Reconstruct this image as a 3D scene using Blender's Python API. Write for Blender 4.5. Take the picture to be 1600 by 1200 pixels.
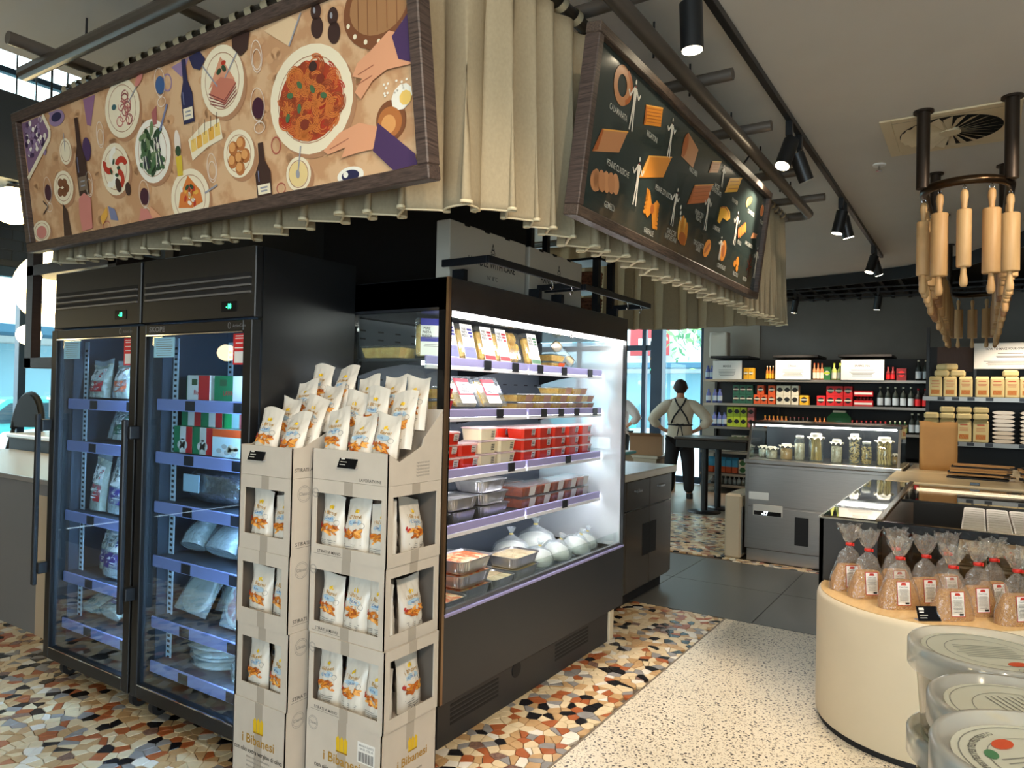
import bpy, bmesh, math, random
import numpy as np
from mathutils import Vector, Matrix
for o in list(bpy.data.objects): bpy.data.objects.remove(o, do_unlink=True)
SC = bpy.context.scene
COL = SC.collection
random.seed(7)
PI = math.pi

# ------------------------------------------------------------------ camera
def camera():
    yaw, pit, rol = math.radians(32.98), math.radians(0.732), math.radians(1.22)
    f = Vector((math.cos(yaw)*math.cos(pit), math.sin(yaw)*math.cos(pit), math.sin(pit)))
    r = f.cross(Vector((0, 0, 1))).normalized(); u = r.cross(f)
    c, s = math.cos(rol), math.sin(rol)
    r2 = r*c + u*s; u2 = u*c - r*s
    cd = bpy.data.cameras.new('camera'); cam = bpy.data.objects.new('camera', cd); COL.objects.link(cam)
    M = Matrix((r2, u2, -f)).transposed().to_4x4(); M.translation = (0, 0, 1.55)
    cam.matrix_world = M
    cd.sensor_width = 36; cd.lens = 36*1125.8/1600; cd.clip_start = 0.05; cd.clip_end = 200
    SC.camera = cam
camera()
SC.view_settings.view_transform = 'Standard'
SC.view_settings.look = 'None'
SC.view_settings.exposure = 0.92
SC.view_settings.gamma = 1.0
SC.view_settings.use_curve_mapping = False

# ------------------------------------------------------------------ world: even bright overcast sky
W = bpy.data.worlds.new('sky'); SC.world = W; W.use_nodes = True
bg = W.node_tree.nodes['Background']
bg.inputs[0].default_value = (0.72, 0.90, 1.0, 1); bg.inputs[1].default_value = 3.3

# ------------------------------------------------------------------ helpers
def lin(c):
    c = c/255.0
    return c/12.92 if c <= 0.04045 else ((c+0.055)/1.055)**2.4
MATS = {}
def mat(name, rgb=(200, 200, 200), rough=0.5, metal=0.0, emit=0.0, ecol=None, spec=0.5, coat=0.0,
        noise=0.0, nscale=20.0, rgb2=None, bump=0.0, stretch=None, trans=0.0, alpha=1.0, sheen=0.0, contrast=None):
    if name in MATS: return MATS[name]
    m = bpy.data.materials.new(name); m.use_nodes = True
    nt = m.node_tree; b = nt.nodes['Principled BSDF']
    col = tuple(lin(x) for x in rgb)+(1,)
    b.inputs['Base Color'].default_value = col
    b.inputs['Roughness'].default_value = rough
    b.inputs['Metallic'].default_value = metal
    b.inputs['Specular IOR Level'].default_value = spec
    b.inputs['Coat Weight'].default_value = coat
    b.inputs['Transmission Weight'].default_value = trans
    b.inputs['Alpha'].default_value = alpha
    if emit:
        b.inputs['Emission Color'].default_value = tuple(lin(x) for x in (ecol or rgb))+(1,)
        b.inputs['Emission Strength'].default_value = emit
    if noise or rgb2 or bump:
        tc = nt.nodes.new('ShaderNodeTexCoord'); mp = nt.nodes.new('ShaderNodeMapping')
        nt.links.new(tc.outputs['Object'], mp.inputs['Vector'])
        if stretch: mp.inputs['Scale'].default_value = stretch
        n = nt.nodes.new('ShaderNodeTexNoise'); n.inputs['Scale'].default_value = nscale; n.inputs['Detail'].default_value = 5
        nt.links.new(mp.outputs[0], n.inputs['Vector'])
        if noise or rgb2:
            r = nt.nodes.new('ShaderNodeValToRGB')
            lo, hi = contrast or (0.3, 0.7)
            r.color_ramp.elements[0].position = lo; r.color_ramp.elements[1].position = hi
            c2 = tuple(lin(x) for x in rgb2) if rgb2 else tuple(max(0, x*(1-noise)) for x in col[:3])
            r.color_ramp.elements[0].color = c2+(1,); r.color_ramp.elements[1].color = col
            nt.links.new(n.outputs['Fac'], r.inputs[0]); nt.links.new(r.outputs[0], b.inputs['Base Color'])
        if bump:
            bp = nt.nodes.new('ShaderNodeBump'); bp.inputs['Strength'].default_value = bump; bp.inputs['Distance'].default_value = 0.01
            nt.links.new(n.outputs['Fac'], bp.inputs['Height']); nt.links.new(bp.outputs[0], b.inputs['Normal'])
    MATS[name] = m; return m
def film(name, rgb=(255, 255, 255), gloss=0.12, rough=0.05, clear=True, tint=1.0, milky=0.0, bump=0.0, bscale=30):
    """thin clear sheet: straight-through light plus surface reflection (and a little milky scatter)"""
    if name in MATS: return MATS[name]
    m = bpy.data.materials.new(name); m.use_nodes = True; nt = m.node_tree; nt.nodes.clear()
    out = nt.nodes.new('ShaderNodeOutputMaterial')
    tr = nt.nodes.new('ShaderNodeBsdfTransparent'); tr.inputs[0].default_value = tuple(lin(x)*tint for x in rgb)+(1,)
    gl = nt.nodes.new('ShaderNodeBsdfGlossy'); gl.inputs['Roughness'].default_value = rough
    fr = nt.nodes.new('ShaderNodeLayerWeight'); fr.inputs['Blend'].default_value = 0.5
    pw = nt.nodes.new('ShaderNodeMath'); pw.operation = 'POWER'; pw.inputs[1].default_value = 3.5
    ma = nt.nodes.new('ShaderNodeMath'); ma.operation = 'MULTIPLY_ADD'; ma.inputs[1].default_value = 0.75; ma.inputs[2].default_value = gloss*.3
    nt.links.new(fr.outputs['Facing'], pw.inputs[0]); nt.links.new(pw.outputs[0], ma.inputs[0])
    if bump:
        tc = nt.nodes.new('ShaderNodeTexCoord'); n = nt.nodes.new('ShaderNodeTexNoise'); n.inputs['Scale'].default_value = bscale
        nt.links.new(tc.outputs['Object'], n.inputs['Vector'])
        bp = nt.nodes.new('ShaderNodeBump'); bp.inputs['Strength'].default_value = bump; bp.inputs['Distance'].default_value = 0.02
        nt.links.new(n.outputs['Fac'], bp.inputs['Height'])
        nt.links.new(bp.outputs[0], gl.inputs['Normal']); nt.links.new(bp.outputs[0], fr.inputs['Normal'])
    mx = nt.nodes.new('ShaderNodeMixShader')
    nt.links.new(ma.outputs[0], mx.inputs[0]); nt.links.new(tr.outputs[0], mx.inputs[1]); nt.links.new(gl.outputs[0], mx.inputs[2])
    last = mx
    if milky:
        df = nt.nodes.new('ShaderNodeBsdfDiffuse'); df.inputs[0].default_value = tuple(lin(x) for x in rgb)+(1,)
        m2 = nt.nodes.new('ShaderNodeMixShader'); m2.inputs[0].default_value = milky
        nt.links.new(mx.outputs[0], m2.inputs[1]); nt.links.new(df.outputs[0], m2.inputs[2]); last = m2
    nt.links.new(last.outputs[0], out.inputs[0])
    MATS[name] = m; return m

class MB:
    """collects shapes, builds ONE mesh object"""
    def __init__(s, off=None): s.v = []; s.f = []; s.mi = []; s.sm = []; s.mats = []; s.off = Vector(off) if off is not None else None
    def midx(s, m):
        if m not in s.mats: s.mats.append(m)
        return s.mats.index(m)
    def add(s, vs, fs, m, smooth=False, M=None):
        b = len(s.v); k = s.midx(m)
        if M is not None: vs = [tuple(M @ Vector(v)) for v in vs]
        if s.off is not None: vs = [Vector(v)-s.off for v in vs]
        s.v.extend([tuple(v) for v in vs])
        for f in fs:
            s.f.append(tuple(b+i for i in f)); s.mi.append(k); s.sm.append(smooth)
        return s
    def box(s, x0, y0, z0, x1, y1, z1, m, bev=0.0, M=None):
        if x0 > x1: x0, x1 = x1, x0
        if y0 > y1: y0, y1 = y1, y0
        if z0 > z1: z0, z1 = z1, z0
        if bev <= 0:
            vs = [(x0,y0,z0),(x1,y0,z0),(x1,y1,z0),(x0,y1,z0),(x0,y0,z1),(x1,y0,z1),(x1,y1,z1),(x0,y1,z1)]
            return s.add(vs, [(3,2,1,0),(4,5,6,7),(0,1,5,4),(1,2,6,5),(2,3,7,6),(3,0,4,7)], m, False, M)
        b = min(bev, (x1-x0)*.49, (y1-y0)*.49, (z1-z0)*.49)
        vs = []; idx = {}
        for cx in (0, 1):
            for cy in (0, 1):
                for cz in (0, 1):
                    X = x1 if cx else x0; Y = y1 if cy else y0; Z = z1 if cz else z0
                    xi = X-b if cx else X+b; yi = Y-b if cy else Y+b; zi = Z-b if cz else Z+b
                    idx[(cx,cy,cz)] = len(vs); vs += [(X,yi,zi),(xi,Y,zi),(xi,yi,Z)]
        I = lambda x,y,z,a: idx[(x,y,z)]+a
        fs = []
        fs += [(I(0,0,0,0),I(0,0,1,0),I(0,1,1,0),I(0,1,0,0)),(I(1,0,0,0),I(1,1,0,0),I(1,1,1,0),I(1,0,1,0)),
               (I(0,0,0,1),I(1,0,0,1),I(1,0,1,1),I(0,0,1,1)),(I(0,1,0,1),I(0,1,1,1),I(1,1,1,1),I(1,1,0,1)),
               (I(0,0,0,2),I(0,1,0,2),I(1,1,0,2),I(1,0,0,2)),(I(0,0,1,2),I(1,0,1,2),I(1,1,1,2),I(0,1,1,2))]
        for a, c in ((0,0),(0,1),(1,0),(1,1)):
            fs.append((I(0,a,c,1),I(1,a,c,1),I(1,a,c,2),I(0,a,c,2)))
            fs.append((I(a,0,c,0),I(a,1,c,0),I(a,1,c,2),I(a,0,c,2)))
            fs.append((I(a,c,0,0),I(a,c,1,0),I(a,c,1,1),I(a,c,0,1)))
        for k in idx: fs.append((idx[k], idx[k]+1, idx[k]+2))
        return s.add(vs, fs, m, False, M)
    def cyl(s, p0, p1, r, m, n=14, r2=None, cap=True, smooth=True):
        p0 = Vector(p0); p1 = Vector(p1); d = (p1-p0).normalized()
        a = d.orthogonal().normalized(); b = d.cross(a); r2 = r if r2 is None else r2
        vs = []
        for p, rr in ((p0, r), (p1, r2)):
            for i in range(n):
                t = 2*PI*i/n; vs.append(p + a*(rr*math.cos(t)) + b*(rr*math.sin(t)))
        s.add(vs, [(i, (i+1) % n, n+(i+1) % n, n+i) for i in range(n)], m, smooth)
        if cap:
            s.add(vs[:n], [tuple(range(n-1, -1, -1))], m); s.add(vs[n:], [tuple(range(n))], m)
        return s
    def lathe(s, prof, m, n=24, c=(0, 0, 0), M=None, smooth=True, sx=1.0, sy=1.0):
        vs = []; k = len(prof)
        for i in range(n):
            t = 2*PI*i/n
            for r, z in prof: vs.append((c[0]+r*math.cos(t)*sx, c[1]+r*math.sin(t)*sy, c[2]+z))
        fs = []
        for i in range(n):
            j = (i+1) % n
            for q in range(k-1):
                a, b_, c_, d = i*k+q, j*k+q, j*k+q+1, i*k+q+1
                if prof[q][0] < 1e-6: fs.append((a, c_, d))
                elif prof[q+1][0] < 1e-6: fs.append((a, b_, d))
                else: fs.append((a, b_, c_, d))
        return s.add(vs, fs, m, smooth, M)
    def prism(s, poly, z0, z1, m, M=None, smooth=False):
        n = len(poly)
        vs = [(x, y, z0) for x, y in poly]+[(x, y, z1) for x, y in poly]
        s.add(vs, [tuple(range(n-1, -1, -1)), tuple(range(n, 2*n))], m, False, M)
        return s.add(vs, [(i, (i+1) % n, n+(i+1) % n, n+i) for i in range(n)], m, smooth, M)
    def tube(s, pts, r, m, n=8, closed=False, cap=True):
        pts = [Vector(p) for p in pts]; k = len(pts); vs = []; a = None
        for i, p in enumerate(pts):
            q = pts[(i+1) % k] if (closed or i < k-1) else p; o = pts[i-1] if (closed or i > 0) else p
            d = (q-o).normalized()
            a = d.orthogonal().normalized() if a is None else (a-d*a.dot(d)).normalized()
            b = d.cross(a); rr = r[i] if isinstance(r, (list, tuple)) else r
            for j in range(n):
                t = 2*PI*j/n; vs.append(p+a*(rr*math.cos(t))+b*(rr*math.sin(t)))
        fs = []
        for i in range(k if closed else k-1):
            i2 = (i+1) % k
            for j in range(n): fs.append((i*n+j, i*n+(j+1) % n, i2*n+(j+1) % n, i2*n+j))
        if not closed and cap: fs += [tuple(range(n-1, -1, -1)), tuple(range((k-1)*n, k*n))]
        return s.add(vs, fs, m, True)
    def grid(s, pts, m, smooth=True, closed_u=False):
        nu = len(pts); nv = len(pts[0]); vs = [p for row in pts for p in row]; fs = []
        for i in range(nu if closed_u else nu-1):
            i2 = (i+1) % nu
            for j in range(nv-1): fs.append((i*nv+j, i2*nv+j, i2*nv+j+1, i*nv+j+1))
        return s.add(vs, fs, m, smooth)
    def mesh(s, name):
        me = bpy.data.meshes.new(name); me.from_pydata(s.v, [], s.f)
        for m in s.mats: me.materials.append(m)
        if s.f:
            me.polygons.foreach_set('material_index', s.mi); me.polygons.foreach_set('use_smooth', s.sm)
        me.update(); return me
    def obj(s, name, parent=None, loc=None, rot=None):
        o = bpy.data.objects.new(name, s.mesh(name)); COL.objects.link(o)
        if parent: o.parent = parent
        if loc: o.location = loc
        if rot: o.rotation_euler = rot
        return o
def link(name, me, parent=None, loc=None, rot=None):
    o = bpy.data.objects.new(name, me); COL.objects.link(o)
    if parent: o.parent = parent
    if loc: o.location = loc
    if rot: o.rotation_euler = rot
    return o
def tag(o, label, cat, group=None):
    o['label'] = label; o['category'] = cat
    if group: o['group'] = group
    return o
def thing(name, label, cat, loc=(0, 0, 0), rotz=0.0, group=None, rot=None):
    o = bpy.data.objects.new(name, None); COL.objects.link(o); o.empty_display_size = 0.05
    o.location = loc; o.rotation_euler = rot or (0, 0, rotz)
    return tag(o, label, cat, group)
def struct(o): o['kind'] = 'structure'; return o
def copy_tree(o, loc=None, rot=None, label=None, group=None, parent=None):
    c = o.copy(); COL.objects.link(c)
    if parent is not None: c.parent = parent
    if loc is not None: c.location = loc
    if rot is not None: c.rotation_euler = rot
    if label: c['label'] = label
    if group: c['group'] = group
    for ch in o.children: copy_tree(ch, parent=c)
    return c
TXT = {}
def text2d(body, size, sx=1.0, bold=0.0):
    """flat lettering: centred 2D vertices and faces"""
    k = (body, bold)
    if k not in TXT:
        cu = bpy.data.curves.new('t', 'FONT'); cu.body = body; cu.size = 1.0; cu.align_x = 'CENTER'; cu.align_y = 'CENTER'
        cu.resolution_u = 2; cu.offset = bold
        ob = bpy.data.objects.new('t', cu); COL.objects.link(ob)
        dg = bpy.context.evaluated_depsgraph_get(); me = bpy.data.meshes.new_from_object(ob.evaluated_get(dg))
        TXT[k] = ([(v.co.x, v.co.y) for v in me.vertices], [tuple(p.vertices) for p in me.polygons])
        bpy.data.objects.remove(ob); bpy.data.meshes.remove(me)
    v, f = TXT[k]
    return [(x*size*sx, y*size) for x, y in v], f
class Paint:
    """flat print on a plane, or wrapped on a surface through fn(x, z, layer)"""
    def __init__(s, o=None, u=None, v=None, fn=None, step=0.0004, off=None):
        s.mb = MB(off); s.step = step; s.clip = None
        if fn: s.fn = fn
        else:
            o = Vector(o); u = Vector(u).normalized(); v = Vector(v).normalized(); n = u.cross(v)
            s.fn = lambda a, b, L: tuple(o+u*a+v*b+n*(step*L))
    def raw(s, pts, fs, m, L=1):
        if s.clip:
            x0, y0, x1, y1 = s.clip
            if any(not (x0 <= a <= x1 and y0 <= b <= y1) for a, b in pts):
                for f in fs:
                    poly = [pts[i] for i in f]
                    for ax, sg, lim in ((0, 1, x1), (0, -1, -x0), (1, 1, y1), (1, -1, -y0)):
                        out = []
                        for k in range(len(poly)):
                            p, q = poly[k], poly[(k+1) % len(poly)]; dp = sg*p[ax]-lim; dq = sg*q[ax]-lim
                            if dp <= 0: out.append(p)
                            if dp*dq < 0: t = dp/(dp-dq); out.append((p[0]+(q[0]-p[0])*t, p[1]+(q[1]-p[1])*t))
                        poly = out
                        if not poly: break
                    if len(poly) > 2: s.mb.add([s.fn(a, b, L) for a, b in poly], [tuple(range(len(poly)))], m)
                return s
        s.mb.add([s.fn(a, b, L) for a, b in pts], fs, m); return s
    def poly(s, pts, m, L=1): return s.raw(pts, [tuple(range(len(pts)))], m, L)
    def rect(s, x0, y0, x1, y1, m, L=1, sub=1):
        pts = [(x0+(x1-x0)*i/sub, y0+(y1-y0)*j/sub) for i in range(sub+1) for j in range(sub+1)]
        k = sub+1
        return s.raw(pts, [(i*k+j, (i+1)*k+j, (i+1)*k+j+1, i*k+j+1) for i in range(sub) for j in range(sub)], m, L)
    def ell(s, cx, cy, rx, ry, m, L=1, n=26, rot=0.0):
        c, d = math.cos(rot), math.sin(rot); pts = []
        for i in range(n):
            t = 2*PI*i/n; a, b = rx*math.cos(t), ry*math.sin(t); pts.append((cx+a*c-b*d, cy+a*d+b*c))
        return s.poly(pts, m, L)
    def line(s, pts, w, m, L=1):
        for i in range(len(pts)-1):
            (x0, y0), (x1, y1) = pts[i], pts[i+1]; dx, dy = x1-x0, y1-y0; l = math.hypot(dx, dy) or 1
            px, py = -dy/l*w/2, dx/l*w/2
            s.raw([(x0+px, y0+py), (x0-px, y0-py), (x1-px, y1-py), (x1+px, y1+py)], [(0, 1, 2, 3)], m, L)
        return s
    def ring(s, cx, cy, rx, ry, w, m, L=1, n=26, a0=0.0, a1=2*PI, rot=0.0):
        pts = []; c, d = math.cos(rot), math.sin(rot)
        for i in range(n+1):
            t = a0+(a1-a0)*i/n
            for q in (0, w):
                a, b = (rx-q)*math.cos(t), (ry-q)*math.sin(t); pts.append((cx+a*c-b*d, cy+a*d+b*c))
        return s.raw(pts, [(2*i, 2*i+2, 2*i+3, 2*i+1) for i in range(n)], m, L)
    def text(s, t, x, y, size, m, L=1, sx=1.0, bold=0.0, rot=0.0):
        v, f = text2d(t, size, sx, bold); c, d = math.cos(rot), math.sin(rot)
        return s.raw([(x+a*c-b*d, y+a*d+b*c) for a, b in v], f, m, L)
    def lines(s, x0, x1, ys, h, m, L=1):
        for y in ys:
            k = random.uniform(.0, .12)*(x1-x0); s.rect(x0+k, y-h/2, x1-k, y+h/2, m, L)
        return s
    def obj(s, name, parent=None): return s.mb.obj(name, parent)
def spot(loc, target, energy, angle=50, blend=0.5, rgb=(255, 234, 208), radius=0.03):
    d = bpy.data.lights.new('spot_light', 'SPOT'); d.energy = energy*0.5; d.spot_size = math.radians(angle); d.spot_blend = blend
    d.color = tuple(lin(x) for x in rgb); d.shadow_soft_size = radius
    o = bpy.data.objects.new('spot_light', d); COL.objects.link(o); o.location = loc
    o.rotation_euler = (Vector(target)-Vector(loc)).to_track_quat('-Z', 'Y').to_euler(); return o

# ------------------------------------------------------------------ materials
BLACK = mat('black_powdercoat', (24, 26, 29), 0.38)
BLACKG = mat('black_gloss', (20, 21, 24), 0.14)
CHAR = mat('charcoal_panel', (52, 54, 57), 0.45)
DARK = mat('dark_matte', (20, 21, 24), 0.7)
STEEL = mat('brushed_steel', (192, 188, 182), 0.28, 1.0, noise=0.12, nscale=6, stretch=(1, 1, 60))
CHROME = mat('chrome', (205, 205, 205), 0.12, 1.0)
CREAM = mat('cream', (214, 202, 176), 0.6)
WHITE = mat('white_print', (236, 234, 228), 0.55)
PAPERW = mat('white_card', (226, 222, 212), 0.6)
INK = mat('black_ink', (28, 26, 26), 0.6)
GREYINK = mat('grey_ink', (120, 118, 114), 0.6)
GLASS = film('clear_glass', (250, 255, 253), 0.22, 0.0)
CARD = mat('white_cardboard', (206, 196, 182), 0.7, noise=0.06, nscale=14)
GOLDINK = mat('gold_ink', (176, 132, 40), 0.5)
YELINK = mat('yellow_ink', (226, 186, 30), 0.55)
OAK = mat('dark_oak', (92, 76, 68), 0.5, rgb2=(48, 38, 36), nscale=7, stretch=(1.5, 1.5, 30), bump=0.15)
OAKY = mat('dark_oak_crosswise', (92, 76, 68), 0.5, rgb2=(46, 36, 34), nscale=7, stretch=(26, 3, 26), bump=0.15)
OAKX = mat('dark_oak_lengthwise', (98, 82, 70), 0.5, rgb2=(50, 40, 36), nscale=7, stretch=(3, 26, 26), bump=0.15)
CURT = mat('canvas_curtain', (164, 150, 122), 0.85, noise=0.12, nscale=120, stretch=(1, 1, .6), bump=0.05)
HEM_LIT = mat('canvas_hem_lit', (220, 206, 172), 0.85)  # paler than the curtain: light from below put into the colour
PLASTER = mat('ceiling_paint', (208, 202, 192), 0.85, noise=0.04, nscale=3)
WOODP = mat('pale_beech', (214, 178, 128), 0.55, rgb2=(190, 148, 98), nscale=6, stretch=(14, 14, 1.2))

# ================================================================== SETTING
GROUT = mat('grout', (92, 80, 66), 0.8)
floor_o = struct(MB().box(-4, -4, -0.12, 12.6, 8.2, -0.012, GROUT).obj('floor'))
STONES = [mat('stone_cream', (226, 204, 164), 0.32, noise=0.10, nscale=30), mat('stone_tan', (198, 160, 112), 0.32, noise=0.15, nscale=30),
          mat('stone_terracotta', (176, 98, 54), 0.32, noise=0.2, nscale=40), mat('stone_black', (28, 26, 28), 0.25),
          mat('stone_grey', (150, 146, 142), 0.32, noise=0.2, nscale=25), mat('stone_maroon', (92, 60, 54), 0.3, rgb2=(150, 120, 100), nscale=60),
          mat('stone_white', (232, 224, 208), 0.32, noise=0.06, nscale=20)]
def mosaic():
    rng = np.random.RandomState(3)
    A = 0.056
    regs = [(0.45, 1.487, 2.62, 5.9), (2.62, 1.487, 5.1, 2.2), (7.0, 1.95, 9.3, 4.3), (6.9, 0.6, 7.05, 1.95)]
    def inside(x, y, e=0.0): return any(a-e <= x <= c+e and b-e <= y <= d+e for a, b, c, d in regs)
    P = {}
    for i in range(int(0.2/A), int(9.8/A)):
        for j in range(int(0.3/A), int(6.2/A)):
            x = (i+rng.uniform(-.48, .48)+.5)*A; y = (j+rng.uniform(-.48, .48)+.5)*A*0.9
            if inside(x, y, .2): P[(i, j)] = (x, y)
    cells = []
    for (i, j), (px, py) in P.items():
        if not inside(px, py): continue
        poly = [(px-.1, py-.1), (px+.1, py-.1), (px+.1, py+.1), (px-.1, py+.1)]
        def clip(poly, a, b, c):   # keep a*x+b*y<=c
            out = []
            for k in range(len(poly)):
                p, q = poly[k], poly[(k+1) % len(poly)]; dp = a*p[0]+b*p[1]-c; dq = a*q[0]+b*q[1]-c
                if dp <= 0: out.append(p)
                if dp*dq < 0:
                    t = dp/(dp-dq); out.append((p[0]+(q[0]-p[0])*t, p[1]+(q[1]-p[1])*t))
            return out
        for di in (-2, -1, 0, 1, 2):
            for dj in (-2, -1, 0, 1, 2):
                q = P.get((i+di, j+dj))
                if q is None or (di == 0 and dj == 0): continue
                a, b = q[0]-px, q[1]-py; l = math.hypot(a, b)
                poly = clip(poly, a, b, (a*(px+q[0])+b*(py+q[1]))/2-l*0.0016)
                if not poly: break
            if not poly: break
        for a, b, c, d in regs:
            if a <= px <= c and b <= py <= d:
                for (u, v, w) in ((1, 0, c), (-1, 0, -a), (0, 1, d), (0, -1, -b)):
                    if (u, v, w) in ((1, 0, 2.62),) and py < 2.2: continue
                    if (u, v, w) == (-1, 0, -2.62): continue
                    if poly: poly = clip(poly, u, v, w)
        # drop slivers
        pp = []
        for p in poly:
            if not pp or math.hypot(p[0]-pp[-1][0], p[1]-pp[-1][1]) > .003: pp.append(p)
        if len(pp) < 3: continue
        ar = abs(sum(pp[k][0]*pp[(k+1) % len(pp)][1]-pp[(k+1) % len(pp)][0]*pp[k][1] for k in range(len(pp))))/2
        r = rng.rand()
        m = 0 if r < .36 else 1 if r < .56 else 2 if r < .67 else 3 if r < .79 else 4 if r < .88 else 5 if r < .92 else 6
        d = px*.8388+py*.5446; lat = -px*.5446+py*.8388   # depth and sideways distance from where the photo was taken
        seen = d > .3 and abs(lat/d) < .74 and d > 2.55 and not (px > 1.95 and py > 2.0 and px < 5.1)
        cells.append((ar/d**3 if seen else 0, pp, m, rng.uniform(-.0008, .0)))
    cells.sort(key=lambda c: -c[0])
    rest = MB()
    for k, (a, pp, m, h) in enumerate(cells):
        n = len(pp)
        mb = MB() if k < 300 else rest
        b = 0.0015
        cx = sum(p[0] for p in pp)/n; cy = sum(p[1] for p in pp)/n
        top = [(p[0]+(cx-p[0])*.04, p[1]+(cy-p[1])*.04, h) for p in pp]
        vs = [(p[0], p[1], -.012) for p in pp]+[(p[0], p[1], h-b) for p in pp]+top
        fs = [(i, (i+1) % n, n+(i+1) % n, n+i) for i in range(n)]+[(n+i, n+(i+1) % n, 2*n+(i+1) % n, 2*n+i) for i in range(n)]
        # orientation
        sgn = sum(pp[q][0]*pp[(q+1) % n][1]-pp[(q+1) % n][0]*pp[q][1] for q in range(n))
        fs.append(tuple(range(2*n, 3*n)))
        if sgn < 0: fs = [tuple(reversed(f)) for f in fs]
        mb.add(vs, fs, STONES[m])
        if k < 300: mb.obj('mosaic_stone', floor_o)
    o = rest.obj('mosaic_stones', floor_o); o['kind'] = 'stuff'
mosaic()

def terrazzo(name, base, chips, scale, thr, rough):
    m = bpy.data.materials.new(name); m.use_nodes = True; nt = m.node_tree; b = nt.nodes['Principled BSDF']
    b.inputs['Roughness'].default_value = rough
    tc = nt.nodes.new('ShaderNodeTexCoord')
    last = None
    for k, (rgb, sc, th) in enumerate(chips):
        v = nt.nodes.new('ShaderNodeTexVoronoi'); v.inputs['Scale'].default_value = sc; v.inputs['Randomness'].default_value = 1
        n = nt.nodes.new('ShaderNodeTexNoise'); n.inputs['Scale'].default_value = sc*1.4
        ad = nt.nodes.new('ShaderNodeVectorMath'); ad.operation = 'MULTIPLY_ADD'
        nt.links.new(tc.outputs['Object'], n.inputs['Vector'])
        nt.links.new(n.outputs['Color'], ad.inputs[0]); ad.inputs[1].default_value = (.6/sc,)*3; nt.links.new(tc.outputs['Object'], ad.inputs[2])
        nt.links.new(ad.outputs[0], v.inputs['Vector'])
        lt = nt.nodes.new('ShaderNodeMath'); lt.operation = 'LESS_THAN'; lt.inputs[1].default_value = th
        nt.links.new(v.outputs['Distance'], lt.inputs[0])
        mx = nt.nodes.new('ShaderNodeMix'); mx.data_type = 'RGBA'
        nt.links.new(lt.outputs[0], mx.inputs[0])
        if last is None: mx.inputs[6].default_value = tuple(lin(x) for x in base)+(1,)
        else: nt.links.new(last, mx.inputs[6])
        mx.inputs[7].default_value = tuple(lin(x) for x in rgb)+(1,)
        last = mx.outputs[2]
    nt.links.new(last, b.inputs['Base Color']); MATS[name] = m; return m
TERR = terrazzo('speckled_terrazzo', (222, 212, 190), [((176, 162, 138), 70, .30), ((70, 64, 58), 46, .27), ((40, 36, 34), 90, .20)], 60, .2, 0.3)
for (a, b, c, d) in ((0.2, -2.0, 2.998, 1.478), (3.002, -2.0, 5.098, 1.478)):
    MB().box(a, b, -.012, c, d, 0.0, TERR, .002).obj('terrazzo_slab', floor_o)
MB().box(.2, 1.478, -.012, 5.1, 1.487, 0.001, mat('edge_strip', (120, 108, 90), .4)).obj('edge_strip', floor_o)
GREYT = mat('grey_quarry_tile', (88, 88, 84), 0.38, noise=0.12, nscale=90)
for i, (x0, x1) in enumerate(((5.104, 6.0), (6.004, 6.896))):
    for (y0, y1) in ((-2.0, .40), (.404, 1.30), (1.304, 2.2), (2.204, 3.1), (3.104, 4.0)):
        MB().box(x0, y0, -.012, x1, y1, 0.0, GREYT, .002).obj('grey_tile', floor_o)
MB().box(6.9, -2.0, -.012, 9.3, .6, 0.0, GREYT).obj('grey_tile', floor_o)
MB().box(9.304, -3.9, -.012, 12.6, 8.1, 0.0, mat('beige_floor', (150, 132, 112), .4, noise=.1, nscale=12)).obj('beige_floor_sheet', floor_o)
MB().box(5.1, 4.0, -.012, 9.3, 8.1, 0.0, MATS['beige_floor']).obj('beige_floor_sheet', floor_o)
MB().box(.2, 5.9, -.012, 5.1, 8.1, 0.0, MATS['beige_floor']).obj('beige_floor_sheet', floor_o)

# ceiling: main slab, high part over the window side
struct(MB().box(-4, -4, 3.3, 12.8, 4.25, 3.42, PLASTER).obj('ceiling'))
struct(MB().box(-4, 4.25, 3.3, 12.8, 4.33, 5.4, PLASTER).obj('trim_1'))
struct(MB().box(-4, 4.25, 5.4, 12.8, 8.5, 5.5, PLASTER).obj('ceiling_high'))
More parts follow.
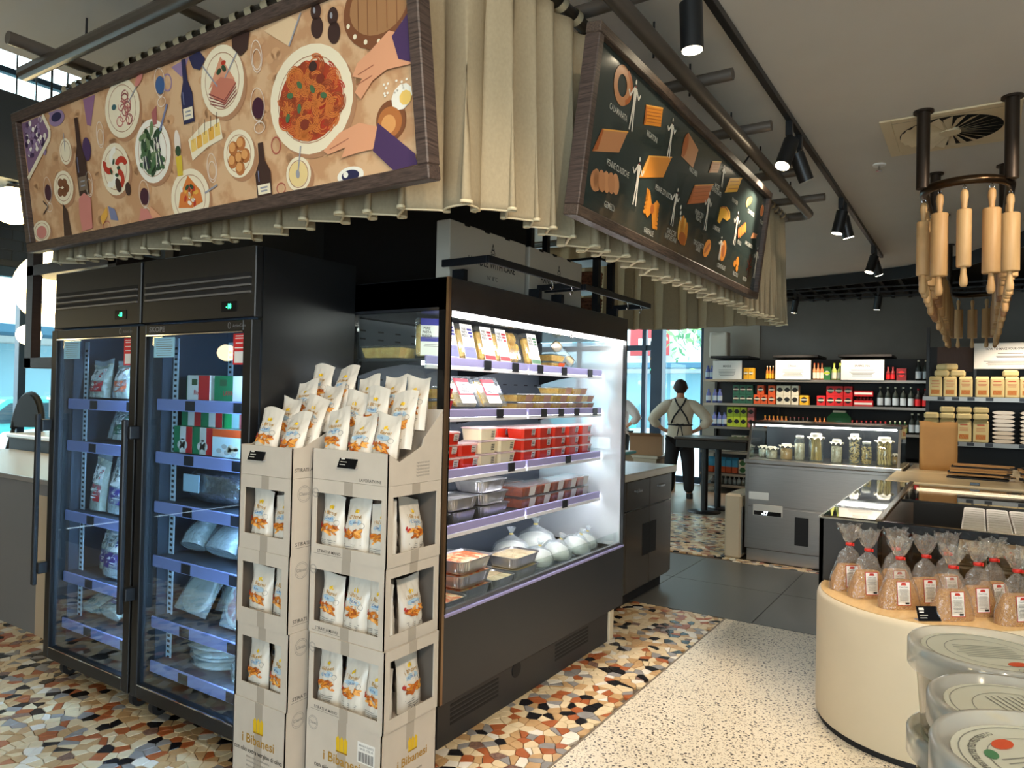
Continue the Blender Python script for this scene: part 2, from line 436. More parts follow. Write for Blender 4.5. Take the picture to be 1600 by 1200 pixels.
# dark slatted ceiling over the back with curved fascia
def bulkhead():
    pts = [(10.95, 4.2), (10.97, 3.0), (10.93, 2.2), (10.78, 1.5), (10.5, .8), (10.0, .2), (9.45, -.1), (8.86, -.36), (7.8, -.8), (6.9, -1.3), (6.2, -2.0), (5.8, -3.0), (5.7, -3.9)]
    mb = MB()
    top = [(x, y, 3.298) for x, y in pts]; bot = [(x, y, 3.14) for x, y in pts]
    top2 = [(x+.03, y-.005, 3.298) for x, y in pts]; bot2 = [(x+.03, y-.005, 3.14) for x, y in pts]
    mb.grid([[t, b] for t, b in zip(top, bot)], DARK); mb.grid([[b, b2] for b, b2 in zip(bot, bot2)], CHROME); mb.grid([[b, t] for t, b in zip(top2, bot2)], DARK)
    o = struct(mb.obj('trim_2'))
    cl = struct(MB().prism([(x+.02, y) for x, y in pts]+[(12.6, -3.9), (12.6, 4.2)], 3.285, 3.297, DARK).obj('ceiling_dark'))
    def xin(y):
        for k in range(len(pts)-1):
            (xa, ya), (xb, yb) = pts[k], pts[k+1]
            if yb <= y <= ya: return xa+(xb-xa)*(ya-y)/(ya-yb)
        return 11
    SL = mat('slat_black', (34, 36, 40), .45)
    for i in range(34):
        y = -3.8+i*.235
        if y > 4.1: break
        MB().box(xin(y)+.04, y-.02, 3.15, 12.58, y+.02, 3.25, SL).obj('ceiling_slat', cl)
    for x in (11.2, 11.7, 12.2):
        MB().box(x-.015, -3.8, 3.13, x+.015, 4.15, 3.15, SL).obj('ceiling_bearer', cl)
bulkhead()
# back wall: grey plaster, pale return, big window to the street
WG = mat('grey_plaster', (124, 120, 114), .8, noise=.18, nscale=2.2)
WB = mat('pale_plaster', (168, 160, 146), .8)
struct(MB().box(12.6, -4, 0, 12.8, 3.15, 3.3, WG).obj('wall_back'))
struct(MB().box(12.58, 3.15, 0, 12.8, 4.12, 3.3, WB).obj('wall_back_pale'))
struct(MB().box(12.6, 4.12, 2.98, 12.8, 8.4, 5.4, WG).obj('wall_back_head'))
struct(MB().box(-4, -4.2, 0, 12.8, -4, 3.3, WG).obj('wall_right'))
WF = mat('blue_steel_frame', (40, 62, 84), .4)
def window(name, frames, panes):
    o = MB()
    for b in frames: o.box(*b, WF, .004)
    w = struct(o.obj(name))
    for p in panes: MB().box(*p, GLASS).obj('pane', w)
window('window_1', [(12.62, 4.12, 0, 12.72, 4.18, 2.98), (12.55, 4.88, 0, 12.75, 5.1, 2.98), (12.6, 5.22, 0, 12.7, 5.3, 2.98), (12.6, 8.1, 0, 12.7, 8.2, 2.98),
        (12.62, 4.18, 0, 12.7, 8.1, .12), (12.62, 4.18, 2.9, 12.7, 8.1, 2.98), (12.62, 6.6, 0, 12.7, 6.68, 2.98), (12.62, 5.1, 2.4, 12.7, 8.1, 2.5)],
       [(12.66, 4.18, .12, 12.67, 4.88, 2.9), (12.66, 5.3, .12, 12.67, 6.6, 2.4), (12.66, 6.68, .12, 12.67, 8.1, 2.4)])
# left (street) wall
BRK = mat('dark_tile_wall', (40, 46, 54), .55)
wl = struct(MB().box(1.4, 8.2, 2.72, 12.8, 8.45, 3.95, BRK).obj('wall_left'))
for r in range(8):
    for c in range(9):
        MB().box(2.9+c*.21+(r % 2)*.1, 8.19, 2.78+r*.105, 3.1+c*.21+(r % 2)*.1, 8.2, 2.875+r*.105, mat('dark_tile', (38, 46, 58), .3), .002).obj('wall_tile', wl)
struct(MB().box(-4, 8.2, 0, 1.4, 8.45, 5.4, WG).obj('wall_left_solid'))
struct(MB().box(-4.2, 1.2, 0, -4, 8.45, 5.4, WG).obj('wall_front'))
struct(MB().box(-4.2, -4.2, 2.95, -4, 1.2, 3.42, WG).obj('wall_front_head'))
struct(MB().box(1.4, 8.2, 0, 12.8, 8.4, .72, BRK).obj('wall_left_sill'))
struct(MB().box(1.4, 8.2, 5.1, 12.8, 8.45, 5.4, BRK).obj('wall_left_head'))
window('window_2', [(x, 8.22, .72, x+.07, 8.32, 2.72) for x in (1.4, 3.42, 5.4, 7.4, 9.4, 11.4)]+[(1.4, 8.22, 2.62, 12.6, 8.32, 2.72), (1.4, 8.22, .72, 12.6, 8.32, .8)],
       [(x+.07, 8.26, .8, x+1.98, 8.27, 2.62) for x in (1.45, 3.42, 5.4, 7.4, 9.4)])
window('window_3', [(x, 8.22, 3.95, x+.12, 8.34, 5.1) for x in (1.2, 2.55, 4.0, 5.6, 7.2)]+[(1.2, 8.22, 3.95, 9, 8.34, 4.1), (1.2, 8.22, 4.28, 9, 8.34, 4.42), (1.2, 8.22, 4.98, 9, 8.34, 5.1), (1.2, 8.22, 4.66, 9, 8.3, 4.72)],
       [(x+.12, 8.27, 4.1, x+1.45, 8.28, 4.98) for x in (1.2, 2.6, 4.05, 5.65)])

# ================================================================== STREET OUTSIDE
ASPH = mat('asphalt', (186, 190, 192), .9)
struct(MB().box(-30, 8.5, -.25, 60, 60, -.15, ASPH).obj('street'))
struct(MB().box(12.85, -20, -.25, 60, 8.5, -.15, ASPH).obj('street_side'))
def building(name, label, x0, y0, x1, y1, h, rgb, cols, side):
    t = thing(name, label, 'building', ((x0+x1)/2, (y0+y1)/2, -.15))
    W2, D2 = (x1-x0)/2, (y1-y0)/2
    m = mat('facade_'+name+str(x0), rgb, .8)
    MB().box(-W2, -D2, 0, W2, D2, h, m).obj('wall', t)
    wm = mat('street_window', (120, 170, 186), .2)
    for i in range(cols):
        for k in range(2):
            z = 3.9+k*2.9
            if z+1.6 > h: continue
            if side == 'y':
                c = -W2+(i+.5)*2*W2/cols; f = MB().box(c-.7, -D2-.05, z, c+.7, -D2, z+1.6, WHITE).obj('window', t); MB().box(c-.6, -D2-.07, z+.1, c+.6, -D2-.05, z+1.5, wm).obj('window_pane', f)
            else:
                c = -D2+(i+.5)*2*D2/cols; f = MB().box(-W2-.05, c-.7, z, -W2, c+.7, z+1.6, WHITE).obj('window', t); MB().box(-W2-.07, c-.6, z+.1, -W2-.05, c+.6, z+1.5, wm).obj('window_pane', f)
    if side == 'y': MB().box(-W2, -D2-1.6, 2.9, W2, -D2, 3.1, mat('awning_blue', (60, 104, 130), .6)).obj('awning', t); MB().box(-W2+.2, -D2-.04, .3, W2-.2, -D2, 2.7, wm).obj('shop_front', t)
    else: MB().box(-W2-1.6, -D2, 2.9, -W2, D2, 3.1, mat('awning_blue', (60, 104, 130), .6)).obj('awning', t); MB().box(-W2-.04, -D2+.2, .3, -W2, D2-.2, 2.7, wm).obj('shop_front', t)
    return t
building('shop_building', 'pale blue shop building across the street beyond the person', 30, 8, 38, 20, 9, (226, 236, 238), 4, 'x')
building('street_house', 'white rendered building across the street behind the parked cars', 2, 21, 22, 28, 8, (226, 226, 222), 6, 'y')
def tree(x, y, h, label, seed):
    rng = random.Random(seed); t = thing('street_tree', label, 'tree', (x, y, -.15), 0, 'street trees')
    MB().tube([(0, 0, 0), (.05, 0, h*.3), (-.05, .05, h*.6)], [.14, .11, .07], mat('bark', (104, 92, 78), .9), 8).obj('trunk', t)
    mb = MB(); G = [mat('leaf_light', (138, 178, 120), .7), mat('leaf_dark', (84, 136, 92), .7)]
    for i in range(420):
        a = rng.uniform(0, 2*PI); b = rng.gauss(0, .4); r = h*.3*rng.random()**.4
        c = Vector((r*math.cos(a)*math.cos(b), r*math.sin(a)*math.cos(b), h*.68+r*math.sin(b)*1.1)); s = rng.uniform(.1, .22)
        u = Vector((rng.uniform(-1, 1), rng.uniform(-1, 1), rng.uniform(-1, 1))).normalized(); v = u.orthogonal().normalized()
        mb.add([c-u*s, c+v*s*.5, c+u*s, c-v*s*.5], [(0, 1, 2, 3)], G[i % 2])
    mb.obj('foliage', t)
tree(25.0, 8.0, 6.5, 'leafy street tree beside the shop building awning', 1)
tree(9.0, 16.6, 6.0, 'leafy street tree in front of the white building', 2)
def car(x, y, rz, rgb, label):
    t = thing('parked_car', label, 'car', (x, y, -.15), rz)
    body = mat('car_paint%d' % rgb[0], rgb, .25, coat=.6)
    prof = [(-2.1, .35), (-2.15, .75), (-1.9, .95), (-1.3, 1.0), (-.8, 1.42), (.7, 1.45), (1.35, 1.02), (2.0, .9), (2.15, .65), (2.1, .35)]
    M = Matrix.Rotation(PI/2, 4, 'X')
    MB().prism(prof, -.85, .85, body, M).obj('body', t)
    gl = mat('car_glass', (60, 84, 96), .1)
    for s in (-.86, .86):
        MB().prism([(-1.15, 1.03), (-.75, 1.36), (.62, 1.38), (1.15, 1.03)], s-.005, s+.005, gl, M).obj('side_window', t)
    for wx in (-1.35, 1.35):
        for s in (-.8, .8):
            MB().cyl((wx, s-.12, .33), (wx, s+.12, .33), .33, mat('tyre', (24, 24, 26), .8), 18).cyl((wx, s-.125, .33), (wx, s+.125, .33), .19, CHROME, 14).obj('wheel', t)
car(6.2, 14.2, 0, (96, 206, 206), 'turquoise car parked across the road outside the bar window')
car(6.9, 11.6, .05, (226, 232, 234), 'white car parked outside the bar window')
car(27.5, 14.2, 1.5, (60, 176, 186), 'teal car on the street beyond the glazed corner')
def traffic_light(x, y):
    t = thing('traffic_light', 'traffic light with green lamp outside the glazed corner', 'traffic light', (x, y, -.15))
    MB().cyl((0, 0, 0), (0, 0, 3.3), .06, mat('pole_grey', (150, 168, 172), .5)).obj('pole', t)
    MB().box(-.14, -.14, 2.3, .14, .14, 3.2, DARK, .02).obj('housing', t)
    for k, (c, e) in enumerate((((190, 40, 40), 0), ((200, 140, 30), 0), ((40, 220, 140), 4))):
        MB().cyl((-.14, 0, 3.0-k*.29), (-.18, 0, 3.0-k*.29), .1, mat('lamp_lens%d' % k, c, .3, emit=e)).obj('lens', t)
traffic_light(18.5, 7.35)
t = thing('street_sign', 'red and white shop sign board across the street', 'sign', (29.4, 12.0, 3.3))
MB().box(-.06, -.9, 0, 0, .9, 1.2, mat('sign_red', (176, 60, 62), .5), .01).obj('board', t)
MB().box(-.07, -.5, .45, -.06, .5, .75, WHITE).obj('white_panel', t)

# ================================================================== CANOPY
ZT, ZH = 3.06, 2.166     # pole height, curtain hem height
def path_rect(x0, y0, x1, y1, r, parts):
    """points along a rounded run"""
    return parts
def curtain(name, label, pts, lam, seed, hem=True, top=ZT-.036, amp=1.0):
    rng = random.Random(seed)
    # resample path
    segs = []; L = 0
    for a, b in zip(pts[:-1], pts[1:]):
        l = math.hypot(b[0]-a[0], b[1]-a[1]); segs.append((L, l, a, b)); L += l
    def at(s):
        s = min(max(s, 0), L-1e-6)
        for st, l, a, b in segs:
            if s <= st+l:
                t = (s-st)/l; d = ((b[0]-a[0])/l, (b[1]-a[1])/l)
                return (a[0]+(b[0]-a[0])*t, a[1]+(b[1]-a[1])*t), d
        return b, d
    # irregular phase
    ph = [0.0]; s = 0; ds = lam/22; N = int(L/ds); w = 1.0; A = [1.0]
    nf = int(L/lam)+3; fw = [rng.uniform(.78, 1.28) for _ in range(nf)]; fa = [rng.uniform(.75, 1.15) for _ in range(nf)]
    p = 0.0; phs = []; amps = []
    for i in range(N+1):
        k = int(p); phs.append(p*2*PI); f = p-k; amps.append(fa[k % nf]*(1-f)+fa[(k+1) % nf]*f); p += ds/lam*fw[k % nf]
    rows = []
    zs = [1.0, .93, .8, .6, .4, .22, .1, .03, 0.0]
    for i in range(N+1):
        row = []
        for tz in zs:
            g = 1-tz; a = (0.020+0.048*g**1.1)*amps[i]*amp; tq = 0.030*g*amps[i]*amp
            (x, y), d = at(i*ds + tq*math.sin(2*phs[i])*1.1 + .01*math.sin(phs[i]*.37)*g)
            n = (d[1], -d[0]); off = a*math.sin(phs[i])
            row.append((x+n[0]*off, y+n[1]*off, ZH+(top-ZH)*tz + (.008*math.sin(i*.05) if tz < .02 else 0)))
        rows.append(row)
    t = thing(name, label, 'curtain', (rows[0][-1][0], rows[0][-1][1], ZH))
    o = Vector(t.location)
    mb = MB(); mb.grid([[tuple(Vector(p)-o) for p in r] for r in rows], CURT); c = mb.obj('cloth', t)
    m = c.modifiers.new('thickness', 'SOLIDIFY'); m.thickness = .004
    if hem:
        hb = MB()
        pts2 = [tuple(Vector(r[-1])-o) for r in rows][::1]
        hb.grid([[(p[0], p[1], p[2]+.005), (p[0], p[1], p[2]-.005)] for p in pts2], HEM_LIT); h = hb.obj('hem', t)
        m = h.modifiers.new('thickness', 'SOLIDIFY'); m.thickness = .007; m.offset = 0
    return t
XC, YC, XE, YE = 1.845, 1.38, 6.26, 3.99
def arc(cx, cy, r, a0, a1, n=8): return [(cx+r*math.cos(math.radians(a0+(a1-a0)*i/n)), cy+r*math.sin(math.radians(a0+(a1-a0)*i/n))) for i in range(n+1)]
R = .14
wrap = [(XC, YE)]+arc(XC+R, YC+R, R, 180, 270)+[(XE, YC)]
curtain('curtain', 'long olive canvas curtain wrapping the corner behind both hanging signs', wrap, .155, 5)
curtain('curtain', 'canvas curtain across the far side of the canopy facing the street window', [(XE+.02, YC+.06), (XE+.02, YE)], .2, 9, hem=False, amp=.8)
# curtain pole with straps
POLE = mat('bronze_pole', (84, 78, 70), .35, .8)
t = thing('curtain_pole', 'dark curtain pole with pale canvas straps running round the canopy', 'pole', (XC, YE, ZT))
pp = [(0, 0, 0)]+[(x-XC, y-YE, 0) for x, y in arc(XC+R, YC+R, R, 180, 270)]+[(XE-XC, YC-YE, 0), (XE-XC, 0, 0)]
MB().tube(pp, .028, POLE, 12).obj('pole', t)
STR = mat('canvas_strap', (188, 174, 142), .85)
def strap(dirx):
    mb = MB(); w = .02
    pts = [(.034*math.cos(a), .034*math.sin(a)) for a in [2*PI*i/16 for i in range(17)]]
    if dirx: g = [[(-w+.012*y/.034, x, y), (w+.012*y/.034, x, y)] for x, y in pts]
    else: g = [[(x, -w+.012*y/.034, y), (x, w+.012*y/.034, y)] for x, y in pts]
    return mb.grid(g, STR).mesh('strap')
sx, sy = strap(True), strap(False)
y = YE-.04
while y > YC+.2: link('strap', sy, t, (0, y-YE, 0)); y -= .098
x = XC+.2
while x < XE-.03: link('strap', sx, t, (x-XC, YC-YE, 0)); x += .12
# outer hanging pipe frame
PIPE = mat('grey_pipe', (112, 104, 96), .4, .5)
t = thing('pipe_frame', 'grey pipe frame hung by rods from the ceiling outside the curtain pole', 'pipe frame', (1.575, YE+.05, ZT+.02))
XO, YO, XO2 = 1.645, 1.195, 6.34
def loc(x, y, z=0): return (x-1.575, y-(YE+.05), z)
MB().tube([loc(XO, YE)]+[loc(x, y) for x, y in arc(XO+.1, YO+.1, .1, 180, 270)]+[loc(x, y) for x, y in arc(XO2-.07, YO+.07, .07, 270, 360)]+[loc(XO2, YE)], .036, PIPE, 12).obj('pipe', t)
for x in (2.62, 3.5, 4.28, 5.25, 6.0):
    MB().cyl(loc(x, YO-.17, .05), loc(x, YC+.12, .05), .03, PIPE, 12).obj('cross_pipe', t)
for y in (3.75, 2.8, 1.9): MB().cyl(loc(XO-.17, y, .05), loc(XC+.12, y, .05), .03, PIPE, 12).obj('cross_pipe', t)
for x in (2.45, 3.15, 3.65, 4.4, 5.1, 5.7, 6.05): MB().cyl(loc(x, YO+.1, .05), loc(x, YO+.1, 3.3-ZT-.02), .005, DARK, 6).obj('hanger_rod', t)
for y in (3.6, 2.7, 1.8): MB().cyl(loc(XO+.1, y, .05), loc(XO+.1, y, 3.3-ZT-.02), .005, DARK, 6).obj('hanger_rod', t)
MB().tube([loc(4.55, YO, .02), loc(4.5, YO+.05, -.08), loc(4.42, YO+.1, -.13), loc(4.38, YO+.13, -.16), loc(4.5, YO+.12, -.14), loc(4.6, YO+.1, -.2)], .006, DARK, 6).obj('cable', t)

# ------------------------------------------------------------------ mural sign
def framed_sign(name, label, o, u, v, w, h, fw, panel_mat, mats):
    """o: lower-left outer corner, u right, v up along the tilted face"""
    o = Vector(o); u = Vector(u).normalized(); v = Vector(v).normalized(); n = u.cross(v)
    t = thing(name, label, 'sign', o)
    M = Matrix((u, v, n)).transposed().to_4x4()
    MB().box(fw*.5, fw*.5, -.02, w-fw*.5, h-fw*.5, .004, panel_mat, M=M).obj('panel', t)
    mh, mv = mats
    MB().box(0, 0, -.03, w, fw, .03, mh, .004, M).obj('frame_rail', t)
    MB().box(0, h-fw, -.03, w, h, .03, mh, .004, M).obj('frame_rail', t)
    MB().box(0, fw, -.03, fw, h-fw, .03, mv, .004, M).obj('frame_stile', t)
    MB().box(w-fw, fw, -.03, w, h-fw, .03, mv, .004, M).obj('frame_stile', t)
    return t, Paint(n*.005, u, v, step=.0005)
def c(name, *rgb): return mat('print_'+name, rgb, .45)
CLOTH = mat('print_tablecloth', (214, 176, 136), .42, rgb2=(194, 148, 108), nscale=9, contrast=(.46, .56))
Wm, Hm = 2.533, .661
t, P = framed_sign('mural_sign', 'wide framed mural of an italian dinner table seen from above', (1.68, 3.914, 2.188), (0, -1, 0), (-.137, 0, .99), Wm, Hm, .045, CLOTH, (OAKY, OAK))
def mural(P):
    P.clip = (.045, .045, Wm-.045, Hm-.045)
    cream, shade = c('plate', 238, 226, 196), c('plate_shadow', 176, 130, 96); wht = c('white', 240, 236, 222)
    navy, wine, plum = c('navy', 40, 42, 78), c('wine', 66, 30, 50), c('plum', 74, 52, 92)
    skin, skin2 = c('skin', 222, 160, 122), c('skin_line', 168, 104, 78)
    red, orange, gold = c('tomato', 186, 58, 40), c('orange', 214, 124, 60), c('gold', 226, 170, 72)
    green, dgreen = c('green', 74, 108, 72), c('darkgreen', 46, 74, 52)
    brown, dbrown, choc = c('crust', 180, 112, 62), c('brown', 126, 78, 50), c('choc', 62, 42, 38)
    lilac, blueg = c('lilac', 150, 126, 160), c('blue_grey', 118, 126, 160)
    line = c('pale_line', 232, 220, 206); tan = c('tan', 206, 160, 118); pink = c('pink', 206, 130, 120); cheese = c('cheese', 236, 198, 108); silver = c('silver', 150, 152, 160)
    rng = random.Random(2)
    for i in range(46):   # pattern blotches on the cloth
        x, y = rng.uniform(.1, 2.42), rng.uniform(.09, .57)
        for k in range(3): P.ell(x+rng.uniform(-.03, .03), y+rng.uniform(-.02, .02), rng.uniform(.015, .03), rng.uniform(.01, .022), tan, 1, 12)
    def plate(x, y, rx, ry, m=cream, rim=True):
        P.ell(x+.014, y-.016, rx, ry, shade, 2); P.ell(x, y, rx, ry, m, 3)
        if rim: P.ring(x, y, rx*.8, ry*.8, .003, shade, 4)
    # spaghetti
    plate(2.03, .33, .2, .175)
    rng = random.Random(4)
    P.ell(2.03, .325, .152, .128, c('ragu', 172, 66, 40), 5)
    for i in range(150):
        a = rng.uniform(0, 2*PI); r = .112*rng.random()**.5; x, y = 2.03+r*math.cos(a)*1.2, .33+r*math.sin(a)
        q = rng.uniform(0, 6); R1 = rng.uniform(.018, .042)
        m = (orange, red, c('amber', 208, 112, 58), c('rust', 158, 74, 44), orange)[i % 5]
        for d in (0, .007, .014):
            if R1-d > .008: P.ring(x, y, R1-d, (R1-d)*.9, .0042, m, 6+i % 5, 14, q, q+rng.uniform(2.6, 4.6))
    for x, y in ((1.94, .36), (1.99, .385), (2.05, .36), (2.10, .33), (1.98, .31), (1.92, .29)): P.ell(x, y, .016, .010, green, 12, 10, rng.uniform(0, 3))
    P.ell(2.06, .43, .02, .016, choc, 12, 12); P.ell(2.09, .385, .02, .016, c('meat', 128, 52, 36), 12, 12); P.ell(2.0, .255, .022, .018, MATS['print_meat'], 12, 12)
    # lasagna plate with cutlery and sleeves
    plate(1.58, .485, .125, .125)
    P.poly([(1.50, .45), (1.585, .40), (1.66, .46), (1.59, .56)], c('lasagna', 196, 120, 98), 5)
    P.poly([(1.50, .47), (1.575, .50), (1.655, .475), (1.585, .57)], c('lasagna_top', 214, 150, 118), 6)
    for k in range(4): P.line([(1.50, .455-.012*k), (1.585, .405-.008*k+.01), (1.66, .462-.012*k)], .004, c('lasagna_line', 138, 70, 66), 7)
    P.ell(1.57, .52, .016, .010, dgreen, 8, 10, .4); P.ell(1.60, .525, .016, .010, dgreen, 8, 10, 2.4); P.ell(1.60, .545, .014, .008, red, 7, 10)
    P.line([(1.47, .57), (1.555, .47)], .006, silver, 9); P.line([(1.69, .57), (1.60, .49)], .006, silver, 9)
    P.poly([(1.40, .61), (1.47, .615), (1.50, .58), (1.46, .55), (1.42, .565)], navy, 10); P.poly([(1.66, .615), (1.76, .615), (1.74, .56), (1.70, .545), (1.66, .58)], choc, 10)
    # pink pasta plate
    plate(.915, .515, .13, .118)
    for i in range(16): P.ring(.93+rng.uniform(-.04, .04), .51+rng.uniform(-.06, .06), .026, .022, .005, pink if i % 2 else c('rose', 168, 98, 96), 5+i % 3, 12, rng.uniform(0, 6), rng.uniform(7, 9))
    P.ell(.86, .53, .018, .012, c('teal', 60, 104, 110), 8, 10); P.line([(1.07, .60), (.97, .53)], .005, silver, 8); P.ell(1.06, .60, .035, .016, pink, 9, 12, .6)
    # salad bowl
    plate(1.10, .312, .125, .125, wht)
    for i in range(34):
        a = rng.uniform(0, 6.3); r = .085*rng.random()**.5
        P.ell(1.10+r*math.cos(a), .315+r*math.sin(a), .03, .013, (green, dgreen, c('sage', 108, 132, 92))[i % 3], 5+i % 4, 10, rng.uniform(0, 3))
    for x, y in ((1.05, .27), (1.145, .27), (1.14, .33)):
        for k in range(4): P.line([(x-.015+k*.008, y+.03), (x-.02+k*.014, y-.025)], .004, plum if k % 2 else wht, 10)
    P.line([(1.17, .38), (1.235, .47)], .011, blueg, 10)
    # caprese
    plate(.815, .283, .11, .108)
    for k in range(5):
        a = k*1.257
        P.ring(.815+.05*math.cos(a), .285+.048*math.sin(a), .05, .045, .026, red if k % 2 == 0 else wht, 5, 12, a+.2, a+2.7)
    for k in range(4): P.ell(.815+.03*math.cos(k*1.7), .285+.03*math.sin(k*1.7), .014, .008, dgreen, 7, 10, k)
    P.ell(.83, .215, .02, .032, choc, 8, 12, .3); P.ell(.90, .19, .02, .028, choc, 8, 12)
    # buns
    plate(1.638, .217, .088, .085)
    for x, y in ((1.61, .24), (1.655, .25), (1.60, .195), (1.64, .20), (1.675, .205), (1.64, .165)): P.ell(x, y, .027, .026, brown, 5, 14); P.ell(x-.004, y+.005, .018, .017, c('bun_light', 220, 158, 96), 6, 12)
    # second lasagna
    plate(1.32, .10, .125, .11)
    P.poly([(1.24, .07), (1.33, .06), (1.40, .075), (1.39, .12), (1.32, .185), (1.26, .12)], orange, 5)
    for i in range(16): P.ell(1.32+rng.uniform(-.05, .05), .10+rng.uniform(-.03, .04), .014, .008, (red, gold, wht)[i % 3], 6, 9, rng.uniform(0, 3))
    P.ell(1.31, .14, .014, .008, dgreen, 8, 9, .5); P.ell(1.34, .14, .014, .008, dgreen, 8, 9, 2.5)
    P.line([(1.50, .125), (1.42, .105)], .007, silver, 8)
    # sauce bowl
    plate(1.945, .10, .062, .058); P.ell(1.945, .1, .046, .042, c('sauce', 232, 206, 144), 5); P.line([(1.97, .19), (1.945, .10)], .006, silver, 8); P.ell(1.945, .10, .01, .015, silver, 9, 10)
    plate(.425, .42, .052, .058); P.line([(.43, .50), (.425, .42)], .005, silver, 8)
    plate(.37, .266, .088, .076)
    for x, y in ((.35, .29), (.385, .285), (.34, .25), (.375, .245), (.40, .26)): P.ell(x, y, .024, .02, dbrown, 5, 12)
    plate(.12, .095, .085, .05); P.ell(.12, .09, .05, .03, pink, 5)
    P.ell(.38, .575, .07, .035, lilac, 3); P.ell(.38, .58, .045, .02, navy, 4)
    # glasses
    def glass(x, y, rx, ry, m, lev):
        P.ring(x, y, rx*.72, ry, .003, line, 9); P.ell(x, y-ry*.2, rx*.6, ry*.62, m, 8) if m else None
        P.ring(x, y-ry*1.35, rx*.55, ry*.35, .003, line, 9); P.line([(x, y-ry), (x, y-ry*1.2)], .003, line, 9)
    glass(1.20, .56, .05, .055, c('blue_wine', 58, 92, 140), 0); glass(1.768, .365, .052, .058, wine, 0); glass(1.015, .155, .052, .055, wine, 0); glass(.23, .275, .05, .06, wine, 0)
    for x, y in ((1.784, .525), (1.478, .19), (.732, .44), (.60, .25)): P.ring(x, y, .03, .055, .003, line, 9); P.ring(x, y-.01, .024, .035, .003, line, 9)
    P.ring(1.842, .213, .026, .03, .005, c('stain', 176, 92, 78), 2); P.ring(1.245, .55, .03, .034, .006, lilac, 2); P.ring(1.85, .065, .024, .02, .004, MATS['print_stain'], 2); P.ring(.70, .06, .03, .02, .004, MATS['print_stain'], 2)
    # bottles
    def bottle(x, yb, h, w, m, lab):
        P.poly([(x-w, yb), (x+w, yb), (x+w*1.05, yb+h*.45), (x+w*.42, yb+h*.66), (x+w*.34, yb+h), (x-w*.34, yb+h), (x-w*.42, yb+h*.66), (x-w*1.05, yb+h*.45)], m, 9)
        if lab: P.rect(x-w*.85, yb+h*.06, x+w*.85, yb+h*.24, lab, 10); P.lines(x-w*.5, x+w*.5, [yb+h*.12, yb+h*.18], .006, silver, 11)
        P.line([(x-w*.6, yb+h*.3), (x-w*.6, yb+h*.5)], .005, blueg, 10)
    bottle(1.365, .375, .235, .035, navy, cream); bottle(1.765, .045, .19, .04, choc, cream); bottle(.55, .21, .335, .042, choc, c('olive_label', 120, 104, 88))
    P.ell(.61, .40, .035, .05, plum, 8)
    # cheese board, board, bread, peppers
    P.poly([(1.345, .315), (1.45, .36), (1.545, .36), (1.555, .285), (1.46, .27), (1.36, .235)], cream, 4)
    for k in range(5): x = 1.375+k*.038; P.poly([(x-.015, .265+k*.008), (x+.018, .27+k*.008), (x+.018, .315+k*.008), (x-.015, .31+k*.008)], gold if k % 2 else cheese, 5); P.line([(x, .30+k*.008), (x+.008, .36+k*.006)], .003, choc, 6)
    P.ell(1.275, .315, .02, .05, line, 6); P.poly([(1.258, .19), (1.292, .19), (1.295, .265), (1.255, .265)], c('oil', 214, 186, 60), 7); P.ell(1.275, .285, .018, .02, dgreen, 7)
    P.ell(2.36, .535, .15, .115, dbrown, 4); P.ell(2.36, .545, .12, .085, c('board', 164, 120, 80), 5)
    for k in range(7): a = 3.4+k*.42; P.ell(2.36+.135*math.cos(a), .54+.1*math.sin(a), .008, .008, cream, 6, 8)
    for k in range(5): P.line([(2.27+k*.04, .47), (2.28+k*.04, .60)], .003, dbrown, 6)
    P.poly([(2.35, .61), (2.44, .61), (2.46, .57), (2.40, .555), (2.36, .58)], choc, 7)
    for x, y in ((2.09, .565), (2.165, .53)): P.ell(x, y+.032, .024, .028, choc, 5); P.ell(x, y-.018, .028, .034, choc, 5); P.ell(x-.006, y+.036, .006, .01, silver, 6, 8)
    P.poly([(1.83, .60), (1.97, .612), (2.0, .59), (1.95, .52)], c('napkin', 226, 196, 156), 3); P.line([(1.95, .52), (2.02, .61)], .007, silver, 5)
    P.ell(2.38, .20, .062, .06, dbrown, 5); P.ell(2.375, .195, .05, .046, brown, 6); P.ell(2.37, .19, .03, .028, c('bun_light', 0, 0, 0), 7)
    P.ell(2.43, .26, .045, .036, wht, 6, 10, .5); P.ell(2.445, .255, .025, .022, cheese, 7, 9)
    for i in range(14): P.ell(2.34+rng.uniform(0, .13), .27+rng.uniform(0, .05), .005, .004, wht, 6, 6)
    P.ell(2.19, .06, .06, .028, wht, 4); P.ell(2.19, .06, .04, .018, navy, 5); P.ell(2.17, .065, .012, .01, wht, 6, 8)
    # hands holding the spaghetti plate
    P.poly([(2.478, .425), (2.40, .46), (2.32, .42), (2.26, .395), (2.235, .36), (2.275, .345), (2.24, .31), (2.265, .285), (2.32, .33), (2.38, .35), (2.478, .345)], skin, 13)
    P.poly([(2.478, .35), (2.478, .49), (2.41, .44), (2.43, .37)], plum, 14)
    P.poly([(2.34, .185), (2.25, .215), (2.16, .20), (2.08, .155), (2.10, .14), (2.18, .15), (2.16, .12), (2.24, .125), (2.33, .125)], skin, 13)
    P.poly([(2.33, .20), (2.47, .085), (2.478, .052), (2.38, .048), (2.30, .12)], plum, 14)
    for a, b in (((2.26, .36), (2.33, .375)), ((2.25, .33), (2.32, .345)), ((2.11, .155), (2.2, .175))): P.line([a, b], .003, skin2, 15)
    # lower left hands, cheese, crate
    P.poly([(.50, .20), (.55, .22), (.60, .19), (.59, .06), (.50, .055), (.49, .13)], pink, 10); P.poly([(.33, .05), (.40, .05), (.385, .16), (.35, .20)], choc, 6)
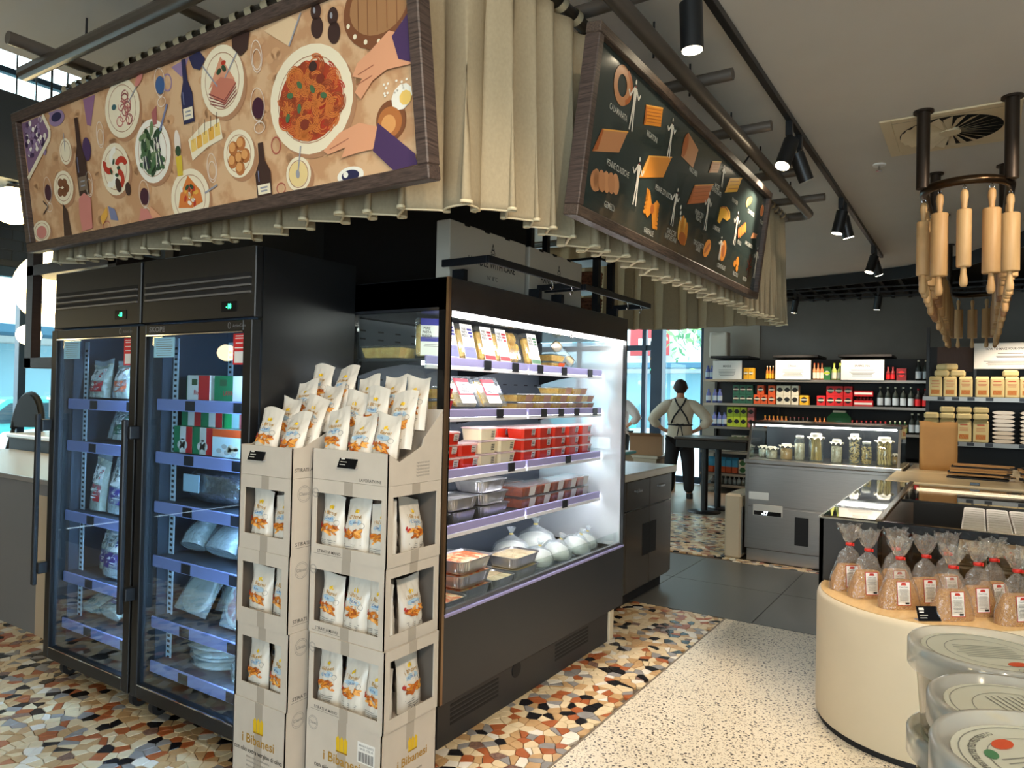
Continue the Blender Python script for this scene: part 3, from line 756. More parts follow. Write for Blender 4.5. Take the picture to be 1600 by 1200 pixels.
    P.poly([(.98, .10), (1.03, .09), (1.06, .05), (.96, .05)], pink, 10); P.poly([(1.05, .10), (1.12, .05), (1.02, .05)], skin, 9)
    P.poly([(.66, .10), (.72, .14), (.72, .10), (.67, .065)], gold, 5); P.poly([(.73, .14), (.78, .12), (.80, .07), (.74, .08)], blueg, 5)
    P.poly([(.05, .61), (.26, .61), (.30, .52), (.06, .37)], c('crate', 128, 98, 128), 3)
    for i in range(60): P.ell(rng.uniform(.06, .26), rng.uniform(.44, .60), .014, .012, (wht, plum, lilac)[i % 3], 4+i % 3, 9)
    P.line([(.055, .35), (.30, .50), (.31, .535), (.26, .61)], .022, cream, 8)
    P.poly([(.31, .61), (.40, .61), (.36, .56)], lilac, 2); P.poly([(.62, .61), (.72, .61), (.66, .49), (.63, .50)], c('mauve', 146, 104, 138), 2); P.poly([(1.28, .60), (1.40, .612), (1.34, .55)], lilac, 2)
    P.poly([(1.12, .46), (1.16, .48), (1.15, .41), (1.125, .41)], c('rose', 0, 0, 0), 4)
    P.line([(.17, .23), (.21, .20), (.16, .17)], .008, choc, 5)
mural(P); P.obj('artwork', t)

# ------------------------------------------------------------------ pasta chart sign
GREENP = mat('chart_green', (48, 60, 58), .16, coat=.3)
t, P = framed_sign('pasta_chart_sign', 'dark green framed chart of pasta shapes with small white figures', (2.267, 1.24, 2.195), (1, 0, 0), (0, -.12, .993), 2.505, .685, .04, GREENP, (OAKX, OAK))
def chart(P):
    P.clip = (.04, .04, 2.465, .645)
    O = c('pasta', 224, 142, 44); O2 = c('pasta_light', 242, 180, 84); O3 = c('pasta_dark', 178, 96, 40); TAN = c('pasta_tan', 200, 138, 92); YEL = c('pasta_yellow', 240, 180, 40)
    WH = c('chalk', 226, 222, 208); TX = c('chart_text', 206, 204, 192)
    def fig(x, y, h, arm=1, lean=0.0):
        s = h
        P.ell(x+lean*.5, y+s*.95, s*.035, s*.05, WH, 4, 12)
        P.poly([(x-s*.07+lean*.3, y+s*.84), (x+s*.09+lean*.3, y+s*.84), (x+s*.07, y+s*.5), (x+s*.1, y), (x+s*.05, y), (x+s*.02, y+s*.42), (x-s*.04, y), (x-s*.09, y), (x-s*.04, y+s*.5)], WH, 4)
        P.line([(x-s*.06, y+s*.8), (x-s*.2*arm, y+s*.62), (x-s*.28*arm, y+s*.72)], s*.05, WH, 4); P.line([(x+s*.08, y+s*.8), (x+s*.2, y+s*.66), (x+s*.27, y+s*.78)], s*.045, WH, 4)
        P.ell(x+lean*.5, y+s*.86, s*.03, s*.015, c('scarf_red', 150, 50, 44), 5, 8)
    def tubep(x0, y0, x1, y1, m, m2, slant=.03, rib=0):
        cx, cy, L_, th, an = (x0+x1)/2, (y0+y1)/2, (x1-x0)*.5, (y1-y0)*.36, .26
        ca, sa = math.cos(an), math.sin(an); sl = slant*.8
        def T(a, b): return (cx+a*ca-b*sa, cy+a*sa+b*ca)
        P.poly([T(-L_-sl, -th), T(L_-sl, -th), T(L_+sl, th), T(-L_+sl, th)], m, 2)
        P.poly([T(-L_-sl, -th), T(-L_-sl*.2+.012, -th*.8), T(-L_+sl+.012, th*.9), T(-L_+sl, th)], m2, 3)
        P.line([T(-L_+sl, th*.92), T(L_+sl, th*.92)], .005, O2, 3)
        for k in range(rib): b = -th+2*th*(k+1)/(rib+1); P.line([T(-L_+.02, b), T(L_-.01, b)], .003, O3, 3)
        return
        P.poly([(x0, y0), (x1-slant, y0+(y1-y0)*.05), (x1, y1), (x0+slant, y1)], m, 2); P.poly([(x0, y0), (x0+slant*.7, y0+.01), (x0+slant*1.25, y1-.004), (x0+slant, y1)], m2, 3)
        for k in range(rib): f = (k+1)/(rib+1); P.line([(x0+slant*(f+.5)+.01, y0+(y1-y0)*f), (x1-slant*(1-f)-.005, y0+(y1-y0)*f)], .003, O3, 3)
    P.ring(.27, .555, .075, .075, .034, TAN, 2, 26); P.ring(.285, .56, .078, .07, .02, O3, 3, 20, -1.2, 1.3); fig(.385, .42, .2)
    tubep(.12, .275, .345, .39, TAN, O3, .05); tubep(.50, .49, .68, .60, O, O3, .012, 5); fig(.80, .43, .175)
    P.ell(.15, .16, .042, .04, TAN, 2); [P.ell(.16+k*.04, .165+k*.006, .03, .042, TAN if k % 2 else c('gem', 214, 152, 104), 2+k % 2, 14, .5) for k in range(5)]
    tubep(.555, .295, .815, .42, O, O2, .06); fig(.51, .15, .2)
    P.poly([(.62, .25), (.655, .245), (.695, .19), (.74, .225), (.775, .215), (.76, .10), (.73, .10), (.70, .165), (.66, .13), (.625, .15)], O, 2); P.ell(.70, .178, .02, .022, O3, 3)
    for k in range(6): P.ell(.622+k*.003, .15+k*.018, .012, .009, O, 2, 8); P.ell(.772-k*.002, .11+k*.018, .012, .009, O, 2, 8)
    fig(.945, .155, .18, 1, .04)
    for k in range(4): P.ell(1.055+k*.028, .165+.012*math.sin(k*1.4), .024, .058, O if k % 2 else O2, 2, 14)
    P.ell(1.10, .125, .05, .03, O3, 4)
    for k in range(3): P.ell(1.03+k*.008, .26-k*.025, .008, .011, WH, 4, 8)
    P.poly([(.95, .48), (1.12, .47), (1.16, .57), (1.0, .605)], TAN, 2); P.ell(.985, .54, .03, .06, O3, 3, 14, -.3); tubep(1.36, .52, 1.50, .60, TAN, O3, .03, 3); fig(1.57, .49, .12)
    tubep(1.66, .50, 1.88, .605, YEL, O2, .05, 3); tubep(1.135, .32, 1.41, .445, c('brick', 200, 112, 62), O3, .06, 4); fig(1.40, .225, .2)
    P.poly([(1.58, .31), (1.62, .305), (1.66, .345), (1.74, .345), (1.79, .37), (1.77, .405), (1.70, .415), (1.60, .39)], YEL, 2); P.ring(1.68, .36, .09, .05, .008, O3, 3, 12, .3, 2.6)
    P.ell(1.475, .145, .062, .04, O, 2, 20, .7); P.ell(1.475, .145, .05, .012, O3, 3, 16, .7)
    P.ell(1.745, .18, .05, .06, O, 2, 20, -.3); P.ell(1.745, .18, .025, .035, O3, 3, 14); fig(1.69, .12, .13)
    fig(1.92, .245, .195)
    for k in range(6): P.ell(1.985+k*.022, .325+k*.011, .016, .034, O if k % 2 else c('brick', 0, 0, 0), 2+k % 2, 10, .5)
    P.ell(2.10, .54, .06, .024, O, 2, 16, .45); P.ell(2.07, .525, .02, .028, O2, 3, 10); P.ell(2.40, .55, .04, .035, TAN, 2, 14, .8); P.ell(2.40, .55, .018, .03, O3, 3, 10, .3)
    P.poly([(2.24, .345), (2.35, .365), (2.37, .395), (2.27, .385)], TAN, 2)
    for k in range(6): P.ell(1.985+rng.uniform(0, .06), .15+rng.uniform(-.03, .03), .024, .02, O, 2+k % 3, 10)
    for k in range(26): a = k*.9; P.line([(2.29, .18), (2.29+.055*math.cos(a), .18+.075*math.sin(a))], .006, c('ruby', 150, 72, 48), 2)
    fig(2.42, .125, .2)
    for s, x, y in (('CALAMARATA', .265, .45), ('RIGATONI', .603, .46), ('PENNE CLASSICHE', .325, .25), ('GEMELLI', .29, .095), ('PENNE ZITI LISCE', .80, .275), ('FARFALLE', .696, .075), ('GNOCCHI', .955, .125), ('NAPOLETANI', .955, .098), ('PACCHERI', 1.13, .455),
                    ('MEZZE', 1.50, .475), ('PENNE RIGATE', 1.50, .45), ('PENNONI', 1.83, .475), ('PENNE ZITI', 1.29, .285), ('RIGATE', 1.29, .26), ('LUMACHE', 1.585, .27), ('GNOCCHETTI', 1.34, .14), ('SARDI', 1.34, .115), ('CONCHIGLIE', 1.75, .09), ('FUSILLI', 2.02, .275), ('CASARECCE', 2.17, .485), ('TROFIE', 2.43, .48), ('MACCHERONI', 2.22, .30), ('RICCIOLI', 2.03, .09), ('ROTINI', 2.23, .09)):
        P.text(s, x, y, .034, TX, 3, .72, .004)
rng = random.Random(5)
chart(P); P.obj('artwork', t)

# ================================================================== CEILING FIXTURES
t = thing('ceiling_track', 'black ceiling track running the length of the shop beside the pasta chart', 'light track', (2.6, 1.0, 3.26))
MB().box(0, -.018, 0, 7.0, .018, .04, BLACK, .003).obj('rail', t)
LENS = mat('lamp_lens_lit', (255, 236, 200), .3, emit=30); LENSOFF = mat('lamp_lens_dim', (200, 190, 170), .3)
def spothead(loc, target, label, lit=0.0, angle=46, rgb=(255, 234, 208), group='track spotlights', L=.19, r=.047):
    loc = Vector(loc); t = thing('track_spotlight', label, 'spotlight', loc, 0, group)
    d = (Vector(target)-loc).normalized()
    MB().box(-.02, -.02, -.09, .02, .02, .0, BLACK, .003).obj('adapter', t)
    MB().cyl((0, 0, -.09), (0, 0, -.14), .012, BLACK, 8).obj('knuckle', t)
    q = Vector((0, 0, -.16)); a = q-d*.05; b = q+d*(L-.05)
    MB().cyl(a, b, r, BLACK, 20).obj('housing', t)
    MB().cyl(b, b+d*.003, r*.86, LENS if lit else LENSOFF, 20).obj('lens', t)
    if lit: spot(loc+b+d*.02, target, lit, angle, .6, rgb)
sh = [((4.62, 1.0, 3.26), (4.2, 1.2, 2.3), 150, 'lit black track spotlight glaring beside the pasta chart'), ((4.9, 1.0, 3.26), (5.4, .6, 2.0), 0, 'unlit black track spotlight hanging next to the glaring one'),
      ((6.6, 1.0, 3.26), (6.5, 1.7, 0), 90, 'lit black track spotlight above the steel counter'), ((6.8, 1.0, 3.26), (7.3, .5, 1.0), 60, 'black track spotlight angled away above the steel counter'),
      ((8.8, 1.0, 3.26), (8.4, 1.6, 1.0), 50, 'black track spotlight near the end of the track tilted back'), ((9.0, 1.0, 3.26), (9.6, .5, 1.5), 50, 'last black track spotlight on the track'),
      ((2.82, 1.0, 3.26), (3.0, .9, 0), 90, 'black track spotlight cut by the top of the picture')]
for l, tg, e, lb in sh: spothead(l, tg, lb, e, 60)
# added unseen track, put in to light the island, boxes and mural
t = thing('ceiling_track', 'black ceiling track over the entrance aisle', 'light track', (-1.5, -.9, 3.26))
MB().box(0, -.018, 0, 6.5, .018, .04, BLACK, .003).obj('rail', t)
for k, (x, tg, e) in enumerate(((-1.2, (.8, -.05, 1.2), 130), ( -.9, (1.6, 2.9, 2.5), 100), (-.2, (1.6, 1.8, 2.5), 95), (.6, (1.85, 2.1, .9), 150), (1.4, (2.0, 1.9, .9), 40), (2.4, (3.8, .1, .7), 90), (3.2, (3.7, .9, 0), 110), (3.9, (5.0, .1, 2.4), 70), (4.6, (6.4, .1, .9), 90))):
    spothead((x, -.9, 3.26), tg, 'black spotlight on the entrance aisle track', e, 55, group='entrance aisle spotlights')
for k, (x, y, tg) in enumerate(((11.2, 1.2, (11.75, 1.5, 1.2)), (11.2, 2.3, (11.75, 2.7, 1.2)), (10.4, -.7, (11.1, -.3, 1.2)))):
    spothead((x, y, 3.13), tg, 'black spotlight under the dark slatted ceiling lighting the back shelves', 150, 80, group='back spotlights')
# ceiling vent
t = thing('ceiling_vent', 'square white swirl diffuser set in the ceiling', 'vent', (5.36, .175, 3.298))
VC = mat('vent_cream', (222, 204, 168), .5)
f = MB(); a, b = .37, .305
for x0, y0, x1, y1 in ((-a, -a, a, -b), (-a, b, a, a), (-a, -b, -b, b), (b, -b, a, b)): f.box(x0, y0, -.012, x1, y1, 0, VC, .003)
f.obj('frame', t)
MB().box(-b, -b, -.002, b, b, 0, DARK).obj('plenum', t)
cr = MB()
pts = [(.285*math.cos(2*PI*i/48), .285*math.sin(2*PI*i/48)) for i in range(48)]
for i in range(48):
    p, q = pts[i], pts[(i+1) % 48]
    def ex(p): k = b/max(abs(p[0]), abs(p[1])); return (p[0]*k, p[1]*k)
    P_, Q_ = ex(p), ex(q); cr.add([(p[0], p[1], -.012), (q[0], q[1], -.012), (Q_[0], Q_[1], -.012), (P_[0], P_[1], -.012)], [(0, 1, 2, 3)], VC)
cr.obj('corner_plate', t)
bl = MB().add([(.05, -.012, -.02), (.28, -.03, -.03), (.28, .022, -.012), (.05, .010, -.006)], [(0, 1, 2, 3)], VC).mesh('blade')
for i in range(24): link('blade', bl, t, None, (0, 0, 2*PI*i/24))
MB().cyl((0, 0, -.004), (0, 0, -.024), .06, VC, 20).obj('hub', t)
t = thing('sprinkler', 'small white sprinkler head with ring on the ceiling', 'sprinkler', (5.91, .64, 3.3))
MB().cyl((0, 0, -.012), (0, 0, 0), .045, WHITE, 20).obj('ring', t)
MB().cyl((0, 0, -.012), (0, 0, -.045), .008, CHROME, 8).cyl((0, 0, -.045), (0, 0, -.05), .022, CHROME, 12).obj('head', t)

# ------------------------------------------------------------------ rolling pin ring
RX0, RX1, RY0, RY1, RZ = 4.86, 10.15, -.14, .30, 2.83
rc, rr = (RY0+RY1)/2, (RY1-RY0)/2
BRASS = mat('dark_bronze', (70, 54, 38), .28, .9)
t = thing('rolling_pin_rack', 'long oval dark bronze hanging rail on posts from the ceiling', 'hanging rail', (RX0, rc, 3.3))
def rl(x, y, z): return (x-RX0, y-rc, z-3.3)
rpts = [(x, y) for x, y in arc(RX0+rr, rc, rr, 90, 270, 14)]+[(x, y) for x, y in arc(RX1-rr, rc, rr, -90, 90, 14)]
MB().tube([rl(x, y, RZ) for x, y in rpts], .026, BRASS, 12, closed=True).obj('rail', t)
POST = mat('post_bronze', (58, 48, 40), .4, .6)
for x in (4.93+.02, 6.36, 7.8, 9.3):
    for y in (RY1, RY0):
        o = MB().cyl(rl(x, y, RZ), rl(x, y, 3.3), .036, POST, 16).obj('post', t)
        MB().cyl(rl(x, y, 3.288), rl(x, y, 3.3), .056, POST, 18).obj('flange', o)
def pin_mesh(L, R, woodm):
    h = .115; b = L-2*h     # hung from its upper handle: z=0 at the hook eye
    up = [(0, 0), (.012, 0), (.019, -.012), (.021, -.04), (.016, -.075), (.0135, -h)]
    ba = [(0, -h), (R*.93, -h), (R, -h-.006), (R, -h-b+.006), (R*.93, -h-b), (0, -h-b)]
    lo = [(.0135, -h-b), (.016, -h-b-.04), (.022, -h-b-.075), (.021, -h-b-.10), (.013, -h-b-.115), (0, -h-b-.115)]
    return [MB().lathe(p[::-1], woodm, 16).mesh(n) for p, n in ((ba, 'barrel'), (up, 'handle'), (lo, 'handle'))]
PW = [mat('pin_beech', (204, 162, 110), .5, rgb2=(198, 152, 98), nscale=7, stretch=(12, 12, 1)), mat('pin_maple', (214, 176, 124), .5, rgb2=(208, 166, 112), nscale=7, stretch=(12, 12, 1)), mat('pin_walnut', (176, 128, 84), .5, rgb2=(150, 104, 66), nscale=7, stretch=(12, 12, 1))]
pins = []
for k in range(5):
    L = (.60, .57, .62, .56, .59)[k]; Rr = (.046, .05, .042, .038, .048)[k]
    pins.append(pin_mesh(L, Rr, PW[(0, 1, 0, 1, 2)[k]]))
hook = MB().tube([(0, 0, .028), (.011, 0, .017), (.011, 0, .005), (0, 0, -.003), (-.011, 0, .005), (-.011, 0, .017)], .0028, CHROME, 6, closed=True).cyl((0, 0, -.002), (0, 0, -.012), .003, CHROME, 6).mesh('hook')
rng = random.Random(11); n = 0
perim = []
xx = RX0+rr
while xx < RX1-rr+.01: perim += [(xx, RY1), (xx, RY0)]; xx += .215
perim += [(RX0+rr-rr*math.cos(a), rc+rr*math.sin(a)) for a in (-.62, 0.02, .62)]+[(RX1-rr+rr*math.cos(a), rc+rr*math.sin(a)) for a in (-.7, 0, .7)]
for (x, y) in perim:
    k = rng.choice((0, 1, 2, 3, 4, 0, 1))
    lb_ = ('pale rolling pin hanging on the pasta chart side of the oval rail' if abs(y-RY1) < .01 else 'pale rolling pin hanging on the wall side of the oval rail' if abs(y-RY0) < .01 else 'pale rolling pin hanging at the curved end of the oval rail over the chilled well' if x < 6 else 'pale rolling pin hanging at the curved end of the oval rail near the flour')
    t = thing('rolling_pin', lb_, 'rolling pin', (x, y, RZ-.056), rng.uniform(0, 6), 'rolling pins on the oval rail')
    link('barrel', pins[k][0], t); link('handle', pins[k][1], t); link('handle', pins[k][2], t); link('hook', hook, t)

# ================================================================== BAGS
def hashn(*a):
    x = math.sin(a[0]*12.9898+a[1]*78.233+(a[2] if len(a) > 2 else 0)*37.719)*43758.5453
    return x-math.floor(x)
def wrinkle(u, v, seed):
    return (math.sin(u*9+seed*1.7+v*5)*.4+math.sin(v*14-u*6+seed*2.9)*.35+math.sin(u*23+v*17+seed)*.25)
class Bag:
    """soft packet standing on its base; front faces -Y"""
    def __init__(s, w, h, d, seed, crimp=.1, wr=.006, base=.75, bend=0.0, topw=.96, lumps=0.0):
        s.__dict__.update(w=w, h=h, d=d, seed=seed, crimp=crimp, wr=wr, base=base, bend=bend, topw=topw, lumps=lumps)
    def T(s, t):
        c = 1-s.crimp
        if t >= c: return .0022
        k = t/c
        return max(.0022, s.d/2*(s.base+(1-s.base)*min(1, k/.25)*.9)*(1-max(0, (k-.45)/.55)**1.7))
    def X(s, t): return s.w/2*(s.topw+(1-s.topw)*math.cos(t*PI/2))*(1-.05*math.sin(t*PI)*(1 if s.d > .04 else 0))
    def P(s, x, z, side=-1, L=0, eps=.0009):
        t = min(max(z/s.h, 0), 1); hw = s.X(t); q = min(1, abs(x)/hw)
        prof = (1-q**3)**.5 if q < 1 else 0
        wr = wrinkle(x/s.w*3, t*2, s.seed+(0 if side < 0 else 7))*s.wr*(1-q**4)*(1.0 if t > .03 else 0)
        if s.lumps: wr += s.lumps*math.sin(x*95+s.seed)*math.sin(z*90+s.seed*2)*(1-q**4)*(t < .8)
        y = side*(s.T(t)*prof+wr*(1 if t < 1-s.crimp else .5)+ (eps*L if L else 0))
        if t > .999: y = side*.0022+(side*eps*L if L else 0)
        bend = s.bend*t*t*s.h+.010*math.sin(x*40+s.seed)*max(0, t-.8)*3
        return (x, y+bend, z-(.012*math.sin(x/s.w*3+s.seed)*t if s.wr else 0))
    def mesh(s, m, mb=None, nx=12, nz=14):
        mb = mb or MB()
        for side in (-1, 1):
            g = []
            for j in range(nz+1):
                t = j/nz; hw = s.X(t)
                g.append([s.P(hw*(-1+2*i/nx)*(.9999), t*s.h, side) for i in range(nx+1)])
            if side > 0: g = g[::-1]
            mb.grid([list(r) for r in g], m)
        # base
        vs = [s.P(s.X(0)*(-1+2*i/nx)*.9999, 0, -1) for i in range(nx+1)]+[s.P(s.X(0)*(1-2*i/nx)*.9999, 0, 1) for i in range(nx+1)]
        mb.add(vs, [tuple(range(len(vs)))], m)
        return mb
    def paint(s, side=-1): return Paint(fn=lambda x, z, L: s.P(x if side < 0 else -x, z, side, L))
BAGW = mat('snack_bag_film', (226, 220, 208), .32, coat=.25)
BAGS = mat('silver_bag_back', (168, 166, 162), .3, .6)
STICK = [mat('breadstick', (214, 130, 40), .5), mat('breadstick_dark', (178, 92, 28), .5), mat('breadstick_light', (236, 168, 76), .5)]
CHILI = mat('chilli_red', (180, 40, 34), .5); SKYB = mat('pale_blue_print', (176, 204, 222), .5); BLUEI = mat('blue_ink', (64, 120, 176), .5)
def snack_bag(seed, bend):
    b = Bag(.122, .212, .058, seed, .11, .0055, .85, bend)
    body = b.mesh(BAGW)
    # silver side gussets and back
    me = body.mesh('bag_body')
    P = b.paint(); r = random.Random(seed)
    # crown emblem + lettering
    for k in (-1, 0, 1): P.ell(k*.006, .160+(.003 if k == 0 else 0), .0038, .007, YELINK, 2, 10)
    P.text('i Bibanesi', 0, .142, .019, GOLDINK, 2, .9, .01)
    P.ell(.0, .122, .034, .011, SKYB, 1, 18); P.text('Classici', .0, .123, .015, BLUEI, 3, .95, .006)
    P.ring(.038, .112, .01, .01, .0012, GREYINK, 3, 14)
    for i in range(17):
        x, z = r.uniform(-.036, .036), .084+r.uniform(-.014, .014); a = r.uniform(-.8, .8)
        P.ell(x, z, .0165, .0052, STICK[i % 3], 2+i % 4, 10, a)
    P.ell(-.046, .1, .008, .0042, CHILI, 5, 8, 1.2); P.ell(-.04, .094, .009, .004, CHILI, 5, 8, .8)
    for k in range(4): P.line([(-.04+.004*k, .045-.007*k), (-.0, .044-.007*k), (.04-.004*k, .045-.007*k)], .0018, GREYINK, 2)
    P.rect(-.01, .012, .01, .017, INK, 2)
    return me, P.mb.mesh('bag_print')
SB = [snack_bag(s, bd) for s, bd in ((1, .0), (2, .05), (3, -.04), (4, .03), (5, -.05), (6, .06))]
NB = [0]
def put_snack(x, y, z, rotz, tilt=0.0, roll=0.0, label='', group='', k=None):
    k = NB[0] % 6 if k is None else k; NB[0] += 1
    t = thing('snack_bag', label, 'snack bag', (x, y, z+.003+.034*math.sin(abs(tilt))+.066*math.sin(abs(roll))), 0, group)
    M = Matrix.Rotation(rotz, 4, 'Z') @ Matrix.Rotation(roll, 4, 'Y') @ Matrix.Rotation(tilt, 4, 'X')
    t.rotation_euler = M.to_euler()
    link('bag_body', SB[k][0], t); link('bag_print', SB[k][1], t)

# ================================================================== CARDBOARD BOX STACKS
BW, BD, BH = .39, .305, .29
TAPE = mat('parcel_tape', (176, 166, 152), .25)
def face_paint(o, u, v, out):
    return Paint(o, u, v, step=.0004)
def stamp(P, x, y, r):
    P.ring(x, y, r, r, .0014, GREYINK, 1, 22); P.ring(x, y, r*.82, r*.82, .001, GREYINK, 1, 20); P.text('Classic', x, y, r*.55, GREYINK, 1, 1, .01)
def crown_logo(P, x, y, s):
    for k in (-1, 0, 1): P.poly([(x+k*s*.11-s*.05, y), (x+k*s*.11+s*.05, y), (x+k*s*.12+s*.055, y+s*.26), (x+k*s*.11, y+s*.34), (x+k*s*.12-s*.055, y+s*.26)], YELINK, 3)
    P.rect(x-s*.17, y-s*.02, x+s*.17, y+s*.01, GOLDINK, 3)
    P.text('i Bibanesi', x, y-s*.2, s*.3, GOLDINK, 3, 1, .012)
def card_box(label, loc, wy, dx, h, win_front, win_side, plain=False, rot=0.0, group=None):
    """front faces -X, visible side faces -Y; origin at front-right-bottom corner (x=0,y=0), extends +X,+Y"""
    t = thing('display_carton', label, 'cardboard box', loc, rot, group); th = .004
    def frame(o, u, v, n, w, hh, win, name):
        o, u, v, n = Vector(o), Vector(u), Vector(v), Vector(n); M = Matrix((u, v, n)).transposed().to_4x4(); M.translation = o
        mb = MB()
        if win:
            a, b, c_, d = win
            for r in ((0, 0, w, b), (0, d, w, hh), (0, b, a, d), (c_, b, w, d)): mb.box(r[0], r[1], -th, r[2], r[3], 0, CARD, M=M)
        else: mb.box(0, 0, -th, w, hh, 0, CARD, M=M)
        return mb.obj(name, t)
    # u runs left->right as seen
    fo = frame((0, wy, 0), (0, -1, 0), (0, 0, 1), (-1, 0, 0), wy, h, win_front, 'front_panel')
    so = frame((0, 0, 0), (1, 0, 0), (0, 0, 1), (0, -1, 0), dx, h, win_side, 'side_panel')
    IN = mat('carton_inside_shade', (104, 96, 88), .8)  # dark lining colour stands in for shade inside the carton
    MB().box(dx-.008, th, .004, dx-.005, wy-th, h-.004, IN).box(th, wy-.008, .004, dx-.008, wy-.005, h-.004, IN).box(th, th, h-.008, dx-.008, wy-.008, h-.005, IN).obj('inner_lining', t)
    frame((dx, 0, 0), (0, 1, 0), (0, 0, 1), (1, 0, 0), wy, h, None, 'back_panel')
    frame((dx, wy, 0), (-1, 0, 0), (0, 0, 1), (0, 1, 0), dx, h, None, 'side_panel')
    MB().box(th, th, 0, dx-th, wy-th, .004, CARD).obj('base_panel', t)
    if plain or True: MB().box(th, th, h-.004, dx-th, wy-th, h, CARD).obj('top_flap', t)
    FP = lambda: Paint((0, wy, 0), (0, -1, 0), (0, 0, 1)); SP = lambda: Paint((0, 0, 0), (1, 0, 0), (0, 0, 1))
    stp = wy > .35
    if plain:
        FP().rect(wy/2-.022, .0, wy/2+.022, h, TAPE, 1).obj('tape', t); SP().rect(dx/2-.022, h*.7, dx/2+.022, h, TAPE, 1).obj('tape', t)
        P = FP(); S = SP(); crown_logo(P, wy/2, h*.66, .17); crown_logo(S, dx*.55, h*.66, .15)
        P.text('con olio extra vergine di oliva', wy/2, h*.43, .026, INK, 3, .9, .006)
        for k in range(5): P.text('stirati a mano con pasta madre', wy/2, h*.36-k*.017, .012, GREYINK, 3, .9)
        for k in range(3): S.text('con olio extra vergine', dx*.55, h*.42-k*.02, .014, INK, 1, .9)
        P.obj('logo_print', t); S.obj('logo_print', t)
        P = FP() if stp else SP(); stamp(P, .04 if stp else .06, h-.045, .026 if stp else .03); P.obj('stamp_print', t)
        if stp:
            P = FP(); P.rect(wy-.115, h-.125, wy-.03, h-.05, WHITE, 1)
            for k in range(16): P.rect(wy-.11+k*.0048, h-.12, wy-.11+k*.0048+(.0030 if k % 3 else .0015), h-.085, INK, 2)
            P.text('BIBANESI CLASSICI', wy-.072, h-.062, .011, INK, 2, .8); P.text('100 GR  COD. 08', wy-.072, h-.074, .011, INK, 2, .8); P.obj('barcode_label', t)
    else:
        FP().rect(wy/2-.022, 0, wy/2+.022, win_front[1], TAPE, 1).obj('tape', t); FP().rect(wy/2-.022, win_front[3], wy/2+.022, h, TAPE, 1).obj('tape', t)
        if stp: SP().rect(dx/2-.022, 0, dx/2+.022, win_side[1], TAPE, 1).obj('tape', t); SP().rect(dx/2-.022, win_side[3], dx/2+.022, h, TAPE, 1).obj('tape', t)
        P = FP() if stp else SP(); stamp(P, .022 if stp else .06, h-(.052 if stp else .06), .018 if stp else .032); P.obj('stamp_print', t)
        P = FP() if stp else SP(); P.text('STIRATI A MANO', .1, .02 if stp else .04, .016 if stp else .02, INK, 1, 1, .006); P.line([(.02, .01 if stp else .027), (.17, .01 if stp else .027)], .001, INK, 1); P.obj('lettering', t)
    return t
def tray_top(label, loc, wy, dx, rot=0.0):
    t = thing('display_tray', label, 'cardboard box', loc, rot); th = .004; lip, back = .115, .27
    MB().box(0, 0, 0, th, wy, lip, CARD).obj('front_lip', t)
    M = Matrix.Rotation(PI/2, 4, 'X')
    side = [(0, 0), (dx, 0), (dx, back), (dx*.62, lip+.045), (dx*.60, lip+.02), (.06, lip*.72), (0, lip)] if wy > .35 else [(0, 0), (dx, 0), (dx, back), (.05, lip*1.0), (0, lip)]
    MB().prism(side, -th, 0, CARD, M).obj('side_panel', t); o = MB().prism(side, -th, 0, CARD, M).obj('side_panel', t); o.location = (0, wy-th, 0)
    MB().box(dx-th, 0, 0, dx, wy, back, CARD).obj('back_panel', t); MB().box(th, th, 0, dx-th, wy-th, .004, CARD).obj('base_panel', t)
    S = Paint((0, 0, 0), (1, 0, 0), (0, 0, 1)); P = Paint((0, wy, 0), (0, -1, 0), (0, 0, 1))
    if wy > .35:
        for k in range(5): S.text('Ingredienti naturali', dx*.62, .075-k*.012, .011, GREYINK, 1, .9)
        P.text('LAVORAZIONE', wy*.78, .012, .016, INK, 1, 1, .006)
    else: S.text('STIRATI A MANO', .09, .03, .02, INK, 1, 1, .006)
    S.obj('side_print', t); P.obj('front_print', t)
    return t
def ticket(loc, rotz, label, s=1.0):
    t = thing('price_ticket', label, 'price ticket', loc, 0); t.rotation_euler = (0, 0, rotz)
    M = Matrix.Rotation(math.radians(-22), 4, 'X')
    MB().box(-.05*s, -.002, 0, .05*s, .0, .062*s, BLACKG, .001, M).obj('card', t)
    o = MB().box(-.05*s, 0, 0, .05*s, .03*s, .003, mat('acrylic', (180, 180, 184), .1)).obj('foot', t)
    P = Paint(M @ Vector((0, -.0021, 0)), (1, 0, 0), M @ Vector((0, 0, 1)))
    for k, (w_, hh) in enumerate(((.022, .012), (.02, .006), (.035, .003), (.03, .003))): P.rect(-.04*s, (.045-k*.011)*s, (-.04+w_)*s, (.045-k*.011+hh*.8)*s, PAPERW, 1)
    P.obj('print', t)
lv = [0, .338, .629, .92, 1.21]
RXo, RYo, LXo, LYo = 1.9, 1.745, 1.822, 2.155
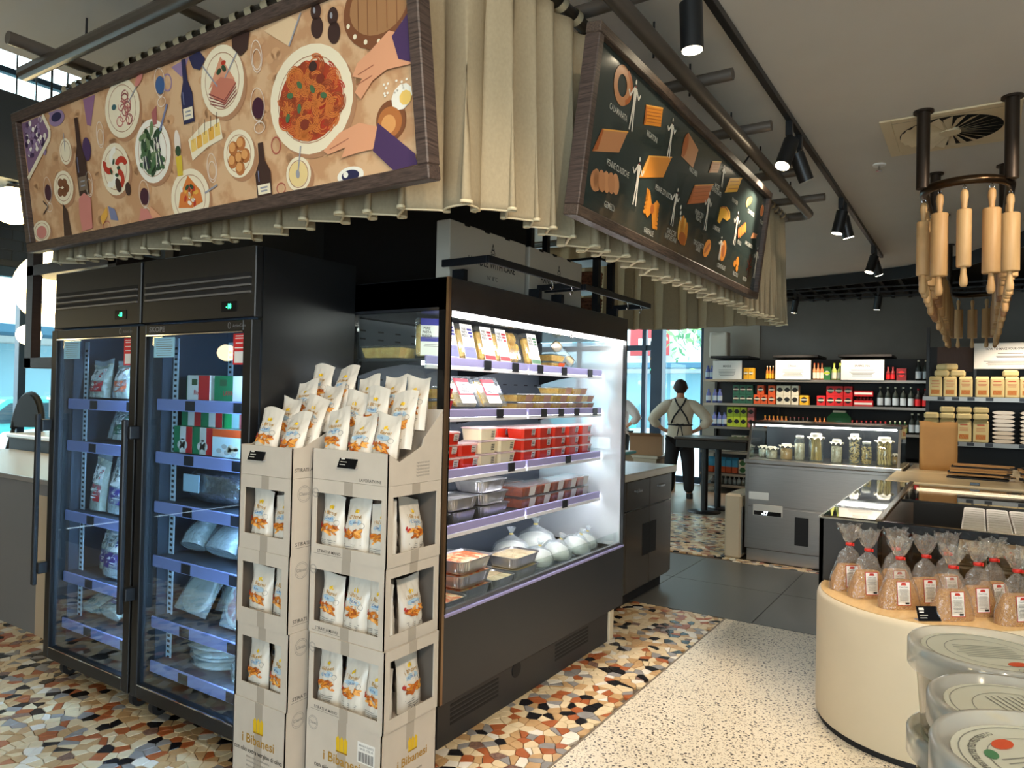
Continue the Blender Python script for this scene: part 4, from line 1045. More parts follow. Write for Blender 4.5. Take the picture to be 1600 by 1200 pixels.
for k in range(4):
    plain = k == 0; h = lv[k+1]-lv[k]-.0005
    pos = ('at the bottom of', 'second from the floor in', 'third from the floor in', 'fourth from the floor in')[k]
    kind = 'closed printed carton ' if plain else 'windowed carton '
    j = (.004, -.006, .006, 0)[k]
    card_box(kind+pos+' the wide stack beside the chilled case', (RXo+j*.5, RYo+j, lv[k]), BW-.002, BD, h, None if plain else (.028, .045, BW-.03, h-.05), None if plain else (.03, .045, BD-.03, h-.04), plain)
    card_box(kind+pos+' the narrow stack beside the fridge', (LXo-j*.4, LYo+j*.3, lv[k]), BD, BW, h, None if plain else (.032, .06, BD-.04, h-.05), None, plain)
    if not plain:
        z = lv[k]+.0055; g = 'snack bags in the carton windows'
        tl = 'white snack bag packed in a '+('lower', 'lower', 'middle', 'upper')[k]+' window carton of the '
        rg = random.Random(20+k)
        for i, yy in enumerate((.068, .193, .318)):
            put_snack(RXo+.048+rg.uniform(0, .006), RYo+yy, z, -PI/2+rg.uniform(-.05, .05), -.05, rg.uniform(-.015, .015), tl+'wide stack', g)
        put_snack(RXo+.20, RYo+.055, z, rg.uniform(-.08, .08), -.05, 0, tl+'wide stack', g)
        put_snack(RXo+.185, RYo+.19, z, -PI/2, -.05, 0, tl+'wide stack', g)
        put_snack(RXo+.185, RYo+.318, z, -PI/2, -.05, 0, tl+'wide stack', g)
        for i, yy in enumerate((.085, .224)):
            put_snack(LXo+.048+rg.uniform(0, .006), LYo+yy, z, -PI/2+rg.uniform(-.08, .08), -.05, rg.uniform(-.02, .02), tl+'narrow stack', g)
            put_snack(LXo+.15, LYo+yy, z, -PI/2+rg.uniform(-.05, .05), -.05, 0, tl+'narrow stack', g)
tray_top('open white carton tray heaped with snack bags on the wide stack', (RXo, RYo, 1.2105), BW-.002, BD)
tray_top('open white carton tray heaped with snack bags on the narrow stack', (LXo, LYo, 1.2105), BD, BW)
g = 'snack bags heaped in the open trays'
rg = random.Random(77)
for r_, (x, z) in enumerate(((.046, .028), (.126, .098), (.206, .170))):
    for c2, y in enumerate((.068, .194, .320)):
        lb = 'white snack bag in the '+('front', 'middle', 'back')[r_]+' row of the wide open tray'
        put_snack(RXo+x+rg.uniform(-.003, .003), RYo+y, 1.215+z+rg.uniform(0, .025), -PI/2+rg.uniform(-.05, .05), -.16, 0, lb, g)
for r_, (x, z) in enumerate(((.046, .012), (.132, .075), (.218, .135), (.30, .195))):
    for c2, y in enumerate((.082, .222)):
        lb = 'white snack bag in the '+('front', 'second', 'third', 'back')[r_]+' row of the narrow open tray'
        put_snack(LXo+x+rg.uniform(-.003, .003), LYo+y, 1.215+z+rg.uniform(0, .02), -PI/2+rg.uniform(-.06, .06), -.28, 0, lb, g)
ticket((RXo-.012, RYo+.195, 1.262), -PI/2, 'black price ticket clipped to the lip of the wide open tray', .95)
ticket((LXo-.012, LYo+.20, 1.268), -PI/2, 'black price ticket clipped to the lip of the narrow open tray', .95)

# ================================================================== GLASS DOOR FRIDGES
LEDC = mat('fridge_led', (186, 222, 255), .3, emit=130)
RAILB = mat('blue_price_rail', (150, 157, 208), .3)
TICKD = mat('ticket_holder', (36, 38, 44), .35)
INNER = mat('fridge_liner', (50, 62, 76), .5)
LADDER = mat('shelf_ladder', (206, 222, 232), .4)
FGLASS = film('fridge_glass', (236, 248, 255), .16, 0.0)
LCD = mat('green_lcd', (60, 255, 170), .4, emit=3)
XF, XB, ZTOP = 1.88, 2.45, 2.135
DOORB = mat('door_black', (16, 18, 21), .42)
def fridge(y0, y1, label, logo, shelves):
    yc = (y0+y1)/2; t = thing('glass_door_fridge', label, 'fridge', (XF, yc, 0)); o = t.location
    w = .03
    def B(*a, m=BLACK, name='panel', bev=0.0, par=t): return MB(o).box(*a, m, bev).obj(name, par)
    B(XF+.05, y0, .12, XB, y0+w, ZTOP, name='side_panel'); B(XF+.05, y1-w, .12, XB, y1, ZTOP, name='side_panel')
    B(XB-.03, y0+w, .12, XB, y1-w, ZTOP, name='back_panel'); B(XF+.05, y0+w, .12, XB-.03, y1-w, .16, name='floor_panel')
    MB(o).box(XF+.05, y0+w, 1.86, XB-.03, y1-w, ZTOP, BLACK).obj('machine_housing', t)
    MB(o).box(XB-.036, y0+w, .16, XB-.03, y1-w, 1.86, INNER).box(XF+.1, y0+w, .16, XB-.036, y0+w+.006, 1.86, INNER).box(XF+.1, y1-w-.006, .16, XB-.036, y1-w, 1.86, INNER).obj('liner', t)
    gp = B(XF+.012, y0+.004, 1.84, XF+.05, y1-.004, ZTOP, name='grille_panel', bev=.004)
    LV = mat('louver_edge', (130, 132, 136), .3, .6)
    for z in (1.945, 1.975, 2.005): MB(o).box(XF+.004, y0+.03, z-.004, XF+.014, y1-.03, z+.004, LV).box(XF+.0105, y0+.03, z+.004, XF+.0125, y1-.03, z+.022, DARK).obj('louver', gp)
    d = B(XF+.008, y0+.12, 1.868, XF+.012, y0+.22, 1.912, m=BLACKG, name='temperature_display')
    P = Paint((XF+.0075, y0+.17, 1.89), (0, -1, 0), (0, 0, 1), off=o); P.text('-18', 0, 0, .03, LCD, 1, .9, .01); P.obj('digits', d)
    # door
    dr = thing('door', 'x', 'x', (0, 0, 0)); del dr['label']; del dr['category']; dr.parent = t
    f = MB(o); a, b, c_ = .055, .045, .06
    f.box(XF, y0+.004, .105, XF+.045, y0+.004+a, 1.83, DOORB, .003).box(XF, y1-.004-a, .105, XF+.045, y1-.004, 1.83, DOORB, .003)
    f.box(XF, y0+.004+a, .105, XF+.045, y1-.004-a, .105+c_, DOORB, .003).box(XF, y0+.004+a, 1.83-b, XF+.045, y1-.004-a, 1.83, DOORB, .003); f.obj('door_frame', dr)
    MB(o).box(XF+.018, y0+.05, .15, XF+.022, y1-.05, 1.79, FGLASS).obj('glass', dr)
    MB(o).box(XF-.001, y0+.06, .163, XF+.004, y1-.06, .168, CHROME).obj('trim_line', dr); MB(o).box(XF-.001, y0+.06, 1.778, XF+.004, y1-.06, 1.783, CHROME).obj('trim_line', dr)
    hd = MB(o).box(XF-.062, y1-.01, .49, XF-.04, y1+.018, 1.39, BLACK, .004).box(XF-.045, y1-.03, .55, XF+.002, y1+.012, .61, BLACK, .003).box(XF-.045, y1-.03, 1.30, XF+.002, y1+.012, 1.36, BLACK, .003).obj('handle', dr)
    P = Paint((XF-.0005, y1, 0), (0, -1, 0), (0, 0, 1), off=o); Wd = y1-y0
    LG = mat('logo_grey', (120, 122, 126), .4)
    if logo: P.text('SKOPE', .15, 1.806, .034, LG, 1, 1.25, .02)
    if logo: P.obj('maker_logo', dr)
    P = Paint((XF-.0005, y1, 0), (0, -1, 0), (0, 0, 1), off=o)
    P.ring(Wd-.15, 1.808, .010, .014, .003, LG, 1); P.text('ActiveCore', Wd-.085, 1.806, .02, LG, 1, .9); P.obj('door_lettering', dr)
    P = Paint((XF+.0175, y1, 0), (0, -1, 0), (0, 0, 1), off=o)
    SR = mat('sticker_red', (206, 40, 44), .5)
    P.rect(Wd-.145, 1.645, Wd-.065, 1.775, SR, 1); P.rect(Wd-.135, 1.652, Wd-.075, 1.70, WHITE, 2); P.lines(Wd-.135, Wd-.075, (1.765, 1.755, 1.735, 1.715), .004, WHITE, 2)
    P.obj('red_sticker', dr); P = Paint((XF+.0175, y1, 0), (0, -1, 0), (0, 0, 1), off=o)
    P.rect(.10, 1.68, .265, 1.772, mat('notice_blue', (150, 206, 232), .5), 1); P.lines(.115, .25, [1.76-k*.010 for k in range(8)], .003, GREYINK, 2); P.obj('blue_notice', dr)
    MB(o).box(XF+.06, y0+w+.002, .2, XF+.075, y0+w+.016, 1.76, LEDC).obj('led_strip', t)
    for yy in (y0+w+.01, y1-w-.055):
        for xx in (XF+.15, XB-.12):
            L = MB(o).box(xx, yy, .2, xx+.004, yy+.04, 1.78, LADDER)
            for k in range(60): L.box(xx-.0008, yy+.01, .22+k*.0255, xx-.0002, yy+.03, .232+k*.0255, DARK)
            L.obj('shelf_ladder', t)
    for z in shelves:
        s = MB(o).box(1.97, y0+w+.012, z-.016, XB-.06, y1-w-.012, z-.002, mat('shelf_wire', (70, 78, 90), .5)).obj('shelf', t)
        rl_ = MB(o).box(1.952, y0+w+.012, z-.05, 1.962, y1-w-.012, z+.004, RAILB, .003).obj('price_rail', s)
        for k in (.2, .62): MB(o).box(1.949, y0+Wd*k-.03, z-.045, 1.952, y0+Wd*k+.04, z-.002, TICKD).obj('ticket_holder', s)
    CW = mat('caster_rubber', (40, 40, 42), .6)
    for cx, cy in ((XF+.09, y0+.08), (XF+.09, y1-.08), (XB-.09, y0+.08), (XB-.09, y1-.08)):
        q = MB(o).cyl((cx+.01, cy-.016, .042), (cx+.01, cy+.016, .042), .042, CW, 20).cyl((cx+.01, cy-.018, .042), (cx+.01, cy+.018, .042), .02, CHROME, 12).obj('caster_wheel', t)
        MB(o).box(cx-.03, cy-.025, .085, cx+.03, cy+.025, .12, CHROME, .004).box(cx-.005, cy-.024, .04, cx+.025, cy-.019, .09, CHROME).box(cx-.005, cy+.019, .04, cx+.025, cy+.024, .09, CHROME).obj('caster_fork', t)
LS = (1.467, 1.244, .871, .544, .297); RS = (1.484, 1.235, 1.001, .746, .459, .251)
fridge(3.325, 4.15, 'black glass door fridge with frozen bags nearest the bar', False, LS)
fridge(2.485, 3.315, 'black glass door fridge with cartons and pizza bases beside the carton stacks', True, RS)
GNOC = mat('gnocchi', (226, 222, 196), .6, noise=.3, nscale=60, bump=.8); GNOC.node_tree.nodes['Noise Texture'].inputs['Detail'].default_value = 2
FROZ = mat('frozen_white', (214, 222, 224), .35, noise=.25, nscale=70, bump=.9); CLEARB = film('clear_plastic_bag', (240, 248, 250), .35, .12, milky=.22, bump=.6, bscale=60)
FOIL = mat('foil', (196, 200, 204), .22, .95, bump=.9, nscale=38)
LRED, LORG, LGRN, LPUR = mat('label_red', (196, 44, 52), .5), mat('label_orange', (226, 104, 60), .5), mat('label_green', (36, 104, 78), .5), mat('label_purple', (62, 50, 128), .5)
def pasta_label(P, x0, z0, w, h, colr, L=1):
    P.rect(x0, z0+h*.5, x0+w, z0+h, WHITE, L, 3); P.rect(x0, z0, x0+w, z0+h*.46, colr, L, 3)
    for k in range(3): P.rect(x0+w*.6, z0+h*(.62+.12*k), x0+w*(.95-.08*(2-k)), z0+h*(.71+.12*k), colr, L+1)
    for k, s in enumerate(('PURE', 'PASTA', 'FRESCA')): P.text(s, x0+w*.31, z0+h*(.9-.12*k), h*.12, INK, L+1, .8, .02)
    P.text('GNOCCHI', x0+w*.5, z0+h*.3, h*.12, WHITE, L+1, .9, .02); P.lines(x0+w*.2, x0+w*.8, (z0+h*.17, z0+h*.1), h*.03, WHITE, L+1)
def food_bag(name, label, x, y, z, w, h, d, body, colr, rotz=-PI/2, tilt=-.1, roll=0, seed=1, group='frozen bags in the left fridge', cat='food bag', lab=True, lumps=.003):
    t = thing(name, label, cat, (x, y, z+.004+d*.5*math.sin(abs(tilt))+w*.5*math.sin(abs(roll))), 0, group)
    t.rotation_euler = (Matrix.Rotation(rotz, 4, 'Z') @ Matrix.Rotation(roll, 4, 'Y') @ Matrix.Rotation(tilt, 4, 'X')).to_euler()
    b = Bag(w, h, d, seed, .1, .005, .8, 0, .97, lumps); inner = Bag(w*.93, h*.86, d*.9, seed, .05, .004, .8, 0, .97, lumps)
    inner.mesh(body).obj('contents', t, (0, 0, .003)); b.mesh(CLEARB).obj('wrapper', t)
    if lab:
        P = b.paint(); pasta_label(P, -w*.3, h*.16, w*.6, h*.6, colr); P.obj('label', t)
food_bag('gnocchi_bag', 'clear bag of gnocchi with red label on the top fridge shelf', 2.03, 3.93, 1.47, .2, .21, .07, GNOC, LRED, seed=2)
food_bag('gnocchi_bag', 'clear bag of gnocchi with orange label on the top fridge shelf', 2.03, 3.70, 1.47, .19, .21, .07, GNOC, LORG, seed=3)
food_bag('gnocchi_bag', 'clear bag with green label leaning on the second fridge shelf', 2.06, 3.74, 1.247, .22, .175, .07, GNOC, LGRN, tilt=-.2, seed=4)
food_bag('gnocchi_bag', 'half empty clear bag beside the green labelled one', 2.10, 3.90, 1.247, .15, .17, .05, FROZ, LGRN, tilt=-.25, seed=5, lab=False)
food_bag('gnocchi_bag', 'slim clear bag with red banded label on the third fridge shelf', 2.03, 3.92, .874, .15, .31, .06, GNOC, LRED, seed=6)
food_bag('gnocchi_bag', 'plump bag of white gnocchi with purple label on the third fridge shelf', 2.04, 3.71, .874, .24, .31, .09, FROZ, LPUR, seed=7)
food_bag('gnocchi_bag', 'plump bag of white gnocchi with purple label on the fourth fridge shelf', 2.04, 3.73, .547, .26, .30, .09, FROZ, LPUR, seed=8)
food_bag('gnocchi_bag', 'dim bag with purple label tucked at the end of the fourth fridge shelf', 2.10, 3.93, .547, .16, .26, .07, GNOC, LPUR, seed=9)
for i, (yy, xx, zz) in enumerate(((3.94, 2.08, .31), (3.77, 2.08, .315), (3.60, 2.08, .32))):
    food_bag('pasta_bag', ('flat bag of pale pasta lying on the bottom fridge shelf', 'flat bag of pasta with dark label lying on the bottom fridge shelf', 'flat bag of mixed pasta lying against the fridge door')[i], xx-.06, yy, zz, .2, .26, .08, GNOC, LPUR, tilt=-1.15, roll=.15*i-.1, seed=10+i, lab=(i == 1))
# cartons
CG, CR, CW2 = mat('carton_green', (24, 128, 84), .4), mat('carton_red', (206, 40, 44), .4), mat('carton_white', (230, 228, 220), .4)
def carton(label, x, y, z, w, h, d, cols, txt=None, group=None, extra=None):
    """front faces -X; y is the centre"""
    t = thing('food_carton', label, 'carton', (x, y, z), 0, group)
    MB().box(0, -w/2, 0, d, w/2, h, cols[0], .001).obj('box', t)
    P = Paint((0, w/2, 0), (0, -1, 0), (0, 0, 1)); n = len(cols)
    for k, m in enumerate(cols): P.rect(w*k/n, 0.001, w*(k+1)/n, h-.001, m, 1)
    if txt: P.text(txt, w*.5, h*.3, h*.26, CR if cols[0] != CR else WHITE, 3, .95, .02); P.rect(w*.2, h*.6, w*.45, h*.85, mat('crest', (60, 92, 60), .5), 2)
    if extra: extra(P, w, h)
    P.obj('print', t)
carton('green white and red carton facing out on the top shelf of the carton fridge', 2.0, 3.02, 1.487, .17, .115, .14, (CW2, CW2, CR, CR), 'Floriò')
carton('green carton end beside the white and red one', 2.06, 3.16, 1.487, .09, .115, .14, (CG,), None)
carton('green and white dessert carton against the fridge door edge', 2.0, 2.80, 1.487, .2, .113, .14, (CG, CG, CW2), 'LAVA')
def puff(P, w, h):
    for a, b in ((.35, .3), (.5, .4), (.62, .3), (.48, .2), (.5, .62)): P.ell(w*a, h*b, w*.14, h*.15, CW2, 3, 14)
g = 'tricolour cartons on the second shelf'
lb = 'tricolour carton with white puff picture in the lower row of the second shelf'
carton(lb, 2.0, 3.13, 1.238, .145, .125, .16, (CG, CW2, CR), None, g, puff); carton(lb, 2.0, 2.975, 1.238, .145, .125, .16, (CG, CW2, CR), None, g, puff)
lb = 'tricolour carton in the upper row of the second shelf'
carton(lb, 2.02, 3.10, 1.3645, .15, .09, .14, (CG, CW2, CR), None, g); carton(lb, 2.02, 2.94, 1.3645, .15, .09, .14, (CG, CW2, CR), None, g); carton(lb, 2.02, 2.77, 1.3645, .16, .09, .14, (mat('carton_bright_green', (40, 190, 110), .4), mat('carton_sky', (176, 224, 226), .4), mat('carton_pink', (226, 110, 110), .4)), None, g)
def gn(P, w, h):
    P.rect(0, h*.72, w, h-.001, mat('carton_orange', (232, 90, 40), .4), 2)
    for i in range(16): P.ell(w*(.2+.6*hashn(i, 1)), h*(.12+.28*hashn(i, 2)), w*.08, h*.09, (CW2, mat('carton_grey', (176, 176, 170), .4), mat('carton_cream', (226, 214, 184), .4))[i % 3], 3+i % 3, 10)
carton('large white carton with orange band and gnocchi picture on the second shelf', 1.99, 2.77, 1.238, .24, .125, .17, (mat('carton_ice', (206, 228, 230), .4),), None, None, gn)
# foil parcel
t = thing('foil_parcel', 'crumpled shiny foil parcel with label on the third shelf of the carton fridge', 'parcel', (2.14, 2.93, 1.004))
mb = MB(); g_ = []
for i in range(18):
    row = []
    for j in range(25):
        th = PI*i/17; ph = 2*PI*j/24; r = 1+.10*wrinkle(math.cos(ph)*3, th*2, 3)
        ca, sa, ct, st = math.cos(ph), math.sin(ph), math.cos(th), math.sin(th)
        se = lambda v, e: math.copysign(abs(v)**e, v)
        row.append((.14*r*se(st, .6)*se(ca, .6), .24*r*se(st, .6)*se(sa, .6), .088+.085*r*se(ct, .7)))
    g_.append(row)
mb.grid(g_, FOIL); mb.obj('wrap', t); MB().box(-.152, .05, .06, -.149, .17, .14, mat('label_ice', (170, 200, 216), .5)).obj('label', t)
food_bag('chip_bag', 'clear bag of white potato sticks with blue label on the fourth shelf', 2.055, 2.90, .75, .23, .2, .11, FROZ, LPUR, tilt=-.75, seed=21, lab=False, group='bags of potato sticks'); food_bag('chip_bag', 'clear bag of white potato sticks at the open end of the fourth shelf', 2.055, 3.115, .75, .17, .2, .1, FROZ, LPUR, tilt=-.7, roll=-.08, seed=22, lab=False, group='bags of potato sticks'); food_bag('chip_bag', 'clear bag of white potato sticks by the door hinge', 2.05, 2.70, .75, .15, .19, .09, FROZ, LPUR, tilt=-.6, seed=23, lab=False, group='bags of potato sticks')
food_bag('chip_bag', 'small bag of potato sticks lying behind the others', 2.2, 2.95, .80, .22, .2, .1, FROZ, LPUR, tilt=-1.0, seed=24, lab=False, group='bags of potato sticks')
DOUGH = mat('dough', (206, 198, 182), .6, noise=.15, nscale=12); SAUCE = mat('pizza_sauce', (176, 62, 34), .5, rgb2=(232, 214, 190), nscale=16, contrast=(.42, .52))
def disc(label, name, x, y, z, r, tilt, top=None, cat='pizza', roll=0.0):
    t = thing(name, label, cat, (x, y, z+.004+.03*math.sin(abs(tilt))+r*1.1*math.sin(abs(roll)))); t.rotation_euler = (Matrix.Rotation(-PI/2, 4, 'Z') @ Matrix.Rotation(roll, 4, 'Y') @ Matrix.Rotation(tilt, 4, 'X')).to_euler()
    M = Matrix.Translation((0, 0, r)) @ Matrix.Rotation(PI/2, 4, 'X')
    MB().lathe([(0, -.012), (r*.97, -.012), (r, 0), (r*.95, .014), (r*.86, .010), (0, .008)], DOUGH, 32, M=M).obj('crust', t)
    if top: MB().lathe([(0, .012), (r*.5, .013), (r*.84, .011)], top, 28, M=M).obj('topping', t)
    b = Bag(2*r+.05, 2*r+.03, .06, 5, .04, .006, .6, 0, 1.0); b.mesh(CLEARB).obj('wrapper', t)
disc('round plain pizza base in clear plastic leaning on the fifth shelf', 'plain_pizza', 2.03, 3.09, .465, .1, -.55, roll=.05)
disc('second plain pizza base in clear plastic leaning on the fifth shelf', 'plain_pizza', 2.14, 2.93, .465, .1, -.5, roll=-.06)
disc('pizza with tomato and cheese in clear plastic on the fifth shelf', 'frozen_pizza', 2.035, 2.74, .465, .105, -.25, SAUCE, 'pizza')
for k in range(6):
    t = thing('flatbread', 'wrapped white flatbread in the pile on the bottom shelf of the carton fridge', 'flatbread', (2.18+.012*math.sin(k*2), 3.0-.012*math.cos(k*3), .253+k*.027), 0, 'flatbreads on the bottom shelf')
    MB().lathe([(0, 0), (.14, .0), (.155, .010), (.15, .019), (0, .021)], DOUGH, 26, sy=1.02).obj('bread', t)
    MB().lathe([(0, -.001), (.15, -.001), (.166+.004*(k % 2), .011), (.155, .021), (0, .0235)], CLEARB, 26, sy=1.02).obj('wrapper', t)
for k in range(3):
    t = thing('flatbread', 'wrapped flatbread in the smaller pile by the hinge of the carton fridge', 'flatbread', (2.12, 2.705, .253+k*.027), 0, 'flatbreads on the bottom shelf')
    MB().lathe([(0, 0), (.1, .0), (.11, .010), (.105, .019), (0, .021)], DOUGH, 24, sy=.9).obj('bread', t)
    MB().lathe([(0, -.001), (.11, -.001), (.12, .011), (.11, .021), (0, .0235)], CLEARB, 24, sy=.9).obj('wrapper', t)

# ================================================================== DARK CORE behind fridges and case
struct(MB().box(2.56, 2.75, 0, 4.36, 4.1, 3.0, DARK).obj('wall_core'))
struct(MB().box(2.46, 2.72, 2.06, 4.36, 2.75, 3.0, DARK).obj('wall_core_front'))

# ================================================================== CHILLED DISPLAY CASE
LAV = mat('lavender_rail', (168, 164, 214), .35); RAILW = mat('rail_white', (232, 234, 240), .4)
STRIP = mat('case_light', (255, 252, 246), .3, emit=14); STRIP2 = mat('shelf_light', (250, 250, 255), .3, emit=12)
CASEB = mat('case_back', (74, 82, 92), .5); DECK = mat('deck_steel', (150, 152, 156), .3, .9)
X0, X1, YF, YB = 2.46, 4.35, 1.93, 2.69
cs = thing('chilled_display_case', 'long dark open chilled case with lit shelves of fresh pasta and sauces', 'display case', ((X0+X1)/2, (YF+YB)/2, 0)); o = cs.location
def CB(*a, m=CHAR, name='panel', bev=0.0, par=cs): return MB(o).box(*a, m, bev).obj(name, par)
CB(X0, YF, .195, X1, YF+.03, .575, name='front_panel', bev=.002)
kp = CB(X0+.01, YF+.02, .0, 4.17, YF+.05, .19, m=mat('kick_panel', (46, 47, 49), .5), name='kick_panel')
for xa, xb in ((2.56, 2.94), (3.5, 3.9)):
    for k in range(5): MB(o).box(xa, YF+.0185, .075+k*.02, xb, YF+.0205, .086+k*.02, DARK).obj('vent_slot', kp)
MB(o).cyl((3.1, YF+.017, .155), (3.1, YF+.021, .155), .04, DARK, 24).obj('round_plug', kp)
CB(4.19, YF+.015, 0, 4.25, YF+.06, .19, m=CREAM, name='leg', bev=.003); CB(2.5, YB-.1, 0, 2.56, YB-.04, .19, m=CREAM, name='leg')
CB(X0, YF+.05, .19, X1, YB, .22, name='floor_pan')
CB(X0, YB-.03, .22, X1, YB, 2.05, m=BLACK, name='back_shell')
bp = CB(X0+.03, 2.56, .5, X1-.03, 2.575, 1.9, m=CASEB, name='back_panel')
for z in (1.30, 1.54, 1.60, 1.80, 1.84):
    for k in range(14): MB(o).box(2.56+k*.128, 2.558, z, 2.60+k*.128, 2.561, z+.008, DARK).obj('back_slot', bp)
CB(X0+.03, YF+.035, .52, X1-.03, 2.56, .545, m=DECK, name='deck')
MB(o).box(X0+.03, YF+.008, .575, X1-.03, YF+.03, .60, DECK, .003).box(X0+.03, YF+.030, .545, X1-.03, YF+.036, .575, DECK).obj('front_bumper', cs)
CB(X0+.03, YF+.03, .60, X1-.03, YF+.034, .665, m=GLASS, name='front_lip')
MB(o).box(X0+.02, YF-.002, .568, X1, YF+.012, .582, LAV, .002).obj('bumper_strip', cs)
# canopy
CB(X0, YF, 1.905, X1, YB-.03, 2.05, m=mat('canopy_slate', (38, 40, 45), .22), name='canopy', bev=.003)
CB(X0+.03, YF+.012, 1.884, 4.22, YF+.04, 1.904, m=STRIP, name='light_strip')
CB(4.235, YF+.012, 1.884, 4.32, YF+.04, 1.904, m=STRIP, name='light_strip')
# near end panel with window
e = MB(o); a = X0; b = X0+.03; EBG = mat('end_black_glass', (20, 21, 23), .03)
e.box(a, YF+.005, .195, b, YB, .9, EBG).box(a, YF+.005, 1.92, b, YB, 2.05, EBG).box(a, 2.495, .9, b, YB, 1.92, EBG).box(a, YF+.005, .9, b, 1.985, 1.92, EBG).obj('end_panel', cs)
CB(X0+.012, 1.985, .9, X0+.018, 2.495, 1.92, m=GLASS, name='end_window')
CB(X0-.004, YF-.002, .2, X0+.012, YF+.012, 2.05, m=mat('bronze_edge', (150, 124, 98), .3, .8), name='corner_trim')
# far end: glass side with white inner
CB(X1-.03, YF+.02, .575, X1-.022, 2.56, 1.9, m=film('frosted_end', (246, 250, 252), .3, .1, milky=.45), name='end_glass')
CB(X1-.018, YF, .575, X1, YF+.06, 1.905, m=mat('end_post', (70, 72, 74), .2, .5), name='end_post'); CB(X1-.018, YB-.1, .22, X1, YB, 1.905, m=BLACK, name='end_post')
SHZ = (1.70, 1.455, 1.17, .905)
for z in SHZ:
    for (xa, xb) in ((X0+.045, 3.372), (3.388, X1-.05)):
        s = CB(xa, 2.10, z-.012, xb, 2.52, z, m=mat('shelf_grey', (60, 64, 70), .5), name='shelf')
        MB(o).box(xa, 2.085, z-.026, xb, 2.10, z+.014, LAV, .003).box(xa, 2.083, z-.046, xb, 2.098, z-.027, RAILW, .002).obj('price_rail', s)
        MB(o).box(xa+.01, 2.105, z-.03, xb-.01, 2.125, z-.0125, STRIP2).obj('shelf_light', s)
        for xq in (xa+.01, xb-.02):
            M = Matrix(((0, 0, 1), (1, 0, 0), (0, 1, 0))).to_4x4()
            MB(o).prism([(2.13, z-.013), (2.555, z-.013), (2.555, z-.09), (2.40, z-.05)], xq, xq+.006, BLACK, M).obj('bracket', s)
for z, xs in ((1.70, (2.98, 3.24, 3.5, 3.78, 4.12)), (1.455, (3.1, 3.55, 3.75, 3.95, 4.2)), (1.17, (3.22, 3.85)), (.905, (3.82,))):
    for x in xs: CB(x-.032, 2.079, z-.036, x+.032, 2.0835, z+.012, m=TICKD, name='ticket_holder', bev=.002)
# ---- case contents
PASTAY = mat('egg_pasta', (246, 204, 96), .5, rgb2=(220, 156, 54), nscale=45, bump=1.0); TORT = mat('tortellini', (242, 210, 126), .5, rgb2=(212, 162, 76), nscale=30, bump=1.0)
CLEARP = film('clear_pack', (246, 250, 250), .25, .06, milky=.06)
LABR2, LABB, LABG, LABO = mat('pack_red', (186, 36, 48), .5), mat('pack_blue', (58, 56, 150), .5), mat('pack_green', (60, 120, 80), .5), mat('pack_orange', (226, 92, 40), .5)
def pasta_pack(label, x, y, z, colr, filling, lean=-.26, w=.13, h=.188, d=.05, rotz=0.0, group='leaning pasta packs', inv=False, roll=0.0):
    t = thing('pasta_pack', label, 'pasta pack', (x, y, z+d*math.sin(abs(lean))+.0005), 0, group); t.rotation_euler = (Matrix.Rotation(rotz, 4, 'Z') @ Matrix.Rotation(roll, 4, 'Y') @ Matrix.Rotation(lean, 4, 'X')).to_euler()
    mb = MB(); mb.box(-w/2+.006, .004, .006, w/2-.006, d-.006, h*.86, filling, .012); mb.obj('pasta', t)
    for i in range(10):
        pass
    MB().box(-w/2, 0, 0, w/2, d, h, CLEARP, .008).obj('tray', t)
    P = Paint((0, -.0006, 0), (1, 0, 0), (0, 0, 1)); x0 = -w*.30
    P.rect(x0, 0.004, x0+w*.78, h-.004, WHITE, 1)
    if inv: P.rect(x0, h*.80, x0+w*.78, h-.004, colr, 2); P.rect(x0, h*.38, x0+w*.78, h*.5, colr, 2)
    else:
        for k in range(3): P.rect(x0+w*(.42+.05*k), h*(.80-.09*k), x0+w*.72, h*(.86-.09*k), colr, 2)
        P.rect(x0+.004, .008, x0+w*.76, h*(.16 if colr != LABB else .34), colr if colr != LABB else mat('pack_blue_pale', (120, 124, 186), .5), 2)
    for k, s in enumerate(('PURE', 'PASTA', 'FRESCA')): P.text(s, x0+w*.22, h*(.83-.09*k) if not inv else h*(.72-.1*k), h*.10, INK, 3, .75, .02)
    P.lines(x0+w*.1, x0+w*.66, (h*.52, h*.47, h*.30, h*.26), h*.012, GREYINK, 2); P.obj('label', t)
z1 = 1.7005
pasta_pack('upright clear pack of tortellini with purple label by the case end window', 2.585, 2.14, z1, LABB, TORT, -.22, inv=True, rotz=-.85)
for i, (x, cq, fl, lb) in enumerate(((2.74, LABB, TORT, 'leaning pasta pack with three blue bars at the window end of the top shelf'), (2.89, LABB, TORT, 'leaning pasta pack with three blue bars beside the red barred packs'), (3.06, LABR2, PASTAY, 'leaning pasta pack with red bars and red base beside the blue barred pack'), (3.20, LABR2, PASTAY, 'leaning pasta pack with red bars beside the tagliatelle nests'), (3.52, LABG, PASTAY, 'leaning pasta pack with green bars over yellow nests'))):
    pasta_pack(lb, x, 2.125, z1, cq, fl)
